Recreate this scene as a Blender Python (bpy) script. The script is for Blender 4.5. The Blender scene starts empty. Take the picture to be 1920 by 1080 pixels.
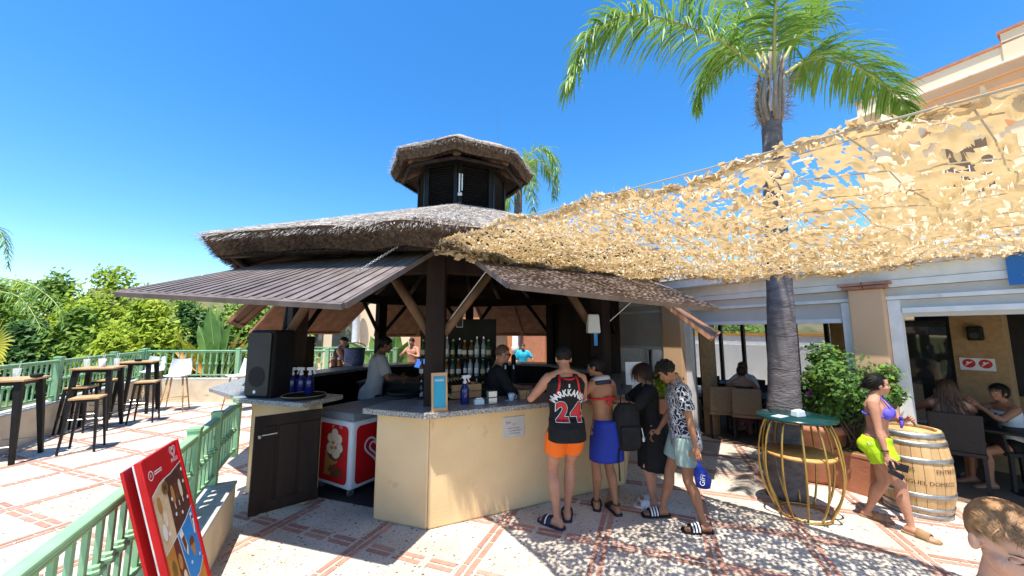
import bpy, bmesh, math, random
import numpy as np
from mathutils import Vector, Matrix
from mathutils.bvhtree import BVHTree
random.seed(7); rng = np.random.default_rng(7)
sc = bpy.context.scene
COL = sc.collection
PI = math.pi
R_ = math.radians

# ---------------------------------------------------------------- camera, sky, sun, exposure
CAMH = 1.9; FPX = 693.0; PITCH = math.atan(82/693.0)
cam = bpy.data.cameras.new('camera'); camo = bpy.data.objects.new('camera', cam); COL.objects.link(camo)
cam.sensor_width = 36; cam.lens = 36*FPX/1920; cam.clip_start = .05; cam.clip_end = 6000
camo.location = (0, 0, CAMH); camo.rotation_euler = (PI/2+PITCH, 0, 0); sc.camera = camo
SUN = Vector((-.216, -.62, 2.1)).normalized()
w = bpy.data.worlds.new('World'); sc.world = w; w.use_nodes = True
nt = w.node_tree; bg = nt.nodes['Background']
sky = nt.nodes.new('ShaderNodeTexSky'); sky.sky_type = 'NISHITA'; sky.sun_disc = False
sky.sun_elevation = math.asin(SUN.z); sky.sun_rotation = math.atan2(SUN.x, SUN.y)
sky.altitude = 0; sky.air_density = 1.0; sky.dust_density = .25; sky.ozone_density = 3.5
hs = nt.nodes.new('ShaderNodeHueSaturation'); hs.inputs['Saturation'].default_value = 1.32
nt.links.new(sky.outputs[0], hs.inputs['Color']); nt.links.new(hs.outputs[0], bg.inputs[0]); bg.inputs[1].default_value = .15
sl = bpy.data.lights.new('sun', 'SUN'); sl.energy = 4.4; sl.angle = R_(.53); sl.color = (1, .95, .86)
so = bpy.data.objects.new('sun', sl); COL.objects.link(so); so.location = SUN*60
so.rotation_euler = (-SUN).to_track_quat('-Z', 'Y').to_euler()
sc.view_settings.view_transform = 'Standard'; sc.view_settings.look = 'None'
sc.view_settings.exposure = .95; sc.view_settings.gamma = 1
sc.cycles.max_bounces = 6; sc.cycles.transparent_max_bounces = 16; sc.cycles.diffuse_bounces = 4

_c, _s = math.cos(PITCH), math.sin(PITCH)
def ray(px, py):
    cx = (px-960)/FPX; cy = (540-py)/FPX
    return np.array([cx, _c-_s*cy, _s+_c*cy])
def at(px, py, z=None, Y=None):
    r = ray(px, py); t = (z-CAMH)/r[2] if z is not None else Y/r[1]
    return np.array([0, 0, CAMH])+r*t
def onplane(px, py, P, n):
    r = ray(px, py); o = np.array([0, 0, CAMH]); P = np.array(P); n = np.array(n)
    return o+r*(np.dot(P-o, n)/np.dot(r, n))

# ---------------------------------------------------------------- materials
def mat(name, c1, c2=None, scale=6, rough=.7, bump=0., bscale=None, metal=0., spec=.4, stretch=(1, 1, 1), vary=0., detail=5,
        trans=0., alpha=1., emit=None, lo=.35, hi=.65, transl=0., coat=0., wear=None):
    m = bpy.data.materials.new(name); m.use_nodes = True
    t = m.node_tree; N = t.nodes; L = t.links; b = N['Principled BSDF']
    b.inputs['Roughness'].default_value = rough; b.inputs['Metallic'].default_value = metal
    b.inputs['Specular IOR Level'].default_value = spec
    b.inputs['Coat Weight'].default_value = coat
    if trans: b.inputs['Transmission Weight'].default_value = trans
    if alpha < 1: b.inputs['Alpha'].default_value = alpha
    if emit:
        b.inputs['Emission Color'].default_value = (*emit[:3], 1); b.inputs['Emission Strength'].default_value = emit[3]
    b.inputs['Base Color'].default_value = (*c1, 1)
    tc = N.new('ShaderNodeTexCoord'); oi = N.new('ShaderNodeObjectInfo')
    mp = N.new('ShaderNodeMapping'); mp.inputs['Scale'].default_value = stretch
    va = N.new('ShaderNodeVectorMath'); va.operation = 'ADD'
    mu = N.new('ShaderNodeMath'); mu.operation = 'MULTIPLY'; mu.inputs[1].default_value = 37.
    L.new(oi.outputs['Random'], mu.inputs[0]); L.new(tc.outputs['Object'], va.inputs[0]); L.new(mu.outputs[0], va.inputs[1]); L.new(va.outputs[0], mp.inputs[0])
    out = None
    if c2 is not None:
        n = N.new('ShaderNodeTexNoise'); n.inputs['Scale'].default_value = scale; n.inputs['Detail'].default_value = detail
        L.new(mp.outputs[0], n.inputs['Vector'])
        r = N.new('ShaderNodeMapRange'); r.inputs[1].default_value = lo; r.inputs[2].default_value = hi
        L.new(n.outputs['Fac'], r.inputs[0])
        mx = N.new('ShaderNodeMix'); mx.data_type = 'RGBA'; mx.inputs[6].default_value = (*c1, 1); mx.inputs[7].default_value = (*c2, 1)
        L.new(r.outputs[0], mx.inputs[0]); out = mx.outputs[2]
    if wear:
        wc, ws, wt = wear; n5 = N.new('ShaderNodeTexNoise'); n5.inputs['Scale'].default_value = ws; n5.inputs['Detail'].default_value = 8; n5.inputs['Roughness'].default_value = .65; L.new(mp.outputs[0], n5.inputs['Vector'])
        r5 = N.new('ShaderNodeMapRange'); r5.inputs[1].default_value = wt; r5.inputs[2].default_value = wt+.06; L.new(n5.outputs['Fac'], r5.inputs[0]); m5 = N.new('ShaderNodeMix'); m5.data_type = 'RGBA'; m5.inputs[7].default_value = (*wc, 1)
        if out: L.new(out, m5.inputs[6])
        else: m5.inputs[6].default_value = (*c1, 1)
        L.new(r5.outputs[0], m5.inputs[0]); out = m5.outputs[2]
    if vary:
        h = N.new('ShaderNodeHueSaturation')
        r2 = N.new('ShaderNodeMapRange'); r2.inputs[3].default_value = 1-vary; r2.inputs[4].default_value = 1+vary
        L.new(oi.outputs['Random'], r2.inputs[0]); L.new(r2.outputs[0], h.inputs['Value'])
        if out: L.new(out, h.inputs['Color'])
        else: h.inputs['Color'].default_value = (*c1, 1)
        out = h.outputs[0]
    if out: L.new(out, b.inputs['Base Color'])
    if bump:
        n2 = N.new('ShaderNodeTexNoise'); n2.inputs['Scale'].default_value = bscale or scale*4; n2.inputs['Detail'].default_value = 6
        L.new(mp.outputs[0], n2.inputs['Vector'])
        bp = N.new('ShaderNodeBump'); bp.inputs['Strength'].default_value = bump; bp.inputs['Distance'].default_value = .02
        L.new(n2.outputs['Fac'], bp.inputs['Height']); L.new(bp.outputs[0], b.inputs['Normal'])
    if transl:
        tr = N.new('ShaderNodeBsdfTranslucent'); ms = N.new('ShaderNodeMixShader'); ms.inputs[0].default_value = transl
        if out: L.new(out, tr.inputs[0])
        else: tr.inputs[0].default_value = (*c1, 1)
        L.new(b.outputs[0], ms.inputs[1]); L.new(tr.outputs[0], ms.inputs[2]); L.new(ms.outputs[0], N['Material Output'].inputs[0])
    return m

MT = {}
def mm(key, *a, **k):
    MT[key] = mat(key, *a, **k); return MT[key]

mm('plaster', (.80, .57, .31), (.73, .51, .27), scale=2.2, rough=.9, bump=.12, bscale=40, spec=.15, wear=((.66, .45, .24), 3.2, .62))
mm('plaster_low', (.74, .62, .44), (.62, .50, .35), scale=3, rough=.9, bump=.15, bscale=35, spec=.15, wear=((.42, .34, .24), 4, .62))
mm('plinth_top', (.5, .5, .47), (.4, .4, .38), scale=12, rough=.85)
mm('granite', (.11, .105, .1), (.5, .47, .43), scale=95, rough=.35, detail=3, lo=.42, hi=.6, spec=.5)
mm('darkwood', (.014, .008, .0065), (.028, .017, .013), scale=5, stretch=(1, 1, .12), rough=.65, bump=.2, bscale=30, spec=.2)
mm('blackwood', (.008, .007, .007), (.016, .013, .012), scale=6, rough=.55, spec=.25, bump=.15, bscale=40)
mm('flapwood', (.185, .148, .135), (.125, .096, .086), scale=7, stretch=(1, 1, 1), rough=.75, bump=.25, bscale=50, vary=.16)
mm('flapunder', (.34, .165, .085), (.24, .105, .05), scale=6, rough=.75, bump=.15, bscale=40, vary=.1)
mm('polewood', (.20, .115, .065), (.11, .062, .035), scale=5, stretch=(1, 1, .3), rough=.8, bump=.3, bscale=30)
mm('thatch', (.52, .44, .38), (.30, .235, .19), scale=26, rough=.95, spec=.05, bump=.5, bscale=120)
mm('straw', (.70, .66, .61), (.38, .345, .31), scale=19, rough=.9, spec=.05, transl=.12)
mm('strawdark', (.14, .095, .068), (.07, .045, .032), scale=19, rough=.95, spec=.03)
mm('greenpaint', (.24, .44, .23), (.29, .49, .28), scale=9, rough=.5, bump=.1, bscale=30, spec=.35, wear=((.13, .24, .15), 7, .62))
mm('red', (.62, .012, .015), (.5, .01, .012), scale=5, rough=.35)
mm('white', (.80, .80, .79), (.70, .70, .69), scale=7, rough=.5, bump=.03, wear=((.55, .54, .50), 2.5, .64))
mm('whiteplastic', (.74, .75, .76), rough=.4)
mm('black', (.009, .009, .010), (.016, .016, .017), scale=30, rough=.65, spec=.2)
mm('lidgrey', (.22, .25, .27), (.18, .21, .23), scale=8, rough=.45)
mm('steel', (.55, .55, .55), rough=.3, metal=1)
mm('oak', (.62, .36, .16), (.48, .26, .11), scale=6, stretch=(.2, 1, 1), rough=.5, bump=.06, bscale=40)
mm('stave', (.66, .43, .20), (.48, .28, .12), scale=5, stretch=(1, 1, .2), rough=.55, bump=.15, bscale=30, vary=.14)
mm('hoop', (.42, .43, .43), (.28, .29, .29), scale=12, rough=.45, metal=.85, bump=.1)
mm('gold', (.55, .36, .10), (.45, .28, .08), scale=15, rough=.32, metal=.75)
mm('glassgreen', (.008, .045, .045), rough=.18, spec=.35)
mm('cork', (.60, .33, .10), (.48, .25, .07), scale=30, rough=.6)
mm('terracotta', (.50, .21, .115), (.42, .165, .09), scale=7, rough=.85, bump=.1, bscale=30)
mm('brick', (.48, .27, .205), (.39, .205, .15), scale=20, rough=.9, bump=.3, bscale=80, vary=.22, spec=.1)
mm('peach', (.68, .44, .27), (.62, .39, .23), scale=1.5, rough=.9, bump=.06, bscale=30, spec=.15)
mm('peachlight', (.82, .64, .44), (.78, .59, .39), scale=1.2, rough=.9, spec=.15)
mm('orangewall', (.66, .27, .12), (.56, .22, .10), scale=1.8, rough=.9, spec=.15)
mm('blind', (.60, .57, .52), (.53, .50, .45), scale=3, rough=.8, spec=.2)
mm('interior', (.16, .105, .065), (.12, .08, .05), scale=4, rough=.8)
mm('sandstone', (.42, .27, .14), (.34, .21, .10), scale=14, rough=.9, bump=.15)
mm('ceilingdark', (.03, .02, .015), (.018, .012, .009), scale=20, rough=.95, spec=.05)  # thatch underside: shade inside the bar is deepened by this near-black colour
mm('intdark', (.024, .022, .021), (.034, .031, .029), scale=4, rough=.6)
mm('rattan', (.32, .22, .13), (.22, .145, .085), scale=60, rough=.7, bump=.5, bscale=160)
mm('rattandark', (.022, .017, .015), (.035, .028, .025), scale=60, rough=.6, bump=.5, bscale=160)
mm('net', (.78, .68, .49), (.70, .58, .39), scale=5, rough=.85, spec=.1, transl=.4)
for n_ in MT['net'].node_tree.nodes:
    if n_.type == 'BSDF_TRANSLUCENT':
        [MT['net'].node_tree.links.remove(l) for l in list(n_.inputs[0].links)]; n_.inputs[0].default_value = (.62, .42, .18, 1)
mm('rope', (.42, .36, .27), rough=.9)
mm('chain', (.62, .62, .6), rough=.35, metal=.9)
mm('bark', (.19, .168, .17), (.115, .10, .10), scale=7, stretch=(1, 1, 2.2), rough=.95, bump=.6, bscale=22, spec=.1)
mm('sheath', (.40, .33, .27), (.24, .185, .15), scale=7, stretch=(1, 1, .3), rough=.95, bump=.5, bscale=30)
mm('rachis', (.42, .44, .16), (.36, .36, .12), scale=5, rough=.6)
mm('palmleaf', (.25, .40, .07), (.15, .29, .045), scale=2.5, rough=.45, spec=.4, transl=.35)
mm('palmyellow', (.62, .52, .04), (.42, .42, .04), scale=2.5, rough=.5, transl=.3)
mm('leafbright', (.42, .50, .045), (.25, .35, .03), scale=1.1, rough=.6, spec=.2, transl=.32)
mm('leafmid', (.24, .35, .045), (.13, .23, .03), scale=1.1, rough=.6, spec=.2, transl=.28)
mm('leafdark', (.09, .19, .035), (.05, .12, .022), scale=1.4, rough=.55, spec=.3, transl=.25)
mm('bananaleaf', (.16, .30, .06), (.09, .20, .04), scale=2, rough=.45, spec=.4, transl=.3)
mm('trunk', (.14, .10, .07), (.08, .06, .04), scale=7, rough=.95, bump=.4)
mm('hill', (.20, .17, .10), (.09, .11, .05), scale=.02, rough=1, spec=0)
mm('soil', (.16, .15, .07), (.10, .12, .04), scale=.6, rough=1, spec=0)
mm('printcream', (.72, .55, .36), (.6, .42, .25), scale=14, rough=.4)
mm('printbrown', (.07, .025, .018), (.11, .045, .03), scale=12, rough=.4)
mm('printblue', (.03, .22, .62), (.03, .28, .70), scale=5, rough=.4)
mm('printorange', (.62, .27, .05), (.5, .2, .04), scale=9, rough=.4)
mm('printmaroon', (.20, .04, .03), (.14, .03, .02), scale=9, rough=.4)
mm('choc', (.11, .035, .015), (.2, .07, .025), scale=40, rough=.5)
mm('caramel', (.50, .24, .07), (.40, .18, .05), scale=30, rough=.5)
mm('vanilla', (.78, .68, .52), (.7, .55, .38), scale=30, rough=.5)
mm('tealblue', (.02, .22, .50), (.02, .34, .50), scale=3, rough=.35)
mm('bottleblue', (.012, .018, .14), rough=.12, spec=.6)
mm('ceramic', (.55, .62, .68), rough=.2)
mm('silver', (.5, .51, .53), rough=.25, metal=.7)
mm('winglass', (.05, .06, .06), rough=.03, spec=.9, coat=.3)
mm('frosted', (.82, .86, .86), rough=.4, alpha=.35)
mm('clear', (.8, .85, .85), rough=.02, alpha=.22)
mm('screen', (.02, .05, .16), rough=.3, emit=(.05, .16, .55, .9))
mm('bluesign', (.015, .13, .40), rough=.35)
mm('asphalt', (.05, .05, .05), rough=.9)
mm('weave', (.02, .03, .12), (.25, .28, .42), scale=60, rough=.8)

# ---------------------------------------------------------------- mesh helpers
class MB:
    def __init__(s): s.v = []; s.f = []; s.m = []
    def add(s, V, F, mi=0):
        o = len(s.v); s.v.extend([tuple(float(c) for c in p) for p in V]); s.f.extend([tuple(i+o for i in f) for f in F]); s.m.extend([mi]*len(F)); return s
    def box(s, c, d, R=None, mi=0, top=None):
        x, y, z = d[0]/2, d[1]/2, d[2]/2; tx, ty = (top or (1, 1))
        P = [Vector(p) for p in ((-x,-y,-z),(x,-y,-z),(x,y,-z),(-x,y,-z),(-x*tx,-y*ty,z),(x*tx,-y*ty,z),(x*tx,y*ty,z),(-x*tx,y*ty,z))]
        if R is not None: P = [R @ p for p in P]
        c = Vector(c); return s.add([p+c for p in P], [(0,3,2,1),(4,5,6,7),(0,1,5,4),(1,2,6,5),(2,3,7,6),(3,0,4,7)], mi)
    def bar(s, a, b, w_, h, up=(0, 0, 1), mi=0, w2=None, h2=None):
        a = Vector(a); b = Vector(b); d = (b-a).normalized(); u = Vector(up)
        x = d.cross(u)
        if x.length < 1e-4: x = d.cross(Vector((0, 1, 0)))
        x.normalize(); u = x.cross(d).normalized(); P = []
        for p, ww, hh in ((a, w_, h), (b, w2 or w_, h2 or h)):
            P += [p-x*ww/2-u*hh/2, p+x*ww/2-u*hh/2, p+x*ww/2+u*hh/2, p-x*ww/2+u*hh/2]
        return s.add(P, [(0,1,2,3),(7,6,5,4),(0,4,5,1),(1,5,6,2),(2,6,7,3),(3,7,4,0)], mi)
    def rings(s, RR, cap=True, mi=0, close=False):
        n = len(RR[0]); V = [p for r in RR for p in r]; F = []
        m_ = len(RR)
        for i in range(m_ if close else m_-1):
            k = (i+1) % m_
            for j in range(n): F.append((i*n+j, i*n+(j+1) % n, k*n+(j+1) % n, k*n+j))
        if cap and not close: F.append(tuple(range(n-1, -1, -1))); F.append(tuple((m_-1)*n+j for j in range(n)))
        return s.add(V, F, mi)
    def tube(s, pts, rad, n=8, cap=True, mi=0, close=False, flat=1.):
        pts = [Vector(p) for p in pts]; m_ = len(pts)
        if not hasattr(rad, '__len__'): rad = [rad]*m_
        RR = []; ref = None
        for i, p in enumerate(pts):
            if close: d = pts[(i+1) % m_]-pts[i-1]
            else: d = pts[min(i+1, m_-1)]-pts[max(i-1, 0)]
            d.normalize()
            if ref is None: ref = d.orthogonal().normalized()
            ref = (ref-d*ref.dot(d))
            if ref.length < 1e-5: ref = d.orthogonal()
            ref.normalize(); b = d.cross(ref)
            RR.append([p+ref*(rad[i]*math.cos(2*PI*j/n))+b*(rad[i]*flat*math.sin(2*PI*j/n)) for j in range(n)])
        return s.rings(RR, cap, mi, close)
    def lathe(s, prof, n=16, c=(0, 0, 0), mi=0, cap=True):
        RR = [[(c[0]+r*math.cos(2*PI*j/n), c[1]+r*math.sin(2*PI*j/n), c[2]+z) for j in range(n)] for r, z in prof]
        return s.rings(RR, cap, mi)
    def ell(s, c, r, R=None, n=14, m=9, mi=0):
        c = Vector(c); RR = []
        for i in range(m+1):
            a = -PI/2+PI*(i+.0)/m; a = max(-PI/2+.06, min(PI/2-.06, a)); ring = []
            for j in range(n):
                p = Vector((r[0]*math.cos(a)*math.cos(2*PI*j/n), r[1]*math.cos(a)*math.sin(2*PI*j/n), r[2]*math.sin(a)))
                ring.append(c+(R @ p if R is not None else p))
            RR.append(ring)
        return s.rings(RR, True, mi)
    def prism(s, poly, z0, z1, M=None, mi=0):
        n = len(poly); P = [Vector((x, y, z0)) for x, y in poly]+[Vector((x, y, z1)) for x, y in poly]
        if M is not None: P = [M @ p for p in P]
        return s.add(P, [tuple(range(n-1, -1, -1)), tuple(range(n, 2*n))]+[(i, (i+1) % n, n+(i+1) % n, n+i) for i in range(n)], mi)
    def mesh(s, name, mats, smooth=False):
        me = bpy.data.meshes.new(name); me.from_pydata(s.v, [], s.f)
        if not isinstance(mats, (list, tuple)): mats = [mats]
        for x in mats: me.materials.append(MT[x] if isinstance(x, str) else x)
        if len(mats) > 1: me.polygons.foreach_set('material_index', s.m)
        if smooth: me.polygons.foreach_set('use_smooth', [True]*len(s.f))
        me.update(); return me
    def build(s, name, mats, parent=None, smooth=False, bevel=0., world=True):
        if parent is not None and world:
            inv = root_inv(parent); s.v = [tuple(inv @ Vector(p)) for p in s.v]
        elif world and s.v and parent is None:
            pass
        return link(name, s.mesh(name, mats, smooth), parent, bevel)

ROOT = {}
def root_inv(p):
    M = Matrix.Identity(4); q = p; chain = []
    while q is not None: chain.append(q); q = q.parent
    for q in reversed(chain): M = M @ Matrix.LocRotScale(q.location, q.rotation_euler, q.scale)
    return M.inverted()
def link(name, me, parent=None, bevel=0.):
    o = bpy.data.objects.new(name, me); COL.objects.link(o)
    if parent is not None: o.parent = parent
    if bevel:
        b = o.modifiers.new('bevel', 'BEVEL'); b.width = bevel; b.segments = 2; b.limit_method = 'ANGLE'; b.angle_limit = R_(40)
    return o
def tag(o, label, cat, group=None):
    o['label'] = label; o['category'] = cat
    if group: o['group'] = group
    return o
def struct(o): o['kind'] = 'structure'; return o
def stuff(o): o['kind'] = 'stuff'; return o
def thing(name, label, cat, loc=(0, 0, 0), rz=0., group=None):
    o = bpy.data.objects.new(name, None); o.empty_display_size = .1; COL.objects.link(o)
    o.location = loc; o.rotation_euler = (0, 0, rz); return tag(o, label, cat, group)
def recenter(o):
    """put a single-mesh thing's origin at its base"""
    me = o.data; n = len(me.vertices); a = np.empty(n*3, dtype=np.float32); me.vertices.foreach_get('co', a); a = a.reshape(-1, 3)
    c = np.array([(a[:, 0].min()+a[:, 0].max())/2, (a[:, 1].min()+a[:, 1].max())/2, a[:, 2].min()], dtype=np.float32)
    me.vertices.foreach_set('co', (a-c).ravel()); o.location = Vector(c.tolist()); me.update(); return o
def one(mb, name, mats, label, cat, group=None, smooth=False, bevel=0.):
    return recenter(tag(mb.build(name, mats, None, smooth, bevel), label, cat, group))
def dup(root, loc, rz, label=None, group=None, scale=None):
    r = root.copy(); COL.objects.link(r); r.location = loc; r.rotation_euler = (0, 0, rz)
    if scale: r.scale = (scale,)*3
    if label: r['label'] = label
    if group: r['group'] = group
    for ch in list(root.children):
        c = ch.copy(); COL.objects.link(c); c.parent = r
        for g in list(ch.children):
            d = g.copy(); COL.objects.link(d); d.parent = c
    return r
def quads_mesh(name, V, mats, per=4, smooth=False):
    """V: (n, per, 3) array of separate polygons"""
    n = V.shape[0]; me = bpy.data.meshes.new(name)
    me.vertices.add(n*per); me.vertices.foreach_set('co', V.astype(np.float32).ravel())
    me.loops.add(n*per); me.loops.foreach_set('vertex_index', np.arange(n*per, dtype=np.int32))
    me.polygons.add(n); me.polygons.foreach_set('loop_start', np.arange(0, n*per, per, dtype=np.int32))
    for x in (mats if isinstance(mats, (list, tuple)) else [mats]): me.materials.append(MT[x] if isinstance(x, str) else x)
    me.update(calc_edges=True); me.validate(); return me
def unit(a): return a/np.maximum(np.linalg.norm(a, axis=-1, keepdims=True), 1e-9)
def text_mesh(s, size, bold=0.0, mirror=False, extrude=.0):
    cu = bpy.data.curves.new('lettering', 'FONT'); cu.body = s; cu.size = size; cu.align_x = 'CENTER'; cu.align_y = 'CENTER'; cu.offset = bold; cu.resolution_u = 3
    cu.extrude = extrude
    o = bpy.data.objects.new('lettering', cu); COL.objects.link(o)
    me = bpy.data.meshes.new_from_object(o.evaluated_get(bpy.context.evaluated_depsgraph_get())); bpy.data.objects.remove(o)
    V = [tuple(v.co) for v in me.vertices]; F = [tuple(p.vertices) for p in me.polygons]; bpy.data.meshes.remove(me)
    if mirror: V = [(-x, y, z) for x, y, z in V]
    return V, F
def put_text(mb, s, size, M, bold=0., mirror=False, mi=0, sx=1.):
    V, F = text_mesh(s, size, bold, mirror); mb.add([M @ Vector((x*sx, y, z)) for x, y, z in V], F, mi)
def frame(o, x, y):
    """4x4 with origin o, x axis, y axis"""
    x = Vector(x).normalized(); z = x.cross(Vector(y)).normalized(); y = z.cross(x); M = Matrix.Identity(4)
    for i in range(3): M[i][0] = x[i]; M[i][1] = y[i]; M[i][2] = z[i]; M[i][3] = o[i]
    return M
def heart(r, n=40):
    P = []
    for i in range(n):
        t = 2*PI*i/n; P.append((r*.062*16*math.sin(t)**3, r*.062*(13*math.cos(t)-5*math.cos(2*t)-2*math.cos(3*t)-math.cos(4*t))))
    return P
def ribbon2d(mb, P, wd, M, z=0., mi=0, close=True):
    n = len(P); V = []
    for i in range(n):
        a = Vector(P[i-1] if (close or i) else P[i]); b = Vector(P[(i+1) % n] if (close or i < n-1) else P[i]); d = (b-a)
        d = d.normalized() if d.length > 1e-6 else Vector((1, 0)); nn = Vector((-d.y, d.x)); p = Vector(P[i])
        V += [M @ Vector((*(p+nn*wd/2), z)), M @ Vector((*(p-nn*wd/2), z))]
    mb.add(V, [(2*i, 2*i+1, (2*i+3) % (2*n), (2*i+2) % (2*n)) for i in range(n if close else n-1)], mi)
def blob2d(mb, P, M, z, mi=0): mb.add([M @ Vector((x, y, z)) for x, y in P], [tuple(range(len(P)))], mi)
def circ(cx, cy, rx, ry=None, n=18, a0=0, a1=2*PI): ry = ry or rx; return [(cx+rx*math.cos(a0+(a1-a0)*i/n), cy+ry*math.sin(a0+(a1-a0)*i/n)) for i in range(n)]
# ---------------------------------------------------------------- ground
def pave_material():
    m = bpy.data.materials.new('aggregate_paving'); m.use_nodes = True; t = m.node_tree; N = t.nodes; L = t.links; b = N['Principled BSDF']
    b.inputs['Roughness'].default_value = .8; b.inputs['Specular IOR Level'].default_value = .25
    tc = N.new('ShaderNodeTexCoord')
    def vor(scale, lo, hi, dens, rnd=1.):
        v = N.new('ShaderNodeTexVoronoi'); v.inputs['Scale'].default_value = scale; v.inputs['Randomness'].default_value = rnd
        wn = N.new('ShaderNodeTexNoise'); wn.inputs['Scale'].default_value = scale*.8; ad = N.new('ShaderNodeMixRGB'); ad.inputs[0].default_value = .035*20/scale
        L.new(tc.outputs['Object'], wn.inputs['Vector']); L.new(tc.outputs['Object'], ad.inputs[1]); L.new(wn.outputs['Color'], ad.inputs[2])
        L.new(ad.outputs[0], v.inputs['Vector'])
        r = N.new('ShaderNodeMapRange'); r.inputs[1].default_value = lo; r.inputs[2].default_value = hi; r.inputs[3].default_value = 1; r.inputs[4].default_value = 0
        L.new(v.outputs['Distance'], r.inputs[0]); sp = N.new('ShaderNodeSeparateColor'); L.new(v.outputs['Color'], sp.inputs[0])
        g = N.new('ShaderNodeMath'); g.operation = 'GREATER_THAN'; g.inputs[1].default_value = dens; L.new(sp.outputs[0], g.inputs[0])
        mu = N.new('ShaderNodeMath'); mu.operation = 'MULTIPLY'; L.new(r.outputs[0], mu.inputs[0]); L.new(g.outputs[0], mu.inputs[1]); return mu.outputs[0]
    n1 = N.new('ShaderNodeTexNoise'); n1.inputs['Scale'].default_value = 1.3; n1.inputs['Detail'].default_value = 6; L.new(tc.outputs['Object'], n1.inputs['Vector'])
    c = N.new('ShaderNodeMix'); c.data_type = 'RGBA'; c.inputs[6].default_value = (.46, .40, .32, 1); c.inputs[7].default_value = (.66, .59, .50, 1)
    rr = N.new('ShaderNodeMapRange'); rr.inputs[1].default_value = .35; rr.inputs[2].default_value = .62; L.new(n1.outputs['Fac'], rr.inputs[0]); L.new(rr.outputs[0], c.inputs[0])
    n3 = N.new('ShaderNodeTexNoise'); n3.inputs['Scale'].default_value = 60; n3.inputs['Detail'].default_value = 4; L.new(tc.outputs['Object'], n3.inputs['Vector'])
    c3 = N.new('ShaderNodeMix'); c3.data_type = 'RGBA'; c3.blend_type = 'MULTIPLY'; c3.inputs[0].default_value = .55; L.new(c.outputs[2], c3.inputs[6]); L.new(n3.outputs['Color'], c3.inputs[7])
    g3 = N.new('ShaderNodeHueSaturation'); g3.inputs['Saturation'].default_value = .0; g3.inputs['Value'].default_value = 1.7; L.new(n3.outputs['Color'], g3.inputs['Color']); L.new(g3.outputs[0], c3.inputs[7])
    prev = c3.outputs[2]
    for sc_, lo, hi, dn, col in ((46, .2, .36, .76, (.17, .13, .11, 1)), (24, .2, .34, .80, (.12, .095, .085, 1)), (70, .25, .42, .7, (.33, .24, .17, 1)), (9, .06, .1, .86, (.07, .06, .055, 1))):
        x = N.new('ShaderNodeMix'); x.data_type = 'RGBA'; x.inputs[7].default_value = col; L.new(prev, x.inputs[6]); L.new(vor(sc_, lo, hi, dn), x.inputs[0]); prev = x.outputs[2]
    L.new(prev, b.inputs['Base Color'])
    bp = N.new('ShaderNodeBump'); bp.inputs['Strength'].default_value = .35; bp.inputs['Distance'].default_value = .006; L.new(n3.outputs['Fac'], bp.inputs['Height']); L.new(bp.outputs[0], b.inputs['Normal'])
    return m
MT['paving'] = pave_material()

terrain = struct(MB().add([(-900, -60, -.25), (900, -60, -.25), (900, 1500, -.25), (-900, 1500, -.25)], [(0, 1, 2, 3)]).build('terrain', 'soil'))
PLAZA = [(-8.75, -4), (14, -4), (14, 26), (-11.2, 26), (-11.2, 10.9), (-10.75, 10.9), (-8.9, 6.5)]
PLAZA = [(-3.4, -4), (16, -4), (16, 26), (-10.6, 26), (-10.6, 10.8), (-5.7, 1.0), (-3.4, -3.5)]
ground = struct(MB().prism([(-5.0, -4), (16, -4), (16, 30), (-10.9, 30), (-10.9, 10.8)], -.3, 0).build('ground', 'paving'))
# brick bands let into the paving: two directions, two courses each
EV = np.array([math.cos(R_(-20.5)), math.sin(R_(-20.5))]); EU = np.array([math.cos(R_(69.5)), math.sin(R_(69.5))])
UL = [-11.4, -10.5, -9.55, -8.6, -7.6, -6.55, -5.5, -4.53, -3.53, -2.52, -1.47, -.5, .43, 1.27, 2.07, 2.95, 3.85, 4.7, 5.6]
VL = [-.95, -.2, .55, 1.3, 2.07, 2.86, 3.65, 4.40, 5.17, 5.94, 6.7, 7.5, 8.3, 9.1, 9.9, 10.7]
KC = np.array([-.99, 7.04])     # kiosk centre
def in_plaza(p):
    if p[1] < .6 or p[1] > 12 or p[0] > 7: return False
    if np.linalg.norm(p-KC) < 2.9: return False
    if p[0] < -1.5 and (p[0]-(-2.72))*.877-(p[1]-3.85)*(-.48) < .02 and (p[0]-(-2.72))*.877+(p[1]-3.85)*.48 > -.5 and p[1] < 5.0: return False
    if (p[0]+8.03)*.893+(p[1]-6.06)*.449 < .1: return False
    if p[1] > 10.1 and p[0] < -4: return False
    return True
bl, bw = .235, .046; spots = []
for u in UL:
    for k, cr in ((0, -.036), (1, .036)):
        y = -2.+k*.12
        while y < 13:
            spots.append((EV*(u+cr)+EU*y, 69.5)); y += bl+.018
for v in VL:
    for i in range(len(UL)-1):
        a, b_ = UL[i]+.068, UL[i+1]-.068; n = 3; L_ = (b_-a)/n
        for cr in (-.036, .036):
            for j in range(n): spots.append((EU*(v+cr)+EV*(a+(j+.5)*L_), -20.5))
def proj(p, z=0.):
    zz = z-CAMH; d = p[1]*_c+zz*_s; return 960+FPX*p[0]/d, 540-FPX*(-p[1]*_s+zz*_c)/d, d
vis = []
for p, a in spots:
    if not in_plaza(p): continue
    x, y, d = proj(p)
    if d > .3 and -60 < x < 1980 and y < 1120: vis.append((d, p, a))
vis.sort(key=lambda t: t[0])
bme = MB().box((0, 0, 0), (bl, bw, .02)).mesh('brick', 'brick')
rest = MB()
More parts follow.
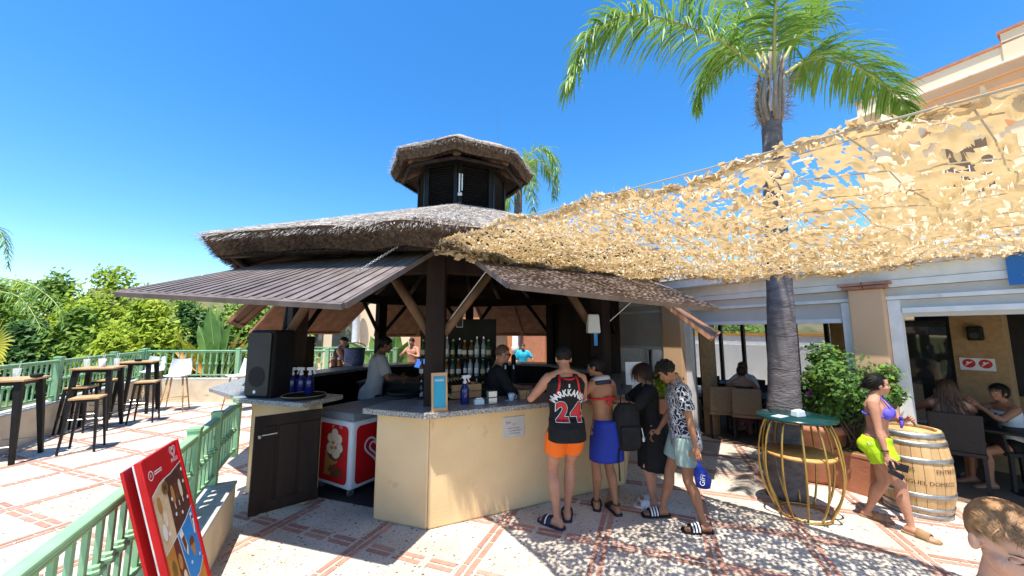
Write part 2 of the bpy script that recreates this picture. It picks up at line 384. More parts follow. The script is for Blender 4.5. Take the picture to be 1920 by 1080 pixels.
for i, (d, p, a) in enumerate(vis):
    if i < 290:
        o = link('brick', bme, ground); o.location = (p[0], p[1], -.005+random.uniform(-.0008, .0015)); o.rotation_euler = (0, 0, R_(a+random.uniform(-.8, .8)))
    else: rest.box((p[0], p[1], -.006), (bl, bw, .02), Matrix.Rotation(R_(a), 3, 'Z'))
stuff(rest.build('brick_band', 'brick', ground))

# hills far away
hm = MB(); HN = 60
for i in range(HN+1):
    x = -1500+i*(3000/HN); h = 150+18*math.sin(i*.33)+9*math.sin(i*1.1+1)+5*math.sin(i*2.7)
    hm.v += [(x, 1150+40*math.sin(i), -1), (x, 1320+30*math.sin(i*.7), h), (x, 1700, h*.6)]
    if i:
        b_ = (i-1)*3; hm.f += [(b_, b_+3, b_+4, b_+1), (b_+1, b_+4, b_+5, b_+2)]; hm.m += [0, 0]
struct(hm.build('hills', 'hill', None, True))

# ---------------------------------------------------------------- low walls and green railings
BALH = None
def baluster_mesh(h):
    mb = MB(); w_ = .03
    mb.box((0, 0, h/2), (w_, w_*.7, h))
    for z, r in ((.44, .030), (.48, .042), (.52, .030)):
        mb.lathe([(r*.55, z*h-.014), (r, z*h-.006), (r, z*h+.006), (r*.55, z*h+.014)], 8)
    return mb.mesh('baluster', 'greenpaint')
def railing(name, label, a, b, z0, ztop, spacing, posts, postw=.1, group=None, fine=True):
    a = Vector((*a, z0)); b = Vector((*b, z0)); d = (b-a); Ln = d.length; d.normalize(); ang = math.atan2(d.y, d.x)
    t = thing(name, label, 'railing', a, ang, group); H = ztop-z0
    mb = MB(); mb.bar((0, 0, H-.03), (Ln, 0, H-.03), .07, .035); mb.bar((0, 0, H-.062), (Ln, 0, H-.062), .045, .03); mb.build('top_rail', 'greenpaint', t, bevel=.012, world=False)
    mb = MB().bar((0, 0, .09), (Ln, 0, .09), .04, .03); mb.build('bottom_rail', 'greenpaint', t, world=False)
    bm_ = baluster_mesh(H-.1-.06)
    s = spacing*.5
    while s < Ln:
        if all(abs(s-p) > postw*.6+.02 for p in posts):
            o = link('baluster', bm_, t); o.location = (s, 0, .1)
        s += spacing
    pm = MB().box((0, 0, H/2+.01), (postw, postw, H+.02)); pm.box((0, 0, H+.03), (postw*1.12, postw*1.12, .03)); pm = pm.mesh('post', 'greenpaint')
    for p in posts: o = link('post', pm, t, .006); o.location = (p, 0, 0)
    return t
def lowwall(name, label, poly, h, matw='plaster_low', cap=.02):
    n = len(poly); c = (sum(p[0] for p in poly)/n, sum(p[1] for p in poly)/n)
    t = thing(name, label, 'wall', (c[0], c[1], 0)); MB().prism(poly, -.05, h-.03).build('wall_body', matw, t)
    big = [(c[0]+(x-c[0])*(1+cap), c[1]+(y-c[1])*(1+cap)) for x, y in poly]
    MB().prism(big, h-.028, h).build('coping', 'plinth_top', t, bevel=.006); return t
nd = np.array([.44, -.898]); nl = np.array([-.898, -.44])     # near railing direction (towards camera) and its terrace side
P0 = np.array([-2.74, 3.87])
q = lambda t, s: tuple(P0+nd*t+nl*s)
lowwall('low_wall', 'cream low wall with grey coping beside the open bar door', [q(0, 0), q(0, .36), q(5.2, .36), q(5.2, 0)], .42)
# short run from the bar corner
railing('green_railing', 'near green balustrade running past the red price board', q(-.95, .2), q(4.6, .2), .42, 1.07, .118, [.02, .93, 1.62, 2.45, 4.2], .085)
FL = [(-8.03-.2, 6.06), (-10.15, 10.28)]
lowwall('low_wall', 'cream low wall along the left edge of the terrace behind the tables', [(-6.7, 3.39), (-10.09, 10.22), (-10.5, 10.6), (-7.0, 3.3)], .6, cap=.0)
lowwall('low_wall', 'cream low wall closing the far side of the terrace', [(-10.07, 10.26), (-3.2, 10.5), (-3.2, 10.85), (-10.4, 10.62)], .62, cap=.0)
railing('green_railing', 'green balustrade on the left terrace wall behind the drinks tables', (-6.85, 3.35), (-10.25, 10.42), .6, 1.38, .14, [.05, 2.2, 4.3, 6.3, 7.8], .11)
railing('green_railing', 'pale green balustrade at the far end of the terrace behind the white stools', (-10.22, 10.44), (-3.3, 10.68), .62, 1.40, .17, [.03, 2.55, 5.0, 6.9], .11)

# ---------------------------------------------------------------- restaurant facade on the right
fd = np.array([-.5, .866, 0]); fn = np.array([.866, .5, 0]); FP = np.array([4.93, 4.42, 0])
def fs(px, py=600): return float(np.dot(onplane(px, py, FP, fn)-FP, fd))
def fz(px, py): return float(onplane(px, py, FP, fn)[2])
def fw(s, z, d=0.): return Vector((FP+fd*s+fn*d+np.array([0, 0, z])).tolist())
rest_t = thing('restaurant_building', 'low restaurant front with peach pillars, white beams and lowered blinds', 'building', (float(FP[0]), float(FP[1]), 0))
def fbox(mb, s0, s1, z0, z1, d0, d1, mi=0):
    V = [fw(s, z, d) for z in (z0, z1) for s, d in ((s0, d0), (s1, d0), (s1, d1), (s0, d1))]
    return mb.add(V, [(0, 3, 2, 1), (4, 5, 6, 7), (0, 1, 5, 4), (1, 2, 6, 5), (2, 3, 7, 6), (3, 0, 4, 7)], mi)
def fpart(name, m, *bx, parent=None, bevel=0.):
    mb = MB()
    for b_ in bx: fbox(mb, *b_)
    return mb.build(name, m, parent or rest_t, bevel=bevel)
c1a, c1b = fs(1663, 560), fs(1598, 560); c2a, c2b = fs(1289, 700), fs(1251, 640)
SEND = 7.5; S0 = -4.5
zop = fz(1686, 602); zgr = fz(1667, 526); z2 = fz(1663, 563); zcap = fz(1663, 541); zfas = fz(1665, 502); zl3 = fz(1560, 606)
cols = [(c1a, c1b), (c2a, c2b), (c2b+2.6, c2b+3.0), (-3.0, -2.6)]
for a, b_ in cols:
    p = fpart('column', 'peach', (a, b_, 0, zcap, -.14, .3), bevel=.012)
    for r_, off in ((0, 0.), (1, .035)):     # two courses of capping bricks
        n = 2; wd = (b_-a+.1+off*2)/n
        for i in range(n): fpart('brick', 'brick', (a-.05-off+i*wd+.006, a-.05-off+(i+1)*wd-.006, zcap+.002+r_*.045, zcap+.04+r_*.045, -.19-off, .28), parent=p)
fpart('fascia', 'white', (S0, SEND, zgr-.09, zgr-.004, -.075, .1), (S0, SEND, zgr+.002, zfas, -.06, .1))
fpart('roof_edge', 'white', (S0, SEND, zfas+.004, zfas+.14, -.36, .2), (S0, SEND, zfas+.146, zfas+.26, -.44, .2))
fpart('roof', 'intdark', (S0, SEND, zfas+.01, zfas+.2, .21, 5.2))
fpart('roof_deck', 'peachlight', (S0, SEND, zfas+.205, zfas+.3, .21, 5.2))
bays = [(c1b, c2a, zl3), (S0+1.5, c1a, zop), (c2b, c2b+2.6, fz(1225, 655)), (c2b+3.0, SEND, 1.6)]
for i, (a, b_, zo) in enumerate(bays):
    fpart('blind_box', 'blind', (a, b_, z2+.03, zgr-.095, -.02, .06))
    fpart('beam', 'white', (a, b_, z2-.0, z2+.045, -.045, .08))
    fpart('blind', 'blind', (a, b_, zo+.05, z2-.004, .012, .03))
    fpart('beam', 'white', (a+.13, b_-.13, zo+(.10 if i == 1 else 0), zo+.06+(.10 if i == 1 else 0), -.03, .05))
    for s_ in (a, b_-.12): fpart('frame_upright', 'white', (s_+.004, s_+.116, 0, z2-.006, -.035, .07))
# interior of the restaurant
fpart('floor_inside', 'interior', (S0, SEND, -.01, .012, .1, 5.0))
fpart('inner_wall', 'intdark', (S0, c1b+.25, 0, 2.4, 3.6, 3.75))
def fsd(px, py, d): return float(np.dot(onplane(px, py, FP+fn*d, fn)-FP, fd))
fpart('inner_pillar', 'sandstone', (fsd(1890, 680, 1.9), fsd(1790, 680, 1.9), 0, 2.6, 1.9, 2.3))
fpart('inner_pillar', 'sandstone', (c2a-.3, c2a-.12, 0, 2.6, .25, .45))
fpart('inner_pillar', 'sandstone', (c1b+.75, c1b+1.2, 0, 2.6, 2.6, 3.0))
fpart('inner_window', 'winglass', (fsd(1785, 700, 3.4), fsd(1690, 700, 3.4), .95, 2.1, 3.4, 3.44))
fpart('inner_wainscot', 'sandstone', (S0, c1a+.4, .0, .9, 3.3, 3.38))
# glazed rear wall of the left bay: dark mullions, frosted lower panes, daylight behind
wy = 4.0; s_a, s_b = c1b+.5, SEND
sp = .62; k = 0; s_ = s_a
while s_ < s_b:
    fpart('mullion', 'intdark', (s_, s_+.07, 0, 2.55, wy, wy+.1))
    fpart('pane', 'frosted', (s_+.072, s_+sp-.002, .55, 1.55, wy+.04, wy+.05)); fpart('pane', 'clear', (s_+.072, s_+sp-.002, 1.56, 2.4, wy+.04, wy+.05))
    s_ += sp
fpart('sill', 'intdark', (s_a, s_b, .3, .54, wy, wy+.12))
mb = MB(); Mx = frame(fw(c1b+2.2, 1.5, wy-.004), fd*-1, (0, 0, 1)); put_text(mb, 'DON CARANI', .14, Mx, mirror=True); mb.build('lettering', 'white', rest_t)
fpart('end_wall', 'white', (SEND-.01, SEND+.12, 0, zfas, .1, 5.1))
# pale wall and hedge out behind the glazing
wl = thing('garden_wall', 'bright white garden wall seen through the restaurant glazing', 'wall', tuple(fw(4, 0, 8)))
mb = MB(); fbox(mb, 0.2, 12, 0, 1.75, 8.0, 8.2); mb.build('wall_body', 'white', wl); mb = MB(); fbox(mb, 0.2, 12, 1.752, 1.84, 7.95, 8.25); mb.build('coping', 'printorange', wl)
# blue sign at the right end
sg = fs(1893, 515); st = thing('blue_sign', 'blue sign with white letter on the restaurant fascia at right edge', 'sign', tuple(fw(sg-.6, fz(1893, 530), -.1)))
mb = MB(); fbox(mb, sg-1.2, sg, fz(1893, 536), fz(1893, 476), -.11, -.085); mb.build('board', 'bluesign', st)
mb = MB(); put_text(mb, 'D', .095, frame(fw(sg-.13, fz(1915, 523), -.1125), fd*-1, (0, 0, 1)), bold=.002); mb.build('lettering', 'white', st)
# red prohibition notice and speaker on the inner pillar
ps = fs(1880)-.55
def pl_at(px, py): return onplane(px, py, FP+fn*1.9, fn)
pn = pl_at(1833, 683); pv = Vector(pn.tolist())-Vector((fn*.012).tolist())
nt_ = thing('notice', 'small white notice with two red round symbols on the tan pillar', 'sign', tuple(pv)); Mx = frame(pv, fd*-1, (0, 0, 1))
MB().prism([(-.16, -.085), (.16, -.085), (.16, .085), (-.16, .085)], 0, .006, Mx).build('panel', 'white', nt_)
mb = MB()
for x in (-.075, .075): blob2d(mb, circ(x, .01, .062), Mx, .0075); 
mb.build('symbol', 'red', nt_); mb = MB()
for x in (-.075, .075):
    ribbon2d(mb, [(x-.035, -.02), (x+.03, .035)], .012, Mx, .009, close=False); blob2d(mb, circ(x-.01, .022, .015, n=8), Mx, .009)
mb.build('pictogram', 'white', nt_)
pv = Vector(pl_at(1830, 625).tolist())
spk = thing('wall_speaker', 'small black speaker box high on the tan pillar inside restaurant', 'speaker', tuple(pv)); Mx = frame(pv, fd*-1, (0, 0, 1))
MB().prism([(-.07, -.1), (.07, -.1), (.07, .1), (-.07, .1)], -.03, .12, Mx).build('cabinet', 'black', spk, bevel=.02); mb = MB(); blob2d(mb, circ(0, -.03, .045), Mx, .123); mb.build('cone', 'intdark', spk)

# ---------------------------------------------------------------- taller peach building behind
UP = FP+fn*5.4
def uw(s, z, d=0.): return Vector((UP+fd*s+fn*d+np.array([0, 0, z])).tolist())
def uz(px, py): return float(onplane(px, py, UP, fn)[2])
def us(px, py): return float(np.dot(onplane(px, py, UP, fn)-UP, fd))
ub = thing('peach_building', 'tall peach building with cornice and stepped parapet above the net', 'building', tuple(uw(0, 0)))
def ubox(mb, s0, s1, z0, z1, d0, d1):
    V = [uw(s, z, d) for z in (z0, z1) for s, d in ((s0, d0), (s1, d0), (s1, d1), (s0, d1))]
    return mb.add(V, [(0, 3, 2, 1), (4, 5, 6, 7), (0, 1, 5, 4), (1, 2, 6, 5), (2, 3, 7, 6), (3, 0, 4, 7)])
def upart(name, m, *bx, parent=None):
    mb = MB()
    for b_ in bx: ubox(mb, *b_)
    return mb.build(name, m, parent or ub)
ue = us(1606, 200); zp = uz(1743, 142); zc = uz(1747, 177); us0 = -9; pl_ = us(1879, 86)
upart('wall', 'peachlight', (us0, ue, 0, zc, 0, 7)); upart('parapet', 'peachlight', (us0, ue, zc+.004, zp, -.02, .3))
upart('parapet_coping', 'terracotta', (us0, ue+.03, zp+.003, zp+.05, -.06, .34))
upart('parapet_pillar', 'peachlight', (pl_-.4, pl_, zc+.03, zp+.24, -.06, .36)); upart('pillar_coping', 'terracotta', (pl_-.44, pl_+.04, zp+.243, zp+.29, -.1, .4))
upart('cornice', 'white', (us0, ue+.16, zc-.03, zc+.0, -.3, -.003)); upart('cornice_mould', 'peach', (us0, ue+.12, zc-.22, zc-.034, -.24, -.003), (us0, ue+.06, zc-.4, zc-.224, -.15, -.003))
for i in range(6):
    s_ = ue-1.6-i*1.9; zt = zc-1.1
    a = upart('window', 'interior', (s_-.32, s_+.32, zt-1.3, zt-.2, -.006, .02)); upart('grille', 'white', *[(s_-.32+j*.1, s_-.305+j*.1, zt-1.3, zt-.7, -.03, -.01) for j in range(7)], parent=a)
    mb = MB(); P = circ(0, 0, .62, n=20, a0=0, a1=PI)+[(-.62, 0)]; Q = [(x*.8, y*.8) for x, y in P]; Mx = frame(uw(s_, zt-.1, -.02), fd*-1, (0, 0, 1))
    ribbon2d(mb, [(x*.9, y*.9) for x, y in P], .14, Mx, .03, close=False); mb.build('arch', 'orangewall', a)

# ---------------------------------------------------------------- houses seen through the bar
def house(name, label, px0, px1, Y, wallm, ztop, feats):
    a = at(px0, 640, Y=Y); b_ = at(px1, 640, Y=Y); t = thing(name, label, 'building', (float((a[0]+b_[0])/2), Y, 0))
    MB().box(((a[0]+b_[0])/2, Y+2, ztop/2), (b_[0]-a[0], 4, ztop)).build('wall', wallm, t)
    MB().box(((a[0]+b_[0])/2, Y+1.9, ztop+.06), (b_[0]-a[0]+.4, 4.5, .12)).build('eave', 'terracotta', t)
    return t, a[0], b_[0]
h1, xa, xb = house('villa', 'peach villa with white columns and green balcony rail beyond the bar', 520, 830, 17.5, 'peachlight', 4.6, None)
for px in (574, 668): X = at(px, 640, Y=17.1)[0]; MB().lathe([(.2, 0), (.17, .1), (.16, 3.4), (.22, 3.5)], 14, (X, 17.0, 0)).build('column', 'white', h1, True)
for px in (585, 640, 725): X = at(px, 640, Y=17.4)[0]; p = MB().box((X, 17.46, 1.7), (.9, .1, 1.9)).build('window', 'winglass', h1); MB().box((X, 17.42, 2.7), (1.1, .12, .08)).build('lintel', 'white', p)
X0, X1 = at(560, 640, Y=16.4)[0], at(745, 640, Y=16.4)[0]
vr = railing('green_railing', 'pale balcony balustrade in front of the peach villa', (X0, 16.4), (X1, 16.4), .25, 1.25, .16, [.02, (X1-X0)/2, X1-X0], .1)
MB().box(((X0+X1)/2, 16.45, .12), (X1-X0+.3, .4, .26)).build('balcony_base', 'white', h1)
h2, xa, xb = house('orange_house', 'low orange house with brown doorway behind the beer taps', 770, 1060, 13.5, 'orangewall', 3.6, None)
for px in (790, 1000): X = at(px, 660, Y=13.4)[0]; p = MB().box((X, 13.46, 1.05), (.85, .1, 2.1)).build('door', 'terracotta', h2); MB().box((X-.3, 13.39, 1.0), (.05, .05, .14)).build('handle', 'steel', p)
X = at(937, 660, Y=13.4)[0]; MB().box((X, 13.47, 1.5), (.5, .08, .6)).build('window', 'interior', h2)
X = at(966, 660, Y=12.6)[0]
pip = MB(); pip.lathe([(.11, 0), (.11, 1.2), (.13, 1.22), (.13, 1.4), (.1, 1.42), (.1, 2.6)], 12, (X, 12.6, 0)); one(pip, 'drain_pipe', 'blind', 'pale grey standpipe in front of the orange house', 'pipe', smooth=True)
# ---------------------------------------------------------------- thatched octagonal bar
KANG = R_(25.5+67.5+180); KR = 3.24
def kc(k, r=KR, z=0.): a = KANG+k*PI/4; return Vector((KC[0]+r*math.cos(a), KC[1]+r*math.sin(a), z))
def kn(k): a = KANG+(k+.5)*PI/4; return Vector((math.cos(a), math.sin(a), 0))
kiosk = thing('thatched_bar', 'octagonal open bar with thatched roof, dark timber flaps and plastered counter', 'kiosk', (KC[0], KC[1], 0))
kp = lambda mb, name, m, parent=None, **k: mb.build(name, m, parent or kiosk, **k)
CW = 1.06; CT = 1.12
def wallseg(k, t0, t1, th=.2, h=CW, r=KR, in0=0., in1=0.):
    a, b = kc(k, r), kc(k+1, r); d = (b-a); n = kn(k); p, q_ = a+d*t0, a+d*t1; u = d.normalized()
    return [(p.x, p.y), (q_.x, q_.y), (q_.x-n.x*th-u.x*in1, q_.y-n.y*th-u.y*in1), (p.x-n.x*th+u.x*in0, p.y-n.y*th+u.y*in0)]
ins = .2*math.tan(PI/8)
tA = 1-.64/2.48; tZ = .9/2.48
kp(MB().prism(wallseg(0, 0, 1, in0=ins, in1=ins), 0, CW), 'counter_wall', 'plaster', bevel=.02)
kp(MB().prism(wallseg(7, tA, 1, in1=ins), 0, CW), 'counter_wall', 'plaster', bevel=.02)
kp(MB().prism(wallseg(7, 0, tZ, in0=ins), 0, CW), 'counter_wall', 'plaster', bevel=.015)
for k in (1, 2, 3, 4, 5, 6): kp(MB().prism(wallseg(k, 0, 1, in0=ins, in1=ins), 0, CW), 'counter_wall', 'plaster' if k in (1, 6) else 'darkwood')
# granite slabs
ov = .13; ir = .42
def slab(poly, nm='counter_slab'): return kp(MB().prism([(p[0], p[1]) for p in poly], CW+.003, CT), nm, 'granite', bevel=.008)
A_, B_ = kc(0, KR+ov*1.08), kc(1, KR+ov*1.08); Ai, Bi = kc(0, KR-.5), kc(1, KR-.5)
a7, b7 = kc(7), kc(8); d7 = b7-a7; n7 = kn(7); pj = a7+d7*(tA-.03)
slab([A_, B_, Bi, Ai]); slab([pj+n7*ov, A_+Vector((-.002, 0, 0)), Ai+Vector((-.002, 0, 0)), pj-n7*.46])
pz = a7+d7*(tZ+.02); Zc = kc(7, KR+ov); Zi = kc(7, KR-.5); Lx = at(388, 727, CT)
n6 = kn(6); g6 = kc(6)
slab([Zc+(Zc-kc(7)).normalized()*.05, pz+n7*ov, pz-n7*.46, Zi]); slab([g6+n6*.5, Vector((Lx[0]+.03, Lx[1], 0)), Zc+Vector((-.003, .004, 0)), Zi+Vector((-.003, .002, 0)), kc(6, KR-.5)])
for k in (1, 2, 3, 4, 5): slab([kc(k, KR+ov*1.08-.001*k), kc(k+1, KR+ov*1.08-.001*k), kc(k+1, KR-.5), kc(k, KR-.5)])
# floor of the bar, back counter, partitions
kp(MB().prism([(kc(k, KR-.22).x, kc(k, KR-.22).y) for k in range(8)], .004, .012), 'bar_floor', 'intdark')
a, b = kc(2, 3.02), kc(3, 3.02); kp(MB().bar(a+Vector((0, 0, 1.9)), b+Vector((0, 0, 1.9)), .08, 1.55), 'partition', 'darkwood')
# posts, collars and braces
PR = 2.95
for k in range(8):
    p = kc(k, PR if k != 7 else 2.8); a = KANG+k*PI/4
    kp(MB().box((p.x, p.y, 1.94), (.2, .2, 1.64), Matrix.Rotation(a, 3, 'Z')), 'post', 'darkwood', bevel=.008)
for k in range(8):
    a, b = kc(k, PR, 2.66), kc(k+1, PR, 2.66); u = (b-a).normalized()
    kp(MB().bar(a-Vector((0, 0, 0)), b, .16, .2), 'ring_beam', 'darkwood')
    if k in (2,): continue
    for e, s in ((a, 1), (b, -1)):
        q0 = e+u*s*.08+Vector((0, 0, -.78)); q1 = e+u*s*.62+Vector((0, 0, -.08)); near = k in (0, 7)
        kp(MB().tube([q0, q1], .055 if near else .045, 10), 'brace', 'polewood' if near else 'blackwood', smooth=True)
# ceiling boards and rafters under the thatch
def ring_at(r, z): return [kc(k, r, z) for k in range(8)]
EZ = {0: .0, 7: .12, 6: .06, 1: -.02}
RE, ZE, RT, ZT = 3.88, 2.89, .92, 4.06
def roofpt(k, r): f = (RE-r)/(RE-RT); z = ZE+EZ.get(k % 8, 0)*(1-f)+(ZT-ZE)*f; return kc(k, r, z)
for k in range(8):
    for f in (0., .33, .67):
        p0 = roofpt(k, RE-.2).lerp(roofpt(k+1, RE-.2), f)-Vector((0, 0, .27)); p1 = roofpt(k, RT).lerp(roofpt(k+1, RT), f)-Vector((0, 0, .30))
        kp(MB().tube([p0, p1], .055, 8), 'rafter', 'darkwood', smooth=True)
    q0, q1 = roofpt(k, RE-.3)-Vector((0, 0, .3)), roofpt(k+1, RE-.3)-Vector((0, 0, .3)); kp(MB().tube([q0, q1], .04, 8), 'eave_pole', 'darkwood', smooth=True)
TH = .2
mb = MB()
def wob(p, amp): return Vector((p.x+amp*math.sin(p.y*9+p.z*5), p.y+amp*math.sin(p.x*8+1), p.z+amp*.8*(math.sin(p.x*6.3+2)+math.sin(p.y*7.1)+math.sin((p.x+p.y)*15)*.5)))
for k in range(8):      # subdivided thatch bed, top, lip and underside
    NU, NV = 14, 12; g = []
    for j in range(NV+1):
        r = RE+(RT-RE)*j/NV
        row = [wob(roofpt(k, r).lerp(roofpt(k+1, r), i/NU), .018) for i in range(NU+1)]; g.append(row)
    for j in range(NV):
        for i in range(NU): mb.add([g[j][i], g[j][i+1], g[j+1][i+1], g[j+1][i]], [(0, 1, 2, 3)])
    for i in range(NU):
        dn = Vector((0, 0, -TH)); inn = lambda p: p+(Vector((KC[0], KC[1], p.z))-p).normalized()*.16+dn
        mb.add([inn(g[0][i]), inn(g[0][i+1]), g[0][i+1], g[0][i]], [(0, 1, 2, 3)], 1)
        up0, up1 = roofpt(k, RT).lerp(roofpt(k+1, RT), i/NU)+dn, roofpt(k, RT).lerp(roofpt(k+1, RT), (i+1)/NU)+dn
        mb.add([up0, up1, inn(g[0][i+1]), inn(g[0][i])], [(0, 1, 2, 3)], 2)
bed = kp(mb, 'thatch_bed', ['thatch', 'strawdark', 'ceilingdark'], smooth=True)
def blades(roof, re, rt, n_top, n_lip, th, ln, wd, seed):
    g = np.random.default_rng(seed); out_t = []; out_d = []
    for kind, n in (('top', n_top), ('lip', n_lip)):
        kf = g.random(n)*8; k = kf.astype(int); f = kf-k
        r = np.sqrt(g.random(n)*(re*re-rt*rt)+rt*rt) if kind == 'top' else re-g.random(n)*.05
        P = np.zeros((n, 3)); D = np.zeros((n, 3)); T = np.zeros((n, 3))
        for kk in range(8):
            m_ = k == kk
            if not m_.any(): continue
            a0, b0, a1, b1 = [np.array(x) for x in (roof(kk, re), roof(kk+1, re), roof(kk, rt), roof(kk+1, rt))]
            ff = f[m_][:, None]; h = ((re-r[m_])/(re-rt))[:, None]
            lo = a0+(b0-a0)*ff; hi = a1+(b1-a1)*ff; P[m_] = lo+(hi-lo)*h
            D[m_] = unit(np.array(lo-hi)); T[m_] = unit((b0-a0))[None]
        Nn = unit(np.cross(T, D)); Nn[Nn[:, 2] < 0] *= -1
        L_ = ln*(.5+g.random(n)); W_ = wd*(.6+.8*g.random(n))
        if kind == 'top':
            dr = unit(D+T*g.normal(0, .28, n)[:, None]+Nn*(.05+.2*g.random(n)**1.5)[:, None]); base = P-dr*(L_*.5)[:, None]+Nn*(.012+.02*g.random(n))[:, None]
        else:
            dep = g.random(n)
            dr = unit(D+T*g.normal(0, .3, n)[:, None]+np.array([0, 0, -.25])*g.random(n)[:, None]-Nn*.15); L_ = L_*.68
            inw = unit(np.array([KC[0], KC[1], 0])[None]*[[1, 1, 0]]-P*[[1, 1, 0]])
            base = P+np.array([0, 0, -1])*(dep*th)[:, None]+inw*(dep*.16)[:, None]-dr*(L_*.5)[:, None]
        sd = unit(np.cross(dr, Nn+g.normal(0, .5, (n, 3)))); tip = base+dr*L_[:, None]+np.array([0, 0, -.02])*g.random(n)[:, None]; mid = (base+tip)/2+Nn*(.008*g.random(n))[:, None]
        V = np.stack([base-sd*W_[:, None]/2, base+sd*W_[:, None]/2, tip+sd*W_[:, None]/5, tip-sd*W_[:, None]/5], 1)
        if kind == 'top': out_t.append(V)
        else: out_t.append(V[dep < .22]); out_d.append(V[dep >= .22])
    return np.concatenate(out_t), np.concatenate(out_d)
t_, d_ = blades(roofpt, RE, RT, 66000, 24000, TH, .17, .0075, 1)
stuff(link('thatch_straw', quads_mesh('thatch_straw', t_-np.array([KC[0], KC[1], 0]), 'straw'), kiosk))
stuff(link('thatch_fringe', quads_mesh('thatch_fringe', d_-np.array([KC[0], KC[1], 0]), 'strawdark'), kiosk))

# cupola with louvred sides and its own thatch cap
CR = .84
for k in range(8):
    a, b = kc(k, CR, 0), kc(k+1, CR, 0); n = kn(k); u = (b-a).normalized(); L_ = (b-a).length
    z0, z1 = 3.9, 4.92
    pn_ = kp(MB().bar(a+Vector((0, 0, (z0+z1)/2))-n*.05, b+Vector((0, 0, (z0+z1)/2))-n*.05, .01, z1-z0), 'louvre_panel', 'blackwood')
    mb = MB()
    for e0, e1 in ((a+u*.0, a+u*.07), (b-u*.07, b)): mb.bar(e0+Vector((0, 0, (z0+z1)/2)), e1+Vector((0, 0, (z0+z1)/2)), .05, z1-z0)
    for zz in (z0+.05, z1-.04): mb.bar(a+u*.07+Vector((0, 0, zz)), b-u*.07+Vector((0, 0, zz)), .05, .08)
    kp(mb, 'louvre_frame', 'blackwood', pn_)
    NS = 19; mb = MB()
    for i in range(NS):
        zz = z0+.1+(z1-z0-.2)*(i+.5)/NS
        mb.bar(a+u*.07+Vector((0, 0, zz))-n*.01, b-u*.07+Vector((0, 0, zz))-n*.01, .045, .008, up=(n*.7+Vector((0, 0, .7))))
    kp(mb, 'louvre_slats', 'blackwood', pn_)
    kp(MB().tube([kc(k, .2, 5.40), kc(k, 1.2, 4.86)], .06, 8), 'cupola_rafter', 'polewood', smooth=True)
    q0, q1 = kc(k, 1.16, 4.80), kc(k+1, 1.16, 4.80); kp(MB().tube([q0, q1], .035, 8), 'cupola_pole', 'darkwood', smooth=True)
RE2, ZE2, RT2, ZT2 = 1.41, 5.02, .06, 5.75
def roof2(k, r): f = (RE2-r)/(RE2-RT2); return kc(k, r, ZE2+(ZT2-ZE2)*f+.05*math.sin(f*PI))
mb = MB()
for k in range(8):
    NU, NV = 6, 7
    g = [[wob(roof2(k, RE2+(RT2-RE2)*j/NV).lerp(roof2(k+1, RE2+(RT2-RE2)*j/NV), i/NU), .012) for i in range(NU+1)] for j in range(NV+1)]
    for j in range(NV):
        for i in range(NU): mb.add([g[j][i], g[j][i+1], g[j+1][i+1], g[j+1][i]], [(0, 1, 2, 3)])
    for i in range(NU):
        dn = Vector((0, 0, -.17)); inn = lambda p: p+(Vector((KC[0], KC[1], p.z))-p).normalized()*.1+dn
        mb.add([inn(g[0][i]), inn(g[0][i+1]), g[0][i+1], g[0][i]], [(0, 1, 2, 3)], 1)
        up0, up1 = kc(k, .3, 5.3), kc(k+1, .3, 5.3); mb.add([up0.lerp(up1, i/NU), up0.lerp(up1, (i+1)/NU), inn(g[0][i+1]), inn(g[0][i])], [(0, 1, 2, 3)], 1)
kp(mb, 'cupola_thatch_bed', ['thatch', 'strawdark'], smooth=True)
t_, d_ = blades(roof2, RE2, RT2, 11000, 9000, .17, .16, .008, 2)
stuff(link('cupola_straw', quads_mesh('cupola_straw', t_-np.array([KC[0], KC[1], 0]), 'straw'), kiosk))
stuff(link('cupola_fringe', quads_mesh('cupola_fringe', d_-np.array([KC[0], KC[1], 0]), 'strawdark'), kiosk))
mb = MB(); mb.lathe([(.05, 5.65), (.04, 5.75), (.015, 5.83)], 8, (KC[0], KC[1], 0)); mb.tube([(KC[0]-.02, KC[1], 5.73), (KC[0]-.07, KC[1], 5.83)], .01, 5); mb.tube([(KC[0], KC[1], 5.73), (KC[0]+.08, KC[1], 5.81)], .012, 5); kp(mb, 'finial', 'polewood')
# white latch bars on the cupola corner
e = kc(0, CR+.02, 0); mb = MB(); mb.box((e.x+.035, e.y-.03, 4.45), (.022, .03, .36)); mb.box((e.x+.08, e.y-.02, 4.48), (.018, .03, .3)); mb.box((e.x+.045, e.y-.03, 4.26), (.07, .03, .05)); kp(mb, 'latch', 'white')
mb = MB(); c_ = kc(1, .5, 4.9); mb.tube([c_+Vector((.35, .3, 0)), c_+Vector((.33, .3, 1.5))], .006, 5); kp(mb, 'aerial', 'steel')

